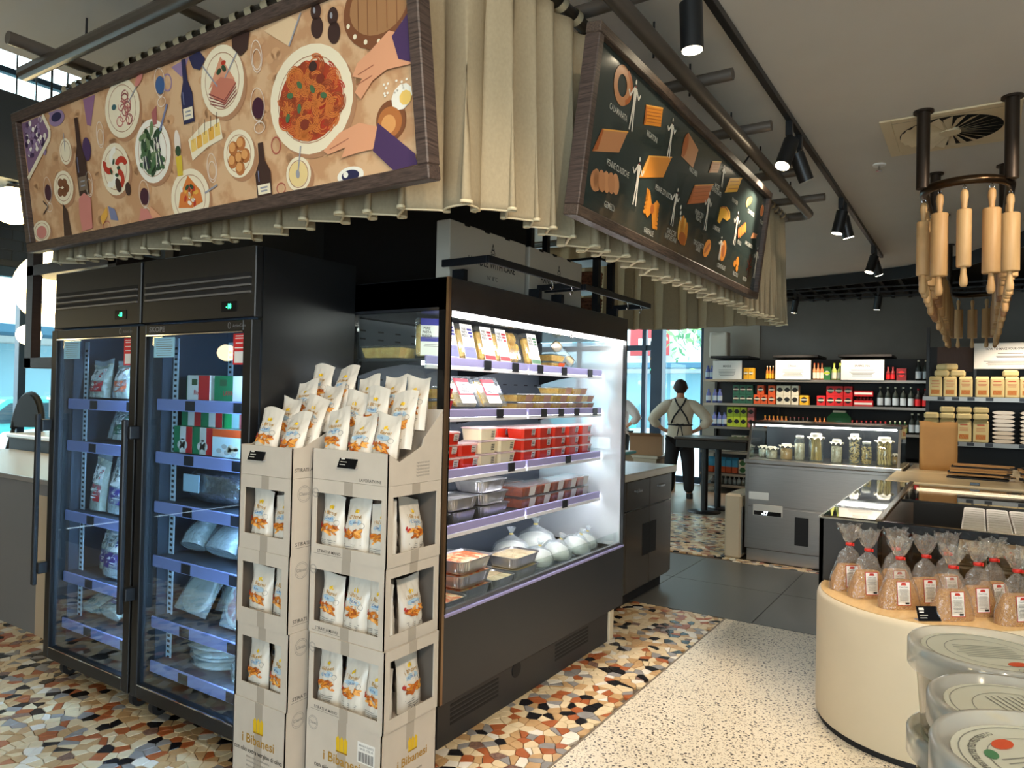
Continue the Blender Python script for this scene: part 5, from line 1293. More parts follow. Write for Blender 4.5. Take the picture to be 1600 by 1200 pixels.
def flat_tray(label, x, y, z, w, d, h, filling, band, group, rotz=0.0, lean=0.0, cat='food tray'):
    t = thing('pasta_tray', label, cat, (x, y, z), rotz, group)
    if lean: t.rotation_euler = (Matrix.Rotation(rotz, 4, 'Z') @ Matrix.Rotation(lean, 4, 'X')).to_euler()
    tp = 1.0; b = .86
    def fr(s0, s1, za, zb, m, name):
        vs = [(-w/2*s0, -d/2*s0, za), (w/2*s0, -d/2*s0, za), (w/2*s0, d/2*s0, za), (-w/2*s0, d/2*s0, za), (-w/2*s1, -d/2*s1, zb), (w/2*s1, -d/2*s1, zb), (w/2*s1, d/2*s1, zb), (-w/2*s1, d/2*s1, zb)]
        return MB().add(vs, [(3, 2, 1, 0), (4, 5, 6, 7), (0, 1, 5, 4), (1, 2, 6, 5), (2, 3, 7, 6), (3, 0, 4, 7)], m).obj(name, t)
    fr(b*.95, .95, .003, h*.82, filling, 'food'); fr(b, 1.0, 0, h*.92, CLEARP, 'tray'); MB().box(-w/2-.004, -d/2-.004, h*.92, w/2+.004, d/2+.004, h, CLEARP, .002).obj('lid', t)
    if band: 
        k = .4
        vs = [(w*.02, -d/2*b-.0015, h*.05), (w*.42, -d/2*b-.0015, h*.05), (w*.46, -d/2-.0015, h*.9), (w*.02, -d/2-.0015, h*.9)]
        MB().add(vs, [(0, 1, 2, 3)], band).obj('label', t)
    return t
# yellow nests behind/below the green pack, and the tilted orange one
NEST = PASTAY
def nest_pack(label, x, y, z, w, h, d, lean, rotz=0.0, n=(2, 3), colr=None, group=None):
    t = thing('pasta_nest_pack', label, 'pasta pack', (x, y, z+d*math.sin(abs(lean))+.0005), 0, group); t.rotation_euler = (Matrix.Rotation(rotz, 4, 'Z') @ Matrix.Rotation(lean, 4, 'X')).to_euler()
    nm = MB().lathe([(0, -.012), (.022, -.014), (.033, -.008), (.034, .004), (.026, .013), (.014, .011), (0, .006)], PASTAY, 14).tube([(.02*math.cos(a)*(1-a/60), .02*math.sin(a)*(1-a/60), .012+.003*math.sin(a*2)) for a in [i*.7 for i in range(28)]], .003, mat('egg_strand', (240, 198, 90), .5), 5).mesh('nest')
    for i in range(n[0]):
        for j in range(n[1]): link('nest', nm, t, (-w/2+.038+i*(w-.076)/(max(1, n[0]-1)), d*.45, .04+j*(h-.07)/(max(1, n[1]-1))), (PI/2, 0, i+j))
    MB().box(-w/2, 0, 0, w/2, d, h, CLEARP, .006).obj('wrap', t)
    if colr: 
        P = Paint((0, -.0006, 0), (1, 0, 0), (0, 0, 1)); P.rect(-w*.05, .003, w*.46, h-.003, WHITE, 1); P.rect(-w*.03, h*.1, w*.44, h*.5, colr, 2); P.rect(.01, h*.6, w*.4, h*.85, colr, 2); P.obj('label', t)
nest_pack('clear pack of yellow tagliatelle nests beside the green barred pack', 3.37, 2.16, z1, .14, .18, .06, -.24)
nest_pack('pasta nest pack with orange label tipped over at the far end of the top shelf', 4.06, 2.15, z1+.012, .13, .19, .06, -.75, .5, (2, 2), LABO)
g = 'flat trays of pasta on the top shelf'
flat_tray('low clear tray of yellow pasta near the far end of the top shelf', 3.83, 2.21, z1, .17, .12, .045, PASTAY, LABO, g); flat_tray('upper low clear tray of yellow pasta stacked near the far end of the top shelf', 3.83, 2.21, z1+.047, .17, .12, .045, PASTAY, None, g)
flat_tray('low clear tray of tortellini seen through the end window', 2.56, 2.36, z1, .13, .26, .06, TORT, None, g); flat_tray('low clear tray of tortellini behind the blue barred packs', 2.74, 2.30, z1, .14, .16, .06, TORT, None, g)
flat_tray('low clear tray of yellow pasta below the green barred pack', 3.36, 2.32, z1, .2, .14, .05, PASTAY, LABO, g)
z2 = 1.4555
def lidded(label, x, w=.2, h=.16):
    t = thing('pasta_tray', label, 'food tray', (x, 2.13, z2+.027), 0); t.rotation_euler = (-.5, 0, 0)
    MB().box(-w/2+.008, .004, .008, w/2-.008, .04, h-.008, PASTAY, .014).obj('pasta', t); MB().box(-w/2, 0, 0, w/2, .05, h, CLEARP, .018).obj('tray', t); MB().box(-w/2-.008, -.004, -.004, w/2+.008, .0, h+.008, CLEARP, .003).obj('lid', t)
    P = Paint((0, -.0045, 0), (1, 0, 0), (0, 0, 1)); P.rect(-w*.28, .012, w*.32, h-.008, WHITE, 1); P.rect(-w*.28, h*.82, w*.32, h-.008, LABR2, 2); P.rect(-w*.28, h*.36, w*.32, h*.42, LABR2, 2); P.rect(-w*.28, h*.4, -w*.22, h-.008, LABR2, 2)
    for k, s in enumerate(('PURE', 'PASTA', 'FRESCA')): P.text(s, w*.03, h*(.74-.12*k), h*.13, INK, 3, .85, .02)
    P.lines(-w*.15, w*.2, (h*.26, h*.22), .002, GREYINK, 2); P.obj('label', t)
lidded('leaning clear pasta tray with red framed label at the window end of the second shelf', 2.90); lidded('leaning clear tray of pasta with red framed label beside the stacked low trays', 3.13)
g = 'low pasta trays stacked on the second shelf'; KRAFTL = mat('kraft_label', (176, 134, 112), .6)
for i, x in enumerate((3.42, 3.62, 3.82, 4.02, 4.18)):
    for k in range(2 if i else 2): flat_tray('low clear tray of yellow pasta with brown label stacked on the second shelf', x, 2.20, z2+k*.047, .185, .15, .045, PASTAY, KRAFTL, g)
for x in (3.92, 4.12): flat_tray('topmost low clear tray of yellow pasta on the second shelf stack', x, 2.22, z2+.094, .185, .15, .045, PASTAY, KRAFTL, g)
for k in range(2): flat_tray('small clear tray of yellow pasta at the window end of the second shelf', 2.66, 2.18, z2+k*.06, .16, .14, .058, PASTAY, LABR2, 'small trays at the window end')
# tubs
def tub_proto(name, w, d, h, m, lidm, lab):
    t = thing(name, 'x', 'food tub')
    b = .88; mb = MB()
    def ring(s, z, r=.012):
        hw, hd = w/2*s, d/2*s; return [(-hw+r, -hd, z), (hw-r, -hd, z), (hw, -hd+r, z), (hw, hd-r, z), (hw-r, hd, z), (-hw+r, hd, z), (-hw, hd-r, z), (-hw, -hd+r, z)]
    rings = [ring(b, 0), ring(.97, h*.86)]; n = 8
    mb.add(rings[0]+rings[1], [(i, (i+1) % n, n+(i+1) % n, n+i) for i in range(n)]+[tuple(range(n-1, -1, -1)), tuple(range(n, 2*n))], m); mb.obj('tub', t)
    l = MB(); R2 = [ring(1.02, h*.86), ring(1.02, h*.95), ring(.95, h*.955), ring(.95, h)]
    vs = sum(R2, []); l.add(vs, [(q*n+i, q*n+(i+1) % n, (q+1)*n+(i+1) % n, (q+1)*n+i) for q in range(3) for i in range(n)]+[tuple(range(3*n, 4*n)), tuple(range(n-1, -1, -1))], lidm); l.obj('lid', t)
    P = MB(); y0, y1 = -d/2*b-.001, -d/2*.97-.001
    P.add([(w*.12, y0+.001, h*.08), (w*.36, y0+.001, h*.08), (w*.38, y1, h*.82), (w*.12, y1, h*.82)], [(0, 1, 2, 3)], lab)
    for k in range(4): zz = h*(.2+.14*k); yy = y0+(y1-y0)*(zz/h-.08)/.78-.0006; P.add([(w*.15, yy, zz), (w*.32, yy, zz), (w*.32, yy, zz+h*.06), (w*.15, yy, zz+h*.06)], [(0, 1, 2, 3)], INK)
    P.obj('label', t)
    return t
REDS = mat('tomato_sauce', (206, 46, 24), .3, spec=.6, coat=.6); CREAMS = mat('bechamel', (226, 216, 180), .35, coat=.5); LIDC = mat('tub_lid', (226, 222, 216), .3, alpha=1.0); LABW = mat('tub_label', (214, 212, 210), .5)
LIDR = film('tub_lid_clear', (255, 236, 232), .3, .1, milky=.35)
p_red = tub_proto('sauce_tub', .155, .12, .062, REDS, LIDR, LABW); p_wht = tub_proto('bechamel_tub', .165, .13, .066, CREAMS, LIDR, MATS['bechamel'])
z3 = 1.1705; fr_, fw_ = [True], [True]
def stackt(proto, flag, x, y, z, label, group):
    if flag[0]: flag[0] = False; proto.location = (x, y, z); proto['label'] = label; proto['group'] = group
    else: copy_tree(proto, (x, y, z), None, label, group)
for x, nn in ((2.575, 3), (2.735, 3), (2.895, 2)):
    for k in range(nn): stackt(p_red, fr_, x, 2.17+.01*(k % 2), z3+k*.0635, 'clear tub of red tomato sauce stacked at the window end of the third shelf', 'tomato sauce tubs')
for x, nn in ((3.07, 3), (3.25, 2)):
    for k in range(nn): stackt(p_wht, fw_, x, 2.19, z3+k*.0675, 'tub of pale bechamel stacked between the red sauces', 'bechamel tubs')
stackt(p_wht, fw_, 3.07, 2.33, z3+.0005, 'tub of pale bechamel behind the front stack', 'bechamel tubs')
for x in (3.47, 3.645, 3.82, 3.995, 4.17):
    for k in range(3): stackt(p_red, fr_, x, 2.18, z3+k*.0635, 'clear tub of red tomato sauce stacked three high beside the bechamel', 'tomato sauce tubs')
for x in (3.40, 3.57, 3.74, 3.91):
    for k in (0, 1, 2): stackt(p_red, fr_, x, 2.31, z3+k*.0635, 'clear tub of red tomato sauce in the back row of the third shelf', 'tomato sauce tubs')
# foil trays
def foil_tray(w, d, h):
    """pleated aluminium tray, open top"""
    n = 72; mb = MB()
    def pt(i, s, z, pl):
        t = 2*PI*i/n; c_, s_ = math.cos(t), math.sin(t); e = .28
        x = math.copysign(abs(c_)**e, c_)*w/2*s; y = math.copysign(abs(s_)**e, s_)*d/2*s; q = 1+(pl if i % 2 else -pl)
        return (x*q, y*q, z)
    rows = [[pt(i, .80, 0, 0) for i in range(n)], [pt(i, .84, h*.15, .008) for i in range(n)], [pt(i, .95, h*.92, .010) for i in range(n)], [pt(i, 1.02, h*.93, 0) for i in range(n)], [pt(i, 1.02, h, 0) for i in range(n)], [pt(i, .965, h*.985, 0) for i in range(n)], [pt(i, .93, h*.86, 0) for i in range(n)]]
    vs = sum(rows, []); mb.add(vs, [(q*n+i, q*n+(i+1) % n, (q+1)*n+(i+1) % n, (q+1)*n+i) for q in range(6) for i in range(n)], ALU); mb.add(rows[0], [tuple(range(n-1, -1, -1))], ALU)
    top = rows[6]; return mb.mesh('tray'), top
ALU = mat('aluminium_tray', (206, 206, 206), .3, .9)
def foilset(w, d, h, food, name, mound=.004):
    tm, top = foil_tray(w, d, h); f = MB(); n = len(top); rings = [top]
    for s in (.75, .5, .25): rings.append([(x*s, y*s, z+mound*(1-s)*2+.004*(hashn(i, s*10)-.5)) for i, (x, y, z) in enumerate(top)])
    vs = sum(rings, [])+[(0, 0, h*.86+mound*2)]
    f.add(vs, [(q*n+i, q*n+(i+1) % n, (q+1)*n+(i+1) % n, (q+1)*n+i) for q in range(3) for i in range(n)]+[(3*n+i, 3*n+(i+1) % n, 4*n) for i in range(n)], food, True)
    return tm, f.mesh('food')
LIDF = mat('foil_lid', (214, 212, 208), .35, .75, noise=.1, nscale=8); LASA = mat('lasagne_food', (222, 196, 152), .5, rgb2=(196, 96, 50), nscale=26, contrast=(.45, .58), bump=.6); MEATB = mat('stew_food', (186, 84, 44), .4, rgb2=(120, 44, 26), nscale=30, bump=.8); CHEESEF = mat('cheese_food', (226, 212, 178), .5, rgb2=(190, 168, 120), nscale=30, bump=.6)
def put_foil(s, label, x, y, z, group, rotz=0.0, lid=False):
    t = thing('foil_tray', label, 'foil tray', (x, y, z), rotz, group); link('tray', s[0], t); link('food' if not lid else 'lid', s[1], t)
fl_lid = foilset(.27, .2, .062, LIDF, 'lid', .001); fl_food = foilset(.27, .21, .066, LASA, 'food'); fl_small = foilset(.19, .15, .058, LIDF, 'lid', .001); fl_ch = foilset(.27, .20, .062, CHEESEF, 'food'); fl_sm_food = foilset(.2, .16, .06, CHEESEF, 'food')
z4 = .9055; g = 'lidded foil trays on the fourth shelf'; lb = 'lidded aluminium tray stacked on the fourth shelf'
for x, nn in ((2.62, 2), (2.87, 2), (3.14, 3)):
    for k in range(nn):
        if x == 2.87 and k == 0: put_foil(fl_small, lb, 2.89, 2.20, z4, g, 0, True)
        else: put_foil(fl_lid, lb, x, 2.21+.008*k, z4+k*.063, g, .03*k, True)
put_foil(fl_lid, lb, 3.0, 2.40, z4, g, 0, True)
g = 'clear trays of stew on the fourth shelf'
for i, x in enumerate((3.475, 3.64, 3.805, 3.97, 4.13)):
    for k in range(2): flat_tray('clear tray of saucy meat stacked on the fourth shelf', x, 2.19, z4+k*.064, .155, .14, .062, MEATB, LABW, g)
for x in (3.42, 3.6): flat_tray('clear tray of saucy meat in the back row of the fourth shelf', x, 2.36, z4, .155, .14, .062, MEATB, None, g); flat_tray('clear tray of saucy meat in the back row of the fourth shelf', x, 2.36, z4+.064, .155, .14, .062, MEATB, None, g)
zd = .5455; g = 'open foil trays on the bottom deck'
for k in range(3): put_foil(fl_food, 'aluminium tray of baked pasta piled three high on the bottom deck', 2.86, 2.13, zd+k*.068, g)
for k in range(2): put_foil(fl_food, 'aluminium tray of baked pasta piled by the carton stack', 2.645, 2.07+.33, zd+k*.068, g, .1)
put_foil(fl_food, 'aluminium tray of baked pasta at the window end of the deck', 2.61, 2.11, zd, g, PI/2); 
put_foil(fl_sm_food, 'small aluminium tray of cheesy bake on the bottom deck', 3.11, 2.11, zd, g); put_foil(fl_ch, 'aluminium tray of cheesy bake behind the small one', 3.08, 2.40, zd, g); put_foil(fl_ch, 'topmost aluminium tray of cheesy bake behind the small one', 3.08, 2.40, zd+.064, g)
for k in range(2): put_foil(fl_ch, 'aluminium tray of cheesy bake beside the dough bags', 3.365, 2.15, zd+k*.064, g, .02)
# dough bags with knotted tops
DOUGHW = mat('pale_dough', (240, 236, 224), .55)
def dough_bag(label, x, y, z, r, tilt, rz):
    t = thing('dough_bag', label, 'dough bag', (x, y, z+.003+r*.85*math.sin(abs(tilt))), 0, 'bags of pizza dough'); t.rotation_euler = (tilt, 0, rz)
    rows = [[(q*r*math.cos(a)*(1.12+.07*math.sin(a*2+x*30)), q*r*math.sin(a)*(1+.08*math.sin(a*3+x*40)), z_*r) for q, z_ in ((0, 0), (.65, 0), (.98, .25), (1, .5), (.82, .85), (.45, 1.02), (0, 1.06))] for a in [2*PI*i/22 for i in range(22)]]
    mb = MB(); mb.grid(rows, DOUGHW, True, True); mb.obj('dough', t)
    MB().lathe([(0, -.001), (r*.66, -.001), (r*1.16, r*.25), (r*1.2, r*.55), (r*.95, r*1.0), (r*.3, r*1.35), (r*.1, r*1.5), (r*.16, r*1.68), (r*.3, r*1.9)], CLEARB, 22).obj('wrapper', t)
    MB().lathe([(r*.11, r*1.47), (r*.14, r*1.5), (r*.11, r*1.54)], mat('yellow_tie', (226, 190, 70), .5), 12).obj('tie', t)
    MB().box(-r*.4, -r*1.05, r*.3, r*.3, -r*1.045, r*.7, WHITE).obj('label', t)
for lb, x, y, r, ti, rz in (('knotted bag of white dough leaning by the foil trays', 3.605, 2.14, .078, .25, -.5), ('knotted bag of white dough in the middle of the group', 3.80, 2.13, .08, .3, .2), ('knotted bag of white dough behind the others', 3.68, 2.37, .1, 0, .3), ('tall knotted bag of white dough toward the far end', 3.95, 2.36, .115, 0, -.2), ('knotted bag of white dough at the front toward the far end', 4.01, 2.11, .08, .35, .1), ('last knotted bag of white dough at the far end', 4.205, 2.15, .072, .3, -.1)):
    dough_bag(lb, x, y, zd, r, ti, rz)
# ---- on top of the case: two grey cartons, rails with hooks
HB = mat('grey_storage_box', (196, 190, 176), .7)
for k, (xa, xb) in enumerate(((2.57, 3.22), (3.26, 3.86))):
    t = thing('storage_box', ('grey box lettered handle with care nearest the corner on top of the case', 'second grey box lettered handle with care on top of the case')[k], 'storage box', ((xa+xb)/2, 2.06, 2.0505)); w = (xb-xa)/2
    MB().box(-w, -.04, 0, w, .04, .285, HB, .004).obj('box', t)
    for q in (-.6, -.1, .45): MB().box(w*q-.02, -.042, .275, w*q+.02, -.02, .2875, DARK).obj('clip', t)
    P = Paint((0, -.0405, 0), (1, 0, 0), (0, 0, 1)); P.text('A', .02, .205, .07, INK, 1, .8); P.ring(.02, .178, .018, .006, .003, INK, 1); P.text('HANDLE WITH CARE', .02, .125, .05, INK, 1, .85, .012); P.text('N° 8°C', .02, .06, .03, INK, 1, 1); P.obj('lettering', t)
RAILD = mat('rail_black', (22, 26, 32), .3)
for k, (xa, xb) in enumerate(((2.5, 3.34), (3.4, 4.3))):
    t = thing('hanging_rail', ('black rail frame with hooks over the near half of the case', 'black rail frame with hooks over the far half of the case')[k], 'rail', (xa, 1.76, 2.12))
    MB().box(0, -.008, -.016, xb-xa, .008, .016, RAILD, .002).obj('front_bar', t)
    for x in (0, xb-xa-.016): MB().box(x, .008, -.016, x+.016, .25, .016, RAILD, .002).obj('arm', t)
    for x in (.08, xb-xa-.1): MB().box(x, .185, -.0695, x+.03, .25, -.017, RAILD).obj('foot_bracket', t)
    for x in (.55, .75): MB().tube([(x, 0, -.02), (x+.012, 0, -.03), (x+.012, 0, -.05), (x, 0, -.06), (x-.012, 0, -.05)], .003, CHROME, 6).obj('hook', t)
t = thing('hook_pair', 'pair of steel hooks hanging from the case canopy in front of the light', 'hook', (3.56, 1.925, 1.9))
for x in (0, .02): MB().tube([(x, 0, .0), (x-.012, 0, -.015), (x, 0, -.035), (x+.012, 0, -.025), (x+.015, -.004, -.012)], .003, CHROME, 6).obj('hook', t)
# rack at the far end of the case with wicker baskets
t = thing('tall_rack', 'black upright rack with shelves at the far end of the case top', 'rack', (4.2, 2.05, 2.0505))
for x in (-.08, .13):
    for y in (0, .5): MB().box(x-.02, y-.02, 0, x+.02, y+.02, .8, BLACK).obj('post', t)
for z in (.0, .17, .36): MB().box(-.1, -.02, z, .15, .52, z+.015, BLACK).obj('shelf', t)
WICK = mat('wicker', (150, 96, 66), .7, rgb2=(96, 54, 34), nscale=60, bump=.8)
for k in range(2):
    t = thing('wicker_basket', ('brown wicker basket on the lower rack shelf', 'brown wicker basket on the upper rack shelf')[k], 'basket', (4.225, 2.17, 2.066+(.0 if k == 0 else .17)))
    mb = MB()
    for q in range(5): mb.tube([(.065*math.cos(a)*(1+.1*q/5), .09*math.sin(a)*(1+.1*q/5), .012+q*.022) for a in [i*PI/9 for i in range(18)]], .012, WICK, 6, closed=True)
    mb.obj('weave', t); MB().lathe([(0, 0), (.06, 0), (.06, .01), (0, .01)], WICK, 16, sy=1.35).obj('base', t)

# ================================================================== CABINET behind the case
CABM = mat('bronze_cabinet', (86, 78, 70), .18, .45); STONET = mat('pale_worktop', (206, 196, 178), .25, noise=.06, nscale=12)
t = thing('low_cabinet', 'glossy bronze cabinet with pale stone top beyond the chilled case', 'cabinet', (5.06, 2.48, 0)); o = t.location
MB(o).box(4.4, 2.15, .1, 5.75, 2.85, .93, CABM).obj('carcass', t); MB(o).box(4.42, 2.2, 0, 5.7, 2.8, .1, DARK).obj('plinth', t)
MB(o).box(4.38, 2.10, .93, 5.78, 2.88, .985, STONET, .006).obj('worktop', t)
for k, (a, b) in enumerate(((4.42, 4.83), (4.84, 5.27), (5.28, 5.74))):
    d = MB(o).box(a, 2.13, .12, b, 2.15, .70, CABM, .003).obj('door', t); dr = MB(o).box(a, 2.13, .71, b, 2.15, .92, CABM, .003).obj('drawer', t)
    MB(o).box((a+b)/2-.05, 2.115, .83, (a+b)/2+.05, 2.13, .85, CHROME, .003).obj('handle', dr)
    if k: MB(o).box((a if k == 2 else b-.13), 2.127, .34, (a+.13 if k == 2 else b), 2.13, .58, DARK).obj('vent_plate', d)
# ================================================================== STEEL REFRIGERATED COUNTER with jars
t = thing('steel_counter', 'brushed steel chilled counter with slanted glass top holding jars', 'counter', (7.45, 1.2, 0)); o = t.location
Y0, Y1, XA, XBk = .56, 1.88, 7.05, 7.8
MB(o).box(XA, Y0, .12, XBk, Y1, .93, STEEL, .006).obj('body', t)
MB(o).box(XA-.004, Y0+.01, .535, XA+.002, Y1-.03, .90, STEEL, .003).obj('upper_front', t); MB(o).box(XA-.004, Y0+.01, .14, XA+.002, Y1-.03, .52, STEEL, .003).obj('lower_front', t)
MB(o).box(XA+.02, Y0, 0, XBk-.02, Y1-.02, .115, STEEL).obj('kick_plate', t)
MB(o).box(XA-.02, Y0-.01, .93, XBk, Y1+.01, .97, STEEL, .006).obj('top_ledge', t)
MB(o).box(XA-.012, 1.30, .20, XA-.004, 1.42, .46, DARK, .003).obj('filter_vent', t)
c_ = MB(o).box(XA-.012, 1.53, .44, XA-.004, 1.80, .545, mat('control_white', (206, 202, 194), .4), .003).obj('control_panel', t); MB(o).box(XA-.014, 1.54, .445, XA-.012, 1.79, .485, BLACKG).obj('display_bar', c_)
P = Paint((XA-.0145, 1.69, .465), (0, -1, 0), (0, 0, 1), off=o); P.text('-17', 0, 0, .05, mat('lcd_white', (235, 245, 255), .4, emit=3), 1, .9, .02); P.obj('digits', c_)
MB(o).box(XA-.008, 1.66, .59, XA-.004, 1.84, .66, WHITE).obj('rating_plate', t)
# glass superstructure
for y in (Y0+.01, Y1-.03):
    M = Matrix(((1, 0, 0), (0, 0, 1), (0, 1, 0))).to_4x4()
    MB(o).prism([(XA+.0, .97), (XA+.02, .97), (XA+.14, 1.30), (XA+.12, 1.31)], y, y+.02, STEEL, M).obj('end_bar', t)
    MB(o).prism([(XA+.02, .97), (XBk-.05, .97), (XBk-.05, 1.30), (XA+.14, 1.30)], y+.008, y+.012, GLASS, M).obj('end_glass', t)
v = [(XA+.004, Y0+.03, .972), (XA+.004, Y1-.03, .972), (XA+.122, Y1-.03, 1.305), (XA+.122, Y0+.03, 1.305)]
mid = (Y0+Y1)/2
for ya, yb in ((Y0+.03, mid-.004), (mid+.004, Y1-.03)):
    MB(o).add([(XA+.004, ya, .972), (XA+.004, yb, .972), (XA+.122, yb, 1.305), (XA+.122, ya, 1.305)], [(0, 3, 2, 1)], GLASS).obj('front_pane', t)
MB(o).box(XA+.11, Y0+.005, 1.302, XBk-.04, Y1-.005, 1.33, mat('counter_top_dark', (62, 60, 56), .25, .7), .004).obj('top_shelf', t)
MB(o).box(XA+.16, Y0+.05, 1.285, XA+.19, Y1-.05, 1.301, STRIP).obj('light_strip', t)
MB(o).box(XBk-.06, Y0+.03, .97, XBk-.05, Y1-.03, 1.30, mat('counter_back', (60, 64, 74), .3), .0).obj('back_panel', t)
# jars
CLOTHW = mat('jar_cloth', (226, 218, 200), .8); JARG = film('jar_glass', (250, 252, 248), .3, .02, milky=.05)
PENNE = mat('dry_pasta', (230, 206, 140), .5); SPAG = mat('spaghetti', (232, 208, 136), .5); BEANS = mat('white_beans', (226, 222, 204), .5, rgb2=(170, 164, 140), nscale=40, bump=.8); GRAIN = mat('grain', (196, 160, 104), .6, noise=.2, nscale=80)
def jar(label, y, r, h, kind, x=7.26, cover='cloth'):
    r *= 1.1; h *= 1.15
    t = thing('jar', label, 'jar', (x, y, .9705), 0, 'jars in the steel counter'); rg = random.Random(int(y*100))
    if kind == 'spag':
        mb = MB()
        for i in range(40): a = rg.uniform(0, 6.3); q = r*.82*rg.random()**.5; a2 = a+.5; mb.cyl((q*math.cos(a), q*math.sin(a), .01), (q*.8*math.cos(a2), q*.8*math.sin(a2), h*.86), .0028, SPAG, 5)
        mb.obj('spaghetti', t)
    elif kind == 'penne':
        mb = MB()
        for i in range(70):
            a = rg.uniform(0, 6.3); q = r*.78*rg.random()**.35; z = .01+rg.random()*h*.74; p = Vector((q*math.cos(a), q*math.sin(a), z)); d = Vector((rg.uniform(-1, 1), rg.uniform(-1, 1), rg.uniform(-.6, .6))).normalized()*.013; mb.cyl(p-d, p+d, .005, PENNE, 6)
        mb.obj('pasta', t)
    elif kind == 'twist':
        mb = MB()
        for i in range(13):
            a = i*2*PI/13; b_ = r*.72; mb.tube([(b_*math.cos(a+.12*math.sin(k*1.2))*(1+.05*math.sin(k*2.2)), b_*math.sin(a+.12*math.sin(k*1.2))*(1+.05*math.cos(k*2.2)), .008+k*h*.85/12) for k in range(13)], .007, PENNE, 6)
        mb.obj('twists', t)
    else: MB().lathe([(0, .004), (r*.93, .004), (r*.93, h*.7), (0, h*.74)], BEANS if kind == 'beans' else GRAIN, 18).obj('contents', t)
    MB().lathe([(0, 0), (r*.96, 0), (r, .006), (r, h*.80), (r*.72, h*.92), (r*.72, h)], JARG, 24).obj('glass', t)
    if cover == 'cloth':
        n = 28; prof = [(0, h*1.02), (r*.7, h*1.02), (r*.82, h*.96), (r*.80, h*.9), (r*1.2, h*.84)]
        mb = MB(); rows = []
        for i in range(n):
            t2 = 2*PI*i/n; f = 1+.12*math.sin(i*2.3); rows.append([(q*(f if k == 4 else 1)*math.cos(t2), q*(f if k == 4 else 1)*math.sin(t2), z-(.012*math.sin(i*1.9) if k == 4 else 0)) for k, (q, z) in enumerate(prof)])
        mb.grid(rows, CLOTHW, True, True); mb.obj('cloth_cover', t)
    else: MB().lathe([(0, h*1.05), (r*.72, h*1.05), (r*.76, h*1.02), (r*.76, h*.93), (r*.7, h*.93)], WHITE, 22).obj('lid', t)
for a in (('low jar of white flour under a cloth cover', 1.685, .048, .10, 'beans'), ('low jar of brown grain under a cloth cover', 1.55, .052, .13, 'grain'), ('tall jar of white beans with white lid', 1.43, .043, .195, 'beans', 7.26, 'lid'), ('wide jar of spaghetti under a cloth cover', 1.285, .058, .225, 'spag'),
          ('jar of pale garlic under a cloth cover', 1.105, .046, .185, 'beans'), ('tall jar of penne under a cloth cover', .955, .042, .235, 'penne'), ('shorter jar of penne with white lid', .855, .042, .175, 'penne', 7.26, 'lid'), ('wide jar of pasta twists under a cloth cover', .71, .06, .22, 'twist'), ('low jar of grain at the end of the counter', .64, .028, .09, 'grain', 7.42), ('dim low jar of flour at the end by the side glass', 1.79, .04, .10, 'beans', 7.36)): jar(*a)
# beige end post
t = thing('end_pillar', 'rounded beige panel at the end of the steel counter', 'panel', (7.08, 2.0, 0)); MB().box(-.04, -.09, 0, .5, .07, .62, mat('beige_panel', (196, 178, 150), .5), .02).obj('panel', t); MB().box(-.03, -.1, .05, .45, -.09, .5, STEEL).obj('guard', t)
# ================================================================== BLACK CHILLED WELL
t = thing('chilled_well', 'black chilled well with glass lids and pale worktop surround', 'chilled well', (5.08, -.1, 0)); o = t.location
WX0, WX1, WY1, WY0, WZ = 4.03, 6.12, .69, -1.3, .95
DG = mat('dark_well', (44, 42, 40), .35)
MB(o).box(WX0, .42, 0, WX0+.02, WY1, WZ-.01, DG).obj('front_panel', t); MB(o).box(WX0, WY0, 0, WX0+.02, .42, .36, DG).obj('front_panel', t)
TINT = film('tinted_glass', (206, 200, 190), .2, .0)
MB(o).box(WX0+.034, WY0+.05, .925, WX0+.05, .38, .94, mat('well_light', (255, 244, 224), .3, emit=8)).obj('light_strip', t)
MB(o).box(WX1-.05, WY0+.05, .90, WX1-.03, .38, .92, mat('well_light', (255, 244, 224), .3, emit=8)).obj('light_strip', t)
MB(o).box(WX0+.004, WY0, .36, WX0+.010, .42, .905, TINT).obj('front_glass', t)
MB(o).box(WX0, WY1-.02, 0, WX1, WY1, WZ-.01, DG).obj('side_panel', t); MB(o).box(WX1-.02, WY0, 0, WX1, WY1-.02, WZ-.01, DG).obj('back_panel', t)
MB(o).box(WX0+.02, WY0, .38, WX1-.02, .40, .41, DG).obj('well_floor', t)
MB(o).box(WX0+.02, .40, .33, WX1-.02, .42, WZ-.012, mat('well_wall', (84, 70, 58), .4)).obj('divider', t)
MB(o).box(WX0-.006, WY0, .905, WX0+.03, .42, WZ, BLACKG, .003).obj('front_rail', t)
MB(o).box(WX0-.004, .42, WZ-.012, WX1, WY1+.004, WZ-.004, mat('steel_frame', (160, 150, 132), .25, .9)).obj('top_frame', t)
MB(o).box(WX0+.02, .425, WZ-.003, WX1-.01, WY1-.012, WZ+.001, mat('black_mirror', (30, 32, 36), .04, spec=1.0, coat=1)).obj('top_glass', t)
MB(o).box(WX0, .40, WZ-.004, WX1, .43, WZ+.008, mat('bronze_bar', (120, 104, 80), .25, .8), .003).obj('lid_rail', t)
MB(o).box(5.1, WY0, WZ-.012, WX1, .40, WZ-.006, TINT).obj('sliding_lid', t)
MB(o).box(5.08, WY0, WZ-.02, 5.1, .40, WZ-.004, BLACKG).obj('lid_edge', t)
pk = MB().box(-.05, -.06, 0, .05, .06, .07, mat('pack_cream', (226, 218, 200), .4), .006).mesh('pack'); pl = MB().box(-.046, -.05, .07, .046, .05, .0712, mat('pack_print', (196, 184, 158), .4)).mesh('pack_label'); pf = MB().box(-.0512, -.05, .012, -.05, .05, .058, mat('pack_print2', (160, 144, 116), .4)).mesh('pack_front_label')
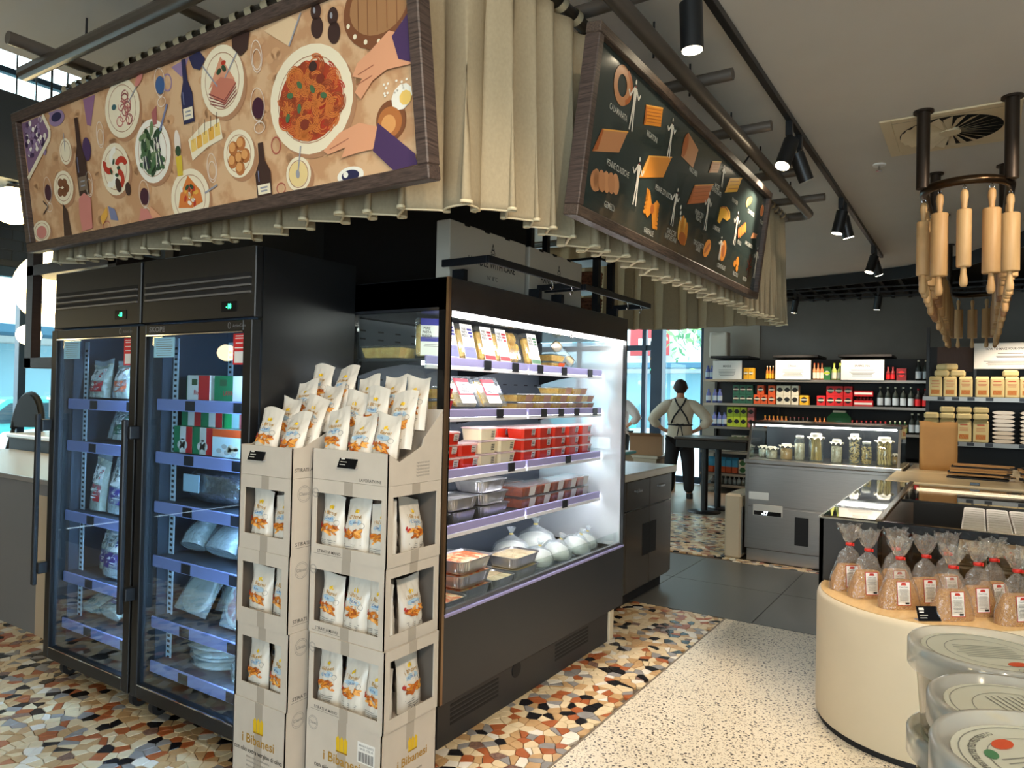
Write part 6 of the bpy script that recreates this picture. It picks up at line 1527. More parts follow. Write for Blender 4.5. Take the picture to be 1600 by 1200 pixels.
for i in range(16):
    for j in range(4):
        zz = .4105
        for k in range(6):
            if k < 5 and i > 0: continue
            if i > 0 and k == 5: pass
            q = thing('cheese_pack', 'pale wrapped pack stacked in rows inside the chilled well', 'food pack', (WX0+.10+i*.108, .02-j*.126, zz+k*.0722), 0, 'packs in the chilled well')
            link('pack', pk, q); link('pack_label', pl, q); link('pack_front_label', pf, q)
# pale worktop behind it
t = thing('pale_worktop', 'pale stone worktop behind the chilled well', 'worktop', (7.0, -.4, 0)); o = t.location
WT = mat('worktop_beige', (222, 200, 158), .22, noise=.05, nscale=8)
MB(o).box(6.13, -1.8, .915, 7.02, .60, .955, WT, .008).box(7.02, -1.8, .915, 7.95, .53, .955, WT, .008).obj('slab', t)
MB(o).box(6.15, -1.75, 0, 7.0, .56, .915, DG).box(7.0, -1.75, 0, 7.9, .50, .915, DG).obj('base', t)
# paper bag
KRAFT = mat('kraft_paper', (178, 132, 76), .7, noise=.08, nscale=9)
def paper_bag(label, x, y, z, w, d, h, rz, m=KRAFT):
    t = thing('paper_bag', label, 'paper bag', (x, y, z), rz); th = .0015; rg = random.Random(3)
    def wall(p0, p1, inn, name):
        p0, p1, inn = Vector(p0), Vector(p1), Vector(inn); g = []
        for i in range(9):
            row = []
            for j in range(9):
                f = i/8; p = p0.lerp(p1, f)+Vector((0, 0, h*j/8)); w_ = .006*wrinkle(f*2, j/8, inn.x*3+inn.y)*(j/8)-(.02*math.sin(f*PI)*(j/8)**2 if name == 'gusset' else 0)
                row.append(tuple(p-inn*w_+Vector((0, 0, .006*math.sin(f*9) if j == 8 else 0))))
            g.append(row)
        o = MB().grid(g, m).obj(name, t); q = o.modifiers.new('t', 'SOLIDIFY'); q.thickness = th
    a, b = w/2, d/2
    wall((-a, -b, 0), (a, -b, 0), (0, 1, 0), 'front_sheet'); wall((a, b, 0), (-a, b, 0), (0, -1, 0), 'back_sheet'); wall((a, -b, 0), (a, b, 0), (-1, 0, 0), 'gusset'); wall((-a, b, 0), (-a, -b, 0), (1, 0, 0), 'gusset')
    MB().box(-a, -b, 0, a, b, .002, m).obj('base', t)
paper_bag('brown kraft paper bag standing open on the pale worktop', 7.38, .30, .956, .17, .28, .42, .1)
# pile of folded paper bags
rg = random.Random(8); BLK = mat('black_paper', (30, 26, 24), .7)
fm = [MB().prism([(-.20, -.06), (.2, -.06), (.2, .06), (-.2, .06)], 0, .012, m).mesh('bag_sheet') for m in (KRAFT, BLK)]; fe = MB().box(-.205, -.062, .002, -.17, .062, .010, BLK).mesh('bag_handle')
for i in range(16):
    t = thing('folded_paper_bag', 'flat folded paper bag in the pile on the pale worktop', 'paper bag', (6.75+rg.uniform(-.06, .06), -.02-(i % 2)*.44+rg.uniform(-.03, .03), .956+(i//2)*.0135), PI/2+rg.uniform(-.12, .12), 'folded paper bags'); link('bag_sheet', fm[0 if i % 3 else 1], t); link('bag_handle', fe, t)
t = thing('ticket_clip', 'small black ticket clip at the edge of the pale worktop', 'price ticket', (6.2, .02, .956)); MB().box(-.01, -.03, 0, .01, .03, .02, BLACKG, .002).obj('clip', t)
# ================================================================== ROUND PLINTH TABLE
t = thing('plinth_table', 'rounded cream plinth table with pale top beside the chilled well', 'plinth', (3.97, .19, 0))
R0 = .49; arcp = [(R0*math.cos(a), R0*math.sin(a)) for a in [math.radians(90+180*i/40) for i in range(41)]]
PLC = mat('plinth_cream', (214, 200, 172), .5, noise=.05, nscale=5); TOPW = mat('plinth_top', (222, 190, 138), .35, rgb2=(206, 170, 116), nscale=5, stretch=(2, 9, 1))
outer = [(.05, R0)]+arcp+[(.05, -R0)]
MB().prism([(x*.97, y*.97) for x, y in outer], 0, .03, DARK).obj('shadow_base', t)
mb = MB(); rows = []
for x, y in outer: rows.append([(x*q, y*q, z) for q, z in ((.99, .03), (1, .04), (1, .59), (.985, .612), (.96, .62))])
mb.grid(rows, PLC); mb.obj('drum', t)
MB().prism([(x*.965 if x < 0 else x, y*.965) for x, y in outer], .612, .6215, TOPW).obj('top', t)
# couscous bags
COUS = mat('couscous', (230, 176, 92), .6, rgb2=(156, 100, 38), nscale=260, bump=.7); RTIE = mat('red_tie', (206, 46, 34), .5)
CELLO = film('cellophane', (254, 252, 248), .4, .05, milky=.07, bump=.7, bscale=45); LABRIM = mat('label_rim', (196, 56, 44), .5)
def cous_meshes(seed):
    rg = random.Random(seed); w, d, hb = .185, .085, .15
    def body(sc, topz):
        rows = []
        for j in range(12):
            t = j/11; z = t*topz; s = (1-.42*t**1.8)*sc; dd = (1-.45*t**2)*sc
            rows.append([((w/2*s)*math.copysign(abs(math.cos(a))**.55, math.cos(a))*(1+.02*math.sin(a*5+seed+j)), (d/2*dd)*math.copysign(abs(math.sin(a))**.7, math.sin(a)), z) for a in [2*PI*i/26 for i in range(26)]])
        return rows
    b = body(.965, hb*.82); mb = MB(); mb.grid([[r[i] for r in b] for i in range(26)], COUS, True, True); mb.add(b[-1], [tuple(range(26))], COUS); food = mb.mesh('couscous')
    rows = body(1.0, hb); last = rows[-1]
    for q, z in ((.62, hb+.03), (.22, hb+.058), (.13, hb+.068), (.13, hb+.076)): rows.append([(x*q/.72, y*q, z) for x, y, _ in last])
    for k, (q, z) in enumerate(((.4, hb+.10), (.75, hb+.135), (.95, hb+.165))): rows.append([(x*q*(1+.25*math.sin(i*1.7+seed+k)), y*q*1.6*(1+.45*math.sin(i*2.9+seed)), z+.012*math.sin(i*1.3+seed)) for i, (x, y, _) in enumerate(last)])
    mb = MB(); mb.grid([[r[i] for r in rows] for i in range(26)], CELLO, True, True); wrap = mb.mesh('wrapper')
    tie = MB().lathe([(.011, hb+.064), (.0155, hb+.066), (.0155, hb+.078), (.011, hb+.08)], RTIE, 14).box(.008, -.02, hb+.066, .016, -.006, hb+.079, RTIE).mesh('tie')
    P = Paint((0, -d/2-.0012, 0), (1, 0, 0), (0, .10, 1)); P.rect(-.03, .02, .032, .125, LABRIM, 1); P.rect(-.027, .023, .029, .122, WHITE, 2); P.poly([(-.012, .108), (.014, .108), (.01, .119), (-.008, .119)], LABRIM, 3); P.text('Cous Cous', .001, .1, .011, INK, 3, .8)
    P.lines(-.02, .022, [.09-.0055*k for k in range(10)], .0018, GREYINK, 3); P.rect(.006, .026, .024, .034, INK, 3)
    return food, wrap, tie, P.mb.mesh('label')
CM = [cous_meshes(s) for s in (1, 2, 3)]
for i, (x, y, rz, lb) in enumerate(((3.895, .53, -.9, 'couscous bag at the outer rim of the plinth'), (3.80, .435, -.85, 'couscous bag second from the outer rim of the plinth'), (3.695, .295, -.85, 'couscous bag standing left of the ticket with full label showing'), (3.915, .33, -.8, 'couscous bag behind the fully labelled one'), (3.815, .20, -.8, 'couscous bag in the middle of the second row'),
                                     (3.645, .09, -.82, 'couscous bag directly behind the ticket'), (3.785, .0, -.8, 'couscous bag behind the one at the ticket'), (3.945, .12, -.75, 'couscous bag at the back against the chilled well'), (3.735, -.14, -.78, 'couscous bag farthest round the plinth with tilted label'), (3.925, -.06, -.75, 'couscous bag at the back beside the packs'))):
    t = thing('couscous_bag', lb+', clear with red tie', 'food bag', (x, y, .622), rz-.1, 'couscous bags on the plinth'); m = CM[i % 3]
    for nm, me in zip(('couscous', 'wrapper', 'tie', 'label'), m): link(nm, me, t)
ticket((3.545, .165, .622), -.95, 'black price ticket standing in front of the couscous bags', 1.0)
# ================================================================== ROUND TUBS in the foreground
PESTO = mat('pesto', (74, 92, 30), .5, noise=.3, nscale=30); TUBC = film('tub_plastic', (246, 246, 238), .3, .08, milky=.05); LIDT = film('tub_lid_film', (248, 246, 240), .3, .1, milky=.3); PRINTT = mat('lid_print', (150, 150, 140), .5)
def pesto_tub(label, x, y, z, col, r=.078, h=.085, rz=0.0):
    t = thing('pesto_tub', label, 'food tub', (x, y, z), rz, 'tubs of green sauce')
    MB().lathe([(0, .004), (r*.82, .004), (r*.895, h*.76), (0, h*.78)], PESTO, 30).obj('sauce', t)
    MB().lathe([(0, 0), (r*.83, 0), (r*.92, h*.86), (r*.97, h*.87), (r*.97, h*.80)], TUBC, 40).obj('tub', t)
    MB().lathe([(r*1.0, h*.70), (r*1.02, h*.72), (r*1.02, h*.97), (r*.99, h), (r*.93, h), (r*.89, h*.93), (0, h*.93)], LIDT, 48).obj('lid', t)
    P = Paint((0, 0, h*.935), (1, 0, 0), (0, 1, 0)); P.ell(0, 0, r*.84, r*.84, mat('lid_label', (222, 222, 204), .4), 1, 40); P.ring(0, 0, r*.78, r*.78, .001, PRINTT, 2, 40); P.ring(0, 0, r*.55, r*.55, .0008, PRINTT, 2, 40)
    rg = random.Random(int(x*1000))
    for k in range(8): a = PI*.2+k*.2; P.text('PESTO', r*.66*math.cos(a+1.2), r*.66*math.sin(a+1.2), .007, PRINTT, 2, .9, .01, a-.37)
    P.lines(-r*.45, r*.45, [-.02+.006*k for k in range(7)], .0016, PRINTT, 2)
    P.ell(-r*.15, r*.45, r*.14, r*.08, col, 3, 14, .4); P.ell(-r*.42, r*.3, r*.10, r*.06, mat('leaf_print', (84, 140, 96), .5), 3, 12, .9); P.obj('lid_print', t)
    MB().tube([(r*1.03*math.cos(a), r*1.03*math.sin(a), h*.62+.0*a) for a in [2.4+i*.14 for i in range(24)]], .0022, LIDT, 6).obj('bail_handle', t)
RO, YE2 = mat('print_redorange', (226, 92, 52), .5), mat('print_yellow', (220, 196, 60), .5)
t = thing('side_table', 'small pale table carrying the sauce tubs beside the aisle', 'table', (.82, -.06, 0)); MB().lathe([(0, 1.055), (.28, 1.055), (.285, 1.066), (.28, 1.078), (0, 1.078)], WT, 36).obj('table_top', t); MB().cyl((0, 0, .02), (0, 0, 1.055), .03, BLACK, 16).obj('column', t); MB().lathe([(0, 0), (.2, 0), (.2, .015), (.04, .03), (0, .03)], BLACK, 30).obj('foot', t)
pesto_tub('clear tub of green sauce at the bottom of the stack nearest the plinth', .965, -.012, 1.0785, RO, h=.10)
pesto_tub('clear tub of green sauce on top of the stack nearest the plinth', .965, -.012, 1.1795, RO, h=.10, rz=2.0)
pesto_tub('clear tub of green sauce at the bottom of the middle stack', .80, -.04, 1.0785, RO, h=.10)
pesto_tub('clear tub of green sauce with yellow flower on the lid topping the middle stack', .80, -.04, 1.1795, YE2, h=.10, rz=.6)
pesto_tub('clear tub of green sauce at the bottom of the end stack', .635, -.05, 1.0785, RO, h=.10)
pesto_tub('clear tub of green sauce with red flower on the lid topping the end stack', .635, -.05, 1.1795, RO, h=.125, rz=-.8)

# ================================================================== BACK SHELVES
SHD = mat('shelf_dark', (30, 27, 26), .5); SHE = mat('shelf_edge', (150, 146, 140), .3, .6)
t = thing('drinks_shelves', 'long dark drinks shelves along the grey back wall', 'shelving', (12.1, 2.2, 0)); o = t.location
FX = 11.7; YL, YR = 3.85, .64
MB(o).box(12.52, YR, 0, 12.57, YL, 2.2, SHD).obj('back_panel', t)
for z in (.14, .32, .68, 1.08, 1.46, 1.85):
    s = MB(o).box(FX+(.0 if z < 1.2 else .1), YR, z-.03, 12.52, YL, z, SHD).obj('shelf', t); MB(o).box(FX-.012+(.0 if z < 1.2 else .1), YR, z-.035, FX+(.0 if z < 1.2 else .1), YL, z+.004, SHE).obj('price_rail', s)
for y in (YR, 1.74, 2.8, YL): MB(o).box(12.46, y-.02, 0, 12.52, y+.02, 2.2, BLACK).obj('upright', t)
def Yp(px): return 3.85-(px-1093)*.00905     # spacing read off along the shelf
def bottle_mesh(r, h, m, lab, capm, neck=.35):
    mb = MB(); mb.lathe([(0, 0), (r, 0), (r, h*.55), (r*.9, h*.62), (r*neck, h*.76), (r*neck, h*.93), (0, h*.93)], m, 12); mb.lathe([(0, h), (r*neck*1.15, h), (r*neck*1.15, h*.92)], capm, 10)
    if lab: mb.lathe([(r*1.02, h*.10), (r*1.02, h*.45)], lab, 12)
    return mb
def carton4(w, h, d, m, lab, band):
    mb = MB().box(0, -w/2, 0, d, w/2, h, m, .004)
    if lab: mb.cyl((-.003, 0, h*.55), (0, 0, h*.55), w*.34, lab, 16); mb.box(-.004, -w*.4, h*.48, -.002, w*.4, h*.62, band)
    return mb
pal = {n: mat('pack_'+n, c_, .45) for n, c_ in dict(dgreen=(40, 96, 76), orange=(232, 130, 30), ivory=(226, 218, 196), yellow2=(236, 178, 40), scarlet=(206, 34, 40), lime=(186, 204, 50), pinkish=(190, 110, 110), black2=(30, 28, 28), bluej=(96, 108, 176), amber=(190, 110, 40), peach=(236, 150, 100), limeb=(206, 214, 110), dkglass=(34, 44, 40), labelb=(190, 204, 214), milkb=(70, 160, 200), dred=(120, 30, 34), grn=(46, 110, 60)).items()}
def row(name, label, cat, me, pxs, z, x=11.86, group=None, part=None):
    for p in pxs:
        ob = link(name, me, None, (x, Yp(p), z)); tag(ob, label, cat, group or label)
jug = MB().lathe([(0, 0), (.037, 0), (.038, .12), (.03, .17), (.016, .19), (.016, .23), (0, .23)], pal['bluej'], 14).lathe([(.039, .04), (.039, .12)], pal['labelb'], 14).mesh('jug')
row('detergent_bottle', 'squat blue bottle on the top shelf by the street window', 'bottle', jug, (1098, 1106), 1.851); row('detergent_bottle', 'squat blue bottle on the middle shelf behind the person', 'bottle', jug, (1100, 1112, 1121), 1.461); row('detergent_bottle', 'squat blue bottle on the lower shelf beside the lime cartons', 'bottle', jug, (1112, 1121, 1130), 1.081)
ob = MB(); P_ = carton4(.078, .19, .12, pal['yellow2'], pal['black2'], pal['ivory'])
row('drink_pack', 'yellow drink pack beside the first notice on the top shelf', 'drink pack', P_.mesh('p'), (1167, 1176), 1.851, 11.86)
b4 = bottle_mesh(.021, .22, pal['amber'], pal['yellow2'], pal['ivory']); row('drink_bottle', 'amber bottle with orange label left of the second notice', 'bottle', b4.mesh('b'), (1204, 1209, 1214, 1219), 1.851)
row('drink_bottle', 'peach bottle right of the second notice', 'bottle', bottle_mesh(.026, .26, pal['peach'], pal['ivory'], pal['orange']).mesh('b'), (1282, 1288, 1294), 1.851); row('drink_pack', 'green drink pack beside the peach bottles', 'drink pack', carton4(.1, .2, .1, pal['grn'], pal['ivory'], pal['lime']).mesh('p'), (1302,), 1.851)
row('drink_bottle', 'lime bottle left of the third notice', 'bottle', bottle_mesh(.035, .26, pal['limeb'], pal['ivory'], pal['lime']).mesh('b'), (1313, 1322), 1.851)
row('drink_bottle', 'dark red bottle right of the third notice', 'bottle', bottle_mesh(.03, .2, pal['dred'], pal['scarlet'], pal['dred']).mesh('b'), (1394, 1401), 1.851); row('drink_pack', 'dark red drink pack at the far end of the top shelf', 'drink pack', carton4(.13, .18, .1, pal['dred'], pal['scarlet'], pal['black2']).mesh('p'), (1413,), 1.851)
wb = bottle_mesh(.039, .30, pal['dkglass'], pal['labelb'], pal['ivory']).mesh('b'); row('water_bottle', 'dark glass water bottle with pale label at the end of the top shelf', 'bottle', wb, (1437, 1447), 1.851)
def packs(lb, col, band, pxs, z, w=.105, h=.15, rows=2, name='drink_pack', lab='black2'):
    me = carton4(w, h, .14, pal[col], pal[lab], pal[band]).mesh('p')
    for k in range(rows): row(name, lb, 'drink pack', me, pxs, z+k*(h+.001), 11.86, lb)
packs('dark green drink pack stacked two high on the second shelf', 'dgreen', 'ivory', (1150, 1162, 1174), 1.461); packs('orange drink pack in the lower row of the second shelf', 'orange', 'ivory', (1187, 1199, 1212), 1.461, rows=1)
row('drink_pack', 'orange drink pack on top of the orange row', 'drink pack', carton4(.105, .15, .14, pal['orange'], pal['black2'], pal['ivory']).mesh('p'), (1193, 1212), 1.612)
packs('ivory and black drink pack stacked two high on the second shelf', 'ivory', 'black2', (1226, 1238, 1251), 1.461); packs('single yellow drink pack beside the ivory packs', 'yellow2', 'ivory', (1266,), 1.461, rows=1, w=.13)
packs('red drink pack stacked two high on the second shelf', 'scarlet', 'ivory', (1308, 1321, 1335), 1.461, w=.12); packs('single red drink pack at the start of the red group', 'scarlet', 'ivory', (1293,), 1.461, rows=1, w=.12)
cr = MB().box(0, -.13, 0, .14, .13, .09, pal['scarlet'], .004).box(-.003, -.12, .03, 0, .12, .06, WHITE); row('drink_pack', 'red crate of small bottles beside the red packs', 'drink pack', cr.mesh('p'), (1358,), 1.461); row('drink_pack', 'upper red crate of small bottles beside the red packs', 'drink pack', cr.mesh('p'), (1358,), 1.552+.06)
row('drink_bottle', 'small dark bottle between the two red crates', 'bottle', bottle_mesh(.02, .06, pal['dred'], None, pal['scarlet'], .5).mesh('b'), (1349, 1354, 1359, 1364, 1369), 1.5515, 11.93)
row('water_bottle', 'dark glass water bottle with pale label on the second shelf', 'bottle', wb, (1383, 1394, 1405, 1416, 1427), 1.461); row('cola_bottle', 'dark bottle with red label at the end of the second shelf', 'bottle', bottle_mesh(.04, .28, pal['black2'], pal['scarlet'], pal['scarlet']).mesh('b'), (1437, 1447), 1.461)
packs('lime and black drink pack stacked two high on the third shelf', 'lime', 'black2', (1140, 1152, 1164), 1.081, h=.16); packs('pink drink pack stacked two high on the third shelf', 'pinkish', 'black2', (1177,), 1.081, h=.16)
row('drink_bottle', 'small amber bottle in the row on the third shelf', 'bottle', bottle_mesh(.03, .2, pal['amber'], pal['peach'], pal['yellow2']).mesh('b'), range(1202, 1240, 7), 1.081); row('drink_bottle', 'small dark bottle in the row on the third shelf', 'bottle', bottle_mesh(.03, .19, pal['black2'], pal['pinkish'], pal['dred']).mesh('b'), range(1244, 1276, 7), 1.081)
row('drink_bottle', 'small bottle with yellow label beside the green crate', 'bottle', bottle_mesh(.03, .2, pal['amber'], pal['yellow2'], pal['amber']).mesh('b'), (1285, 1292, 1299), 1.081)
row('bottle_crate', 'green basket shaped carton on the third shelf', 'carton', MB().add([(0, -.17, 0), (0, .17, 0), (.2, .17, 0), (.2, -.17, 0), (.03, -.17, .2), (.03, .17, .2), (.17, .17, .2), (.17, -.17, .2), (.06, -.1, .28), (.06, .1, .28), (.14, .1, .28), (.14, -.1, .28)], [(0, 1, 5, 4), (1, 2, 6, 5), (2, 3, 7, 6), (3, 0, 4, 7), (4, 5, 9, 8), (5, 6, 10, 9), (6, 7, 11, 10), (7, 4, 8, 11), (8, 9, 10, 11), (3, 2, 1, 0)], pal['grn']).cyl((-.002, 0, .1), (.02, 0, .1), .06, pal['dgreen'], 14).box(.05, -.09, .28, .15, .09, .31, pal['ivory']).mesh('p'), (1321,), 1.081)
row('drink_bottle', 'small red bottle in the row on the third shelf', 'bottle', bottle_mesh(.03, .17, pal['dred'], pal['scarlet'], pal['scarlet']).mesh('b'), range(1342, 1394, 7), 1.081); row('drink_bottle', 'small green bottle in the row on the third shelf', 'bottle', bottle_mesh(.03, .18, pal['grn'], pal['limeb'], pal['ivory']).mesh('b'), range(1398, 1424, 7), 1.081); row('water_bottle', 'dark glass bottle at the end of the third shelf', 'bottle', wb, (1429, 1437.8, 1447), 1.081)
packs('white and red six pack on the fourth shelf behind the tall table', 'ivory', 'scarlet', (1122, 1136, 1150, 1164), .681, w=.12, h=.14, rows=1, lab='grn'); packs('white and red six pack on top of the fourth shelf row', 'ivory', 'scarlet', (1150, 1164), .822, w=.12, h=.12, rows=1, lab='grn')
row('juice_carton', 'blue and orange juice carton on the lower shelf behind the tall table', 'carton', MB().box(0, -.045, 0, .09, .045, .2, pal['orange'], .004).box(-.003, -.046, .1, .092, .046, .205, pal['milkb']).add([(0, -.045, .2), (.09, -.045, .2), (.09, .045, .2), (0, .045, .2), (.045, -.045, .25), (.045, .045, .25)], [(0, 3, 5, 4), (1, 2, 5, 4), (0, 1, 4), (2, 3, 5)], pal['milkb']).mesh('p'), (1106, 1117, 1128, 1139, 1150), .321); packs('cream carton on the lower shelf behind the tall table', 'ivory', 'grn', (1164,), .321, w=.13, h=.11, rows=2, lab='grn')
row('water_bottle', 'clear pale bottle on the base shelf', 'bottle', bottle_mesh(.032, .13, mat('pale_bottle', (190, 200, 200), .3), None, pal['ivory']).mesh('b'), range(1110, 1175, 8), .141)
# notices on the top shelf
for k, (a, b, head) in enumerate(((1110, 1162, 'MIXERS'), (1220, 1278, 'DRINKS'), (1325, 1389, 'SPARKLING'))):
    y0, y1 = Yp(b), Yp(a); w = y1-y0
    t = thing('shelf_notice', ('white notice board lettered mixers on the top drinks shelf', 'white notice board lettered drinks on the top drinks shelf', 'white notice board lettered sparkling on the top drinks shelf')[k], 'notice', (11.78, (y0+y1)/2, 1.8545))
    MB().box(-.006, -w/2, 0, .006, w/2, .3, WHITE, .002).obj('board', t); MB().box(.006, -w/2+.05, 0, .05, w/2-.05, .01, BLACK).obj('foot', t)
    P = Paint((-.0065, w/2, 0), (0, -1, 0), (0, 0, 1)); P.text(head, w/2, .21, .045, INK, 1, .9, .01); P.lines(w*.2, w*.8, (.15, .12, .1, .08, .06), .008, GREYINK, 1); P.obj('lettering', t)
    t = thing('shelf_topper', ('dark flat shelf topper above the mixers notice', 'dark flat shelf topper above the drinks notice', 'dark flat shelf topper above the sparkling notice')[k], 'shelf', (12.15, (y0+y1)/2-.05, 2.2005)); MB().box(-.36, -w/2-.05, 0, .36, w/2+.1, .035, SHD, .004).obj('plate', t); MB().box(.2, -w/2, -.0, .3, -w/2+.03, .03, BLACK).obj('stay', t)
paper_bag('white paper bag with A emblem standing on the shelf topper by the window', 12.25, 3.98-.25, 2.236, .2, .3, .42, 0.0, mat('white_paper', (220, 212, 196), .7))
# ================================================================== FLOUR SHELVES on the right
t = thing('flour_shelves', 'dark shelves of flour bags under the pizza notice', 'shelving', (11.3, -.6, 0)); o = t.location
FX2, L2, R2 = 11.0, .63, -1.8
MB(o).box(11.7, R2, 0, 11.75, L2, 2.32, SHD).obj('back_panel', t)
MB(o).box(11.68, .08, 1.98, 11.70, .50, 2.32, mat('brown_board', (96, 68, 56), .6, noise=.2, nscale=8, stretch=(1, 12, 1))).obj('brown_board', t)
for z in (.5, 1.04, 1.62):
    s = MB(o).box(FX2, R2, z-.035, 11.7, L2, z, SHD).obj('shelf', t); MB(o).box(FX2-.012, R2, z-.05, FX2, L2, z+.005, SHE).obj('price_rail', s)
    for y in (.43, .27, .1, -.1, -.45): MB(o).box(FX2-.016, y-.05, z-.042, FX2-.012, y+.03, z+.002, TICKD).obj('ticket_holder', s)
for y in (L2-.02, -.6, R2+.02): MB(o).box(11.64, y-.02, 0, 11.7, y+.02, 2.6, BLACK).obj('upright', t)
t = thing('pizza_notice', 'white notice headed how to make your own pizza above the flour', 'notice', (11.3, -.40, 2.0)); w = .93
MB().box(-.006, -w/2, 0, .006, w/2, .34, WHITE, .002).obj('board', t); MB().box(.0, -w/2, -.374, .02, -w/2+.03, 0, BLACK).box(.0, w/2-.03, -.374, .02, w/2, 0, BLACK).obj('stand', t)
P = Paint((-.0065, w/2, 0), (0, -1, 0), (0, 0, 1)); P.text('HOW TO MAKE YOUR OWN PIZZA', w*.42, .26, .042, INK, 1, .8, .012); P.lines(w*.25, w*.6, (.20, .165, .15), .008, GREYINK, 1); P.lines(w*.1, w*.8, (.10, .085, .07, .055), .006, GREYINK, 1); P.obj('lettering', t)
FLR = mat('flour_paper', (226, 204, 146), .65, noise=.06, nscale=10); FLP = [mat('flour_print_red', (196, 80, 50), .5), mat('flour_print_gold', (200, 140, 60), .5)]
def flour_mesh(w, h, d):
    mb = MB().box(0, -w/2, 0, d, w/2, h*.9, FLR, .012); mb.add([(0, -w/2, h*.89), (d, -w/2, h*.89), (d, w/2, h*.89), (0, w/2, h*.89), (d*.35, -w/2+.01, h), (d*.65, -w/2+.01, h), (d*.65, w/2-.01, h), (d*.35, w/2-.01, h)], [(0, 1, 5, 4), (1, 2, 6, 5), (2, 3, 7, 6), (3, 0, 4, 7), (4, 5, 6, 7)], FLR)
    P = Paint((-.0005, w/2, 0), (0, -1, 0), (0, 0, 1)); P.lines(w*.2, w*.8, (h*.78,), h*.05, FLP[0], 1); P.lines(w*.15, w*.85, (h*.64, h*.58, h*.52), h*.018, FLP[0], 1); P.rect(w*.18, h*.14, w*.82, h*.36, FLP[1], 1)
    for i in range(6): P.line([(w*(.2+.1*i), h*.16), (w*(.3+.1*i), h*.34)], h*.02, FLP[0], 2)
    return mb.mesh('bag'), P.mb.mesh('print')
FA, FB = flour_mesh(.15, .27, .1), flour_mesh(.17, .29, .11)
def flour(label, y, z, s, rot=None, group='flour bags', x=11.05):
    t = thing('flour_bag', label, 'flour bag', (x, y, z), 0, group)
    if rot: t.rotation_euler = rot
    link('bag', s[0], t); link('print', s[1], t)
for y in (.49, .325, .15, -.03, -.19, -.345, -.5): flour('cream paper flour bag standing in the upper flour row', y, 1.6205, FA)
for i, y in enumerate((.41, .24)): flour('cream flour bag lying on top of the upper flour row', y-.0, 1.6205+.28, (FA[0], FA[1]), (0, -PI/2, 0) if False else None, x=11.2) if False else None
for y in (.53, .35, .165, -.02): flour('cream paper flour bag standing in the lower flour row', y, 1.0405, FB, x=11.04)
lay = MB().box(-.05, -.085, 0, .2, .085, .085, FLR, .02).mesh('bag')
for y in (.53, .35, .165, -.02): ob = link('flour_bag', lay, None, (11.06, y, 1.3315)); tag(ob, 'cream flour bag laid on top of the lower flour row', 'flour bag', 'flour bags laid flat')
for y in (.35, .165, -.02): ob = link('flour_bag', lay, None, (11.06, y, 1.4175)); tag(ob, 'cream flour bag in the second layer on the lower flour row', 'flour bag', 'flour bags laid flat')
for y in (.42, .24, -.33): ob = link('flour_bag', lay, None, (11.12, y, 1.8915)); tag(ob, 'cream flour bag laid on top of the upper flour row', 'flour bag', 'flour bags laid flat')
ob = link('flour_bag', lay, None, (11.14, .33, 1.9775), (.0, 0, .5)); tag(ob, 'single cream flour bag tilted on the very top', 'flour bag')
pil = Bag(.24, .30, .05, 3, .08, .003, .9); pm = pil.mesh(mat('pasta_packet', (226, 206, 178), .3, coat=.4)).mesh('packet'); Pp = pil.paint(); Pp.rect(-.06, .09, .07, .24, mat('packet_amber', (206, 140, 50), .4), 1, 4); Pp.rect(-.11, .1, -.07, .2, mat('packet_pink', (206, 120, 110), .4), 1, 3); pp_ = Pp.mb.mesh('print')
for c2 in range(2):
    for k in range(8):
        t = thing('pasta_packet', 'pillow packet of pasta in the flat pile beside the lower flour row', 'pasta packet', (11.03, -.26-c2*.29, 1.06+k*.05), 0, 'pasta packets piled flat'); t.rotation_euler = (PI/2+.0, 0, -PI/2); t.location.z = 1.07+k*.052
        t.rotation_euler = (Matrix.Rotation(-PI/2, 4, 'Z') @ Matrix.Rotation(-PI/2, 4, 'X')).to_euler(); link('packet', pm, t); link('print', pp_, t)
# ================================================================== TALL TABLE
t = thing('tall_table', 'tall dark bar table with thick top and two round feet', 'table', (9.75, 3.02, 0)); TT = mat('table_dark', (62, 54, 50), .35)
MB().box(-.35, -.52, .87, .35, .42, .98, BLACK, .006).obj('apron', t); MB().box(-.37, -.54, .98, .37, .44, 1.01, TT, .006).obj('table_top', t)
for x, y in ((-.13, .085), (.28, .03)):
    MB().cyl((x, y, .02), (x, y, .87), .045, BLACK, 18).obj('leg', t); MB().lathe([(0, 0), (.22, 0), (.22, .012), (.06, .03), (0, .03)], BLACK, 28, (x, y, 0)).obj('foot', t)
# cardboard boxes in front of the person
t = thing('cardboard_box', 'open brown cardboard box beside the person with hands on hips', 'cardboard box', (10.85, 4.45, .62), .3); KB = mat('cardboard', (176, 138, 104), .75)
for a in ((-.2, -.25, 0, -.19, .25, .3), (.19, -.25, 0, .2, .25, .3), (-.19, -.25, 0, .19, -.24, .3), (-.19, .24, 0, .19, .25, .3), (-.19, -.24, 0, .19, .24, .01)): MB().box(*a, KB).obj('panel', t)
MB().add([(-.2, -.25, .3), (-.2, .25, .3), (-.42, .25, .36), (-.42, -.25, .36)], [(0, 1, 2, 3)], KB).obj('flap', t); MB().add([(-.2, .25, .3), (.2, .25, .3), (.2, .47, .42), (-.2, .47, .42)], [(0, 1, 2, 3)], KB).obj('flap', t)
t = thing('service_counter', 'low beige counter by the street window', 'counter', (11.0, 4.6, 0)); MB().box(-.4, -.42, 0, .45, .8, .58, mat('counter_beige', (176, 160, 138), .5), .01).obj('body', t); MB().box(-.42, -.44, .58, .47, .82, .618, STONET, .006).obj('top', t)
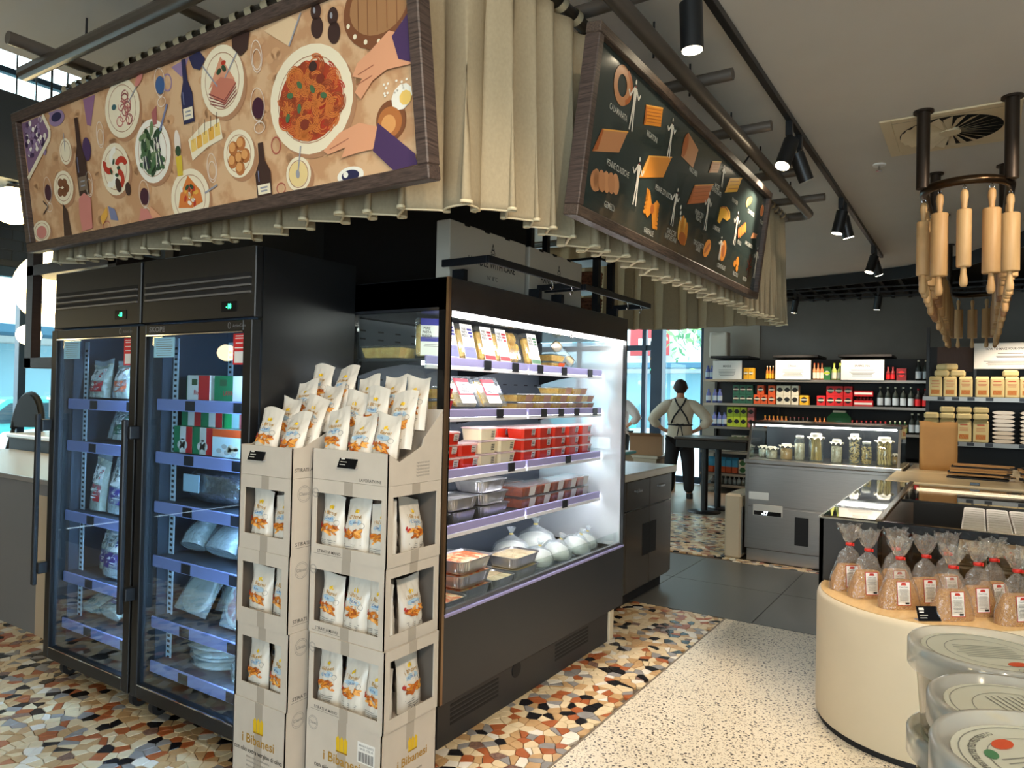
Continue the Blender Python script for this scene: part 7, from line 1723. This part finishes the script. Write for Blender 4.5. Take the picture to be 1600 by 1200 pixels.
t = thing('white_counter', 'rounded white counter end beyond the bronze cabinet', 'counter', (6.9, 3.35, 0)); MB().box(-.35, -.25, 0, .35, .6, .93, mat('counter_white', (206, 190, 164), .4), .05).obj('body', t); MB().box(-.36, -.26, .93, .36, .6, .96, mat('counter_glass', (120, 190, 200), .1), .01).obj('top', t)

# ================================================================== PEOPLE
def skin_mesh(name, pts, edges, root, m, parent, sub=2):
    me = bpy.data.meshes.new(name); me.from_pydata([p[0] for p in pts], edges, []); ob = bpy.data.objects.new(name, me); COL.objects.link(ob)
    ob.modifiers.new('skin', 'SKIN'); sv = me.skin_vertices[0].data
    for i, (p, r) in enumerate(pts):
        sv[i].radius = r if isinstance(r, tuple) else (r, r); sv[i].use_root = (i == root)
    s = ob.modifiers.new('sub', 'SUBSURF'); s.levels = sub; s.render_levels = sub
    dg = bpy.context.evaluated_depsgraph_get(); dg.update(); m2 = bpy.data.meshes.new_from_object(ob.evaluated_get(dg)); bpy.data.objects.remove(ob)
    m2.materials.clear(); m2.materials.append(m)
    for p in m2.polygons: p.use_smooth = True
    q = link(name, m2, parent); return q
SKIN = mat('skin_tone', (196, 142, 112), .5); SHIRT = mat('cream_shirt', (218, 206, 184), .8, noise=.06, nscale=8); TROU = mat('black_trousers', (22, 22, 26), .75); HAIR = mat('dark_hair', (44, 32, 28), .6)
def person(label, loc, rz, s, shirt, apron=True, trou=TROU):
    """faces local +X; standing with hands on hips"""
    t = thing('person', label, 'person', loc, rz); t.scale = (s, s, s)
    H = {}
    def mir(y): return (1, -1) if y else (1,)
    pel, wa, ch, nk, hd = (0, 0, .96), (0, 0, 1.12), (0, 0, 1.36), (.0, 0, 1.5), (.03, 0, 1.66)
    def arm(sg): return [((0, .18*sg, 1.42), .055), ((-.02, .235*sg, 1.36), .055), ((-.08, .42*sg, 1.17), .045), ((.02, .25*sg, 1.02), .03), ((.045, .19*sg, 1.0), .026)]
    def leg(sg): return [((0, .10*sg, .92), .095), ((.01, .13*sg, .5), .06), ((-.02, .15*sg, .09), .042), ((.12, .17*sg, .04), .032)]
    pts = [(pel, (.16, .11)), (wa, (.135, .10)), (ch, (.16, .11)), (nk, .06), ((.01, 0, 1.57), .058), (hd, (.08, .095)), ((.03, 0, 1.745), (.06, .075))]
    ed = [(0, 1), (1, 2), (2, 3), (3, 4), (4, 5), (5, 6)]
    for sg in (1, -1):
        b = len(pts); pts += arm(sg); ed += [(2, b)]+[(b+i, b+i+1) for i in range(4)]
        # fingers spread on the hip
        hb = b+4
        for k, (dx, dz) in enumerate(((.07, .02), (.075, .0), (.07, -.02), (.055, -.038), (-.03, -.03))):
            q = len(pts); pts += [((.045+dx*.6, .185*sg, 1.0+dz*.8), .010), ((.045+dx, .16*sg, 1.0+dz*1.2), .008)]; ed += [(hb, q), (q, q+1)]
        b = len(pts); pts += leg(sg); ed += [(0, b)]+[(b+i, b+i+1) for i in range(3)]
    skin_mesh('body', pts, ed, 0, SKIN, t)
    # face
    for sg in (1, -1): MB().lathe([(0, -.022), (.012, -.018), (.016, 0), (.012, .022), (0, .026)], SKIN, 10, (.02, .098*sg, 1.655)).obj('ear', t); MB().lathe([(0, -.010), (.008, -.006), (.010, 0), (.008, .006), (0, .010)], WHITE, 10, (.108, .033*sg, 1.675)).obj('eye', t)
    MB().add([(.11, -.014, 1.635), (.11, .014, 1.635), (.145, 0, 1.635), (.118, 0, 1.68)], [(0, 1, 2), (1, 3, 2), (3, 0, 2), (0, 3, 1)], SKIN).obj('nose', t); MB().box(.112, -.022, 1.607, .118, .022, 1.613, mat('lips', (160, 90, 80), .5)).obj('mouth', t)
    g = []
    for i in range(13):
        th = PI*.62*i/12; row = []
        for j in range(24):
            ph = 2*PI*j/24; lim = .62+.32*max(0, -math.cos(ph)); a = th*lim/.62*1.0
            row.append((.02+.108*math.sin(a)*math.cos(ph), .102*math.sin(a)*math.sin(ph), 1.672+.112*math.cos(a)*(1.0 if a < 1.6 else 1.1)+.004*math.sin(j*5+i)))
        g.append(row)
    mb = MB(); mb.grid([[g[i][j] for i in range(13)] for j in range(24)], HAIR, True, True); mb.obj('hair', t)
    # shirt: lofted torso with puffed sleeves
    mb = MB(); rows = []
    lev = ((.84, .185, .125), (.93, .19, .13), (1.08, .172, .118), (1.2, .185, .125), (1.32, .205, .13), (1.41, .195, .11), (1.465, .13, .085), (1.50, .075, .068))
    for i in range(28):
        a = 2*PI*i/28; row = []
        for z, hy, hx in lev:
            e = .75; row.append((math.copysign(abs(math.cos(a))**e, math.cos(a))*hx*(1+.02*math.sin(a*7+z*20)), math.copysign(abs(math.sin(a))**e, math.sin(a))*hy*(1+.015*math.sin(a*9+z*31)), z))
        rows.append(row)
    mb.grid(rows, shirt, True, True)
    for sg in (1, -1):
        mb.tube([(0, .12*sg, 1.40), (-.01, .19*sg, 1.385), (-.03, .27*sg, 1.33), (-.06, .36*sg, 1.24), (-.075, .405*sg, 1.17), (-.055, .36*sg, 1.115), (-.03, .325*sg, 1.085)], [.085, .09, .085, .08, .078, .068, .05], shirt, 14)
    mb.obj('shirt', t)
    tp = [((0, 0, .93), (.15, .15))]; te = []
    for sg in (1, -1):
        b = len(tp); tp += [((0, .095*sg, .84), .13), ((.01, .13*sg, .5), .1), ((-.02, .15*sg, .07), .08)]; te += [(0, b), (b, b+1), (b+1, b+2)]
    skin_mesh('trousers', tp, te, 0, trou, t)
    for sg in (1, -1): MB().prism([(-.08, -.045), (.08, -.05), (.17, -.035), (.19, 0), (.17, .035), (.08, .05), (-.08, .045), (-.1, 0)], 0, .075, DARK, Matrix.Translation((.0, .16*sg, 0))).obj('shoe', t)
    if apron:
        AP = mat('apron_black', (24, 26, 30), .7)
        yb = -.142
        for sg in (1, -1): MB().tube([(-.07, .085*sg, 1.50), (-.135, .05*sg, 1.42), (-.152, -.02*sg, 1.32), (-.150, -.09*sg, 1.22), (-.125, -.13*sg, 1.12)], .0125, AP, 6).obj('apron_strap', t)
        MB().tube([(.165*math.cos(a)*.86, .178*math.sin(a), 1.10) for a in [i*PI/12 for i in range(24)]], .012, AP, 6, closed=True).obj('apron_waistband', t)
        MB().tube([(-.15, 0, 1.10), (-.165, .05, 1.115), (-.16, .06, 1.09), (-.15, 0, 1.10), (-.165, -.05, 1.115), (-.16, -.06, 1.09), (-.15, 0, 1.10)], .009, AP, 6).obj('apron_bow', t)
        for sg in (1, -1): MB().tube([(-.15, .01*sg, 1.10), (-.165, .03*sg, 1.0), (-.16, .045*sg, .92)], .008, AP, 6).obj('apron_tie', t)
    return t
person('person in cream shirt and black crossed apron straps with hands on hips', (10.72, 3.86, 0), .35, 1.02, SHIRT)
person('person in a pale shirt mostly hidden beyond the glazed end of the chilled case', (11.82, 5.36, 0), 2.6, 1.0, mat('pale_shirt', (214, 200, 196), .8), False)

# ================================================================== BAR SIDE (far left)
t = thing('bar_counter', 'grey fronted bar counter with pale end beside the fridge', 'counter', (2.5, 5.6, 0)); o = t.location
MB(o).box(2.16, 4.25, 0, 2.2, 7.2, .95, mat('bar_grey', (126, 124, 124), .5)).box(2.2, 4.27, 0, 2.9, 7.2, .93, DARK).obj('front', t); MB(o).box(2.154, 4.3, .0, 2.16, 4.86, .86, mat('bar_cream', (196, 174, 146), .5)).obj('cream_panel', t)
MB(o).box(2.14, 4.22, .93, 2.95, 7.2, .965, mat('bar_top', (150, 144, 138), .3), .004).obj('top', t)
t = thing('marble_shelf', 'pale marble bar shelf on dark brackets over the bar counter', 'shelf', (3.3, 5.8, 0)); o = t.location
MB(o).box(2.98, 4.3, 0, 3.5, 7.3, 1.06, DARK).obj('base', t); MB(o).box(2.95, 4.3, 1.06, 3.55, 7.3, 1.10, mat('marble', (206, 200, 194), .2, noise=.15, nscale=5), .01).obj('top', t)
MB(o).box(3.3, 4.3, 1.23, 3.6, 7.3, 1.40, BLACK).obj('upper_shelf', t); MB(o).box(3.28, 4.3, 1.40, 3.65, 7.3, 1.42, STEEL).obj('rail', t)
for y in (4.4, 5.9, 7.2): MB(o).box(3.4, y-.03, 1.10, 3.46, y+.03, 1.23, BLACK).obj('bracket', t)
gm = MB().lathe([(0, 0), (.028, 0), (.034, .11), (.031, .11), (.026, .006), (0, .006)], film('glassware', (240, 250, 255), .4, .0, milky=.08), 14).mesh('tumbler')
for i in range(14):
    for j in range(2): ob = link('tumbler', gm, None, (3.35+j*.09, 5.9+i*.1, 1.4205)); tag(ob, 'clear tumbler lined up on the bar shelf', 'glass', 'tumblers on the bar shelf')
t = thing('bar_chair', 'rounded black chair back behind the bar', 'chair', (3.33, 7.78, 0), -1.2)
MB().tube([(.16*math.cos(a), .16*math.sin(a)*.2, 1.1+.34*math.sin(a)) for a in [PI*i/14 for i in range(15)]], .03, DARK, 8).obj('back_frame', t)
MB().prism([(.155*math.cos(a), .32*math.sin(a)) for a in [PI*i/14 for i in range(15)]], -.02, .02, DARK, Matrix.Translation((0, 0, 1.12)) @ Matrix.Rotation(PI/2, 4, 'X')).obj('backrest', t)
MB().lathe([(0, .72), (.24, .72), (.25, .76), (.23, .8), (0, .8)], DARK, 24, (0, -.2, 0)).obj('seat', t)
for a in range(4): MB().cyl((.2*math.cos(a*PI/2+.78), -.2+.2*math.sin(a*PI/2+.78), .72), (.24*math.cos(a*PI/2+.78), -.2+.24*math.sin(a*PI/2+.78), 0), .016, DARK, 8).obj('leg', t)
for x in (0,): MB().tube([(-.16, 0, 1.1), (-.16, -.1, .78)], .02, DARK, 6).obj('back_support', t); MB().tube([(.16, 0, 1.1), (.16, -.1, .78)], .02, DARK, 6).obj('back_support', t)
# hanging shelf frame and bag at left
WDK = mat('walnut_dark', (58, 48, 46), .5, noise=.3, nscale=10, stretch=(1, 1, 6))
t = thing('hanging_shelf', 'dark wooden hanging shelf frame beside the fridge', 'shelf', (2.5, 4.9, 1.65))
for x in (-.18, .18):
    for y in (.48, -.55): MB().box(x-.03, y-.045, 0, x+.03, y+.045, 1.65, WDK).obj('post', t)
for z in (0, .62): MB().box(-.21, -.6, z, .21, .53, z+.07, WDK, .003).obj('shelf_board', t)
paper_bag('brown paper bag standing on the hanging shelf', 2.46, 5.06, 1.721, .2, .2, .36, .1, mat('kraft_dark', (132, 104, 84), .75))
GLOBE = mat('globe_light', (255, 226, 160), .4, emit=8)
def globe(x, y, z, r, label, top=3.3, group='globe lamps'):
    t = thing('globe_lamp', label, 'pendant lamp', (x, y, z), 0, group)
    MB().lathe([(r*math.sin(a), -r*.92*math.cos(a)) for a in [PI*i/18 for i in range(19)]], GLOBE, 30).obj('globe', t)
    MB().cyl((0, 0, r*.85), (0, 0, r*1.05), r*.3, BLACK, 16).obj('cap', t); MB().cyl((0, 0, r), (0, 0, top-z), .006, BLACK, 6).obj('cord', t)
globe(2.55, 6.30, 2.92, .155, 'glowing globe lamp beside the mural over the bar', 5.4); globe(3.05, 7.15, 1.98, .10, 'small glowing globe lamp in front of the bar window', 5.4); globe(2.85, 6.15, 2.30, .33, 'large glowing globe lamp behind the hanging shelf', 5.4)
for x, y, z in ((-1.6, 5.75, 2.70), (-1.6, 5.3, 2.64), (.49, 7.0, 1.96), (-.3, 7.0, 2.04), (-1.17, 7.0, 1.93)): globe(x, y, z, .10, 'small glowing globe lamp over the entrance seating', 5.4)
for x, y, z in ((-2.6, 1.6, 2.45), (-2.2, .4, 2.45)): globe(x, y, z, .17, 'glowing globe lamp over the entrance aisle')
t = thing('ceiling_duct', 'dark slanted ceiling box hanging beyond the mural', 'duct', (2.9, 7.2, 3.1)); MB().add([(-.5, -1.0, .0), (.6, -1.0, .0), (.6, .6, .0), (-.5, .6, .0), (-.62, -1.1, .62), (.6, -1.1, .62), (.6, .6, .62), (-.62, .6, .62)], [(3, 2, 1, 0), (4, 5, 6, 7), (0, 1, 5, 4), (1, 2, 6, 5), (2, 3, 7, 6), (3, 0, 4, 7)], mat('duct_dark', (46, 52, 60), .6)).obj('box', t)
for x in (-.3, .3): MB().cyl((x, 0, .62), (x, 0, 2.3), .01, DARK, 6).obj('hanger', t)
# the unlabelled sauce-tub prototypes are placed above; done
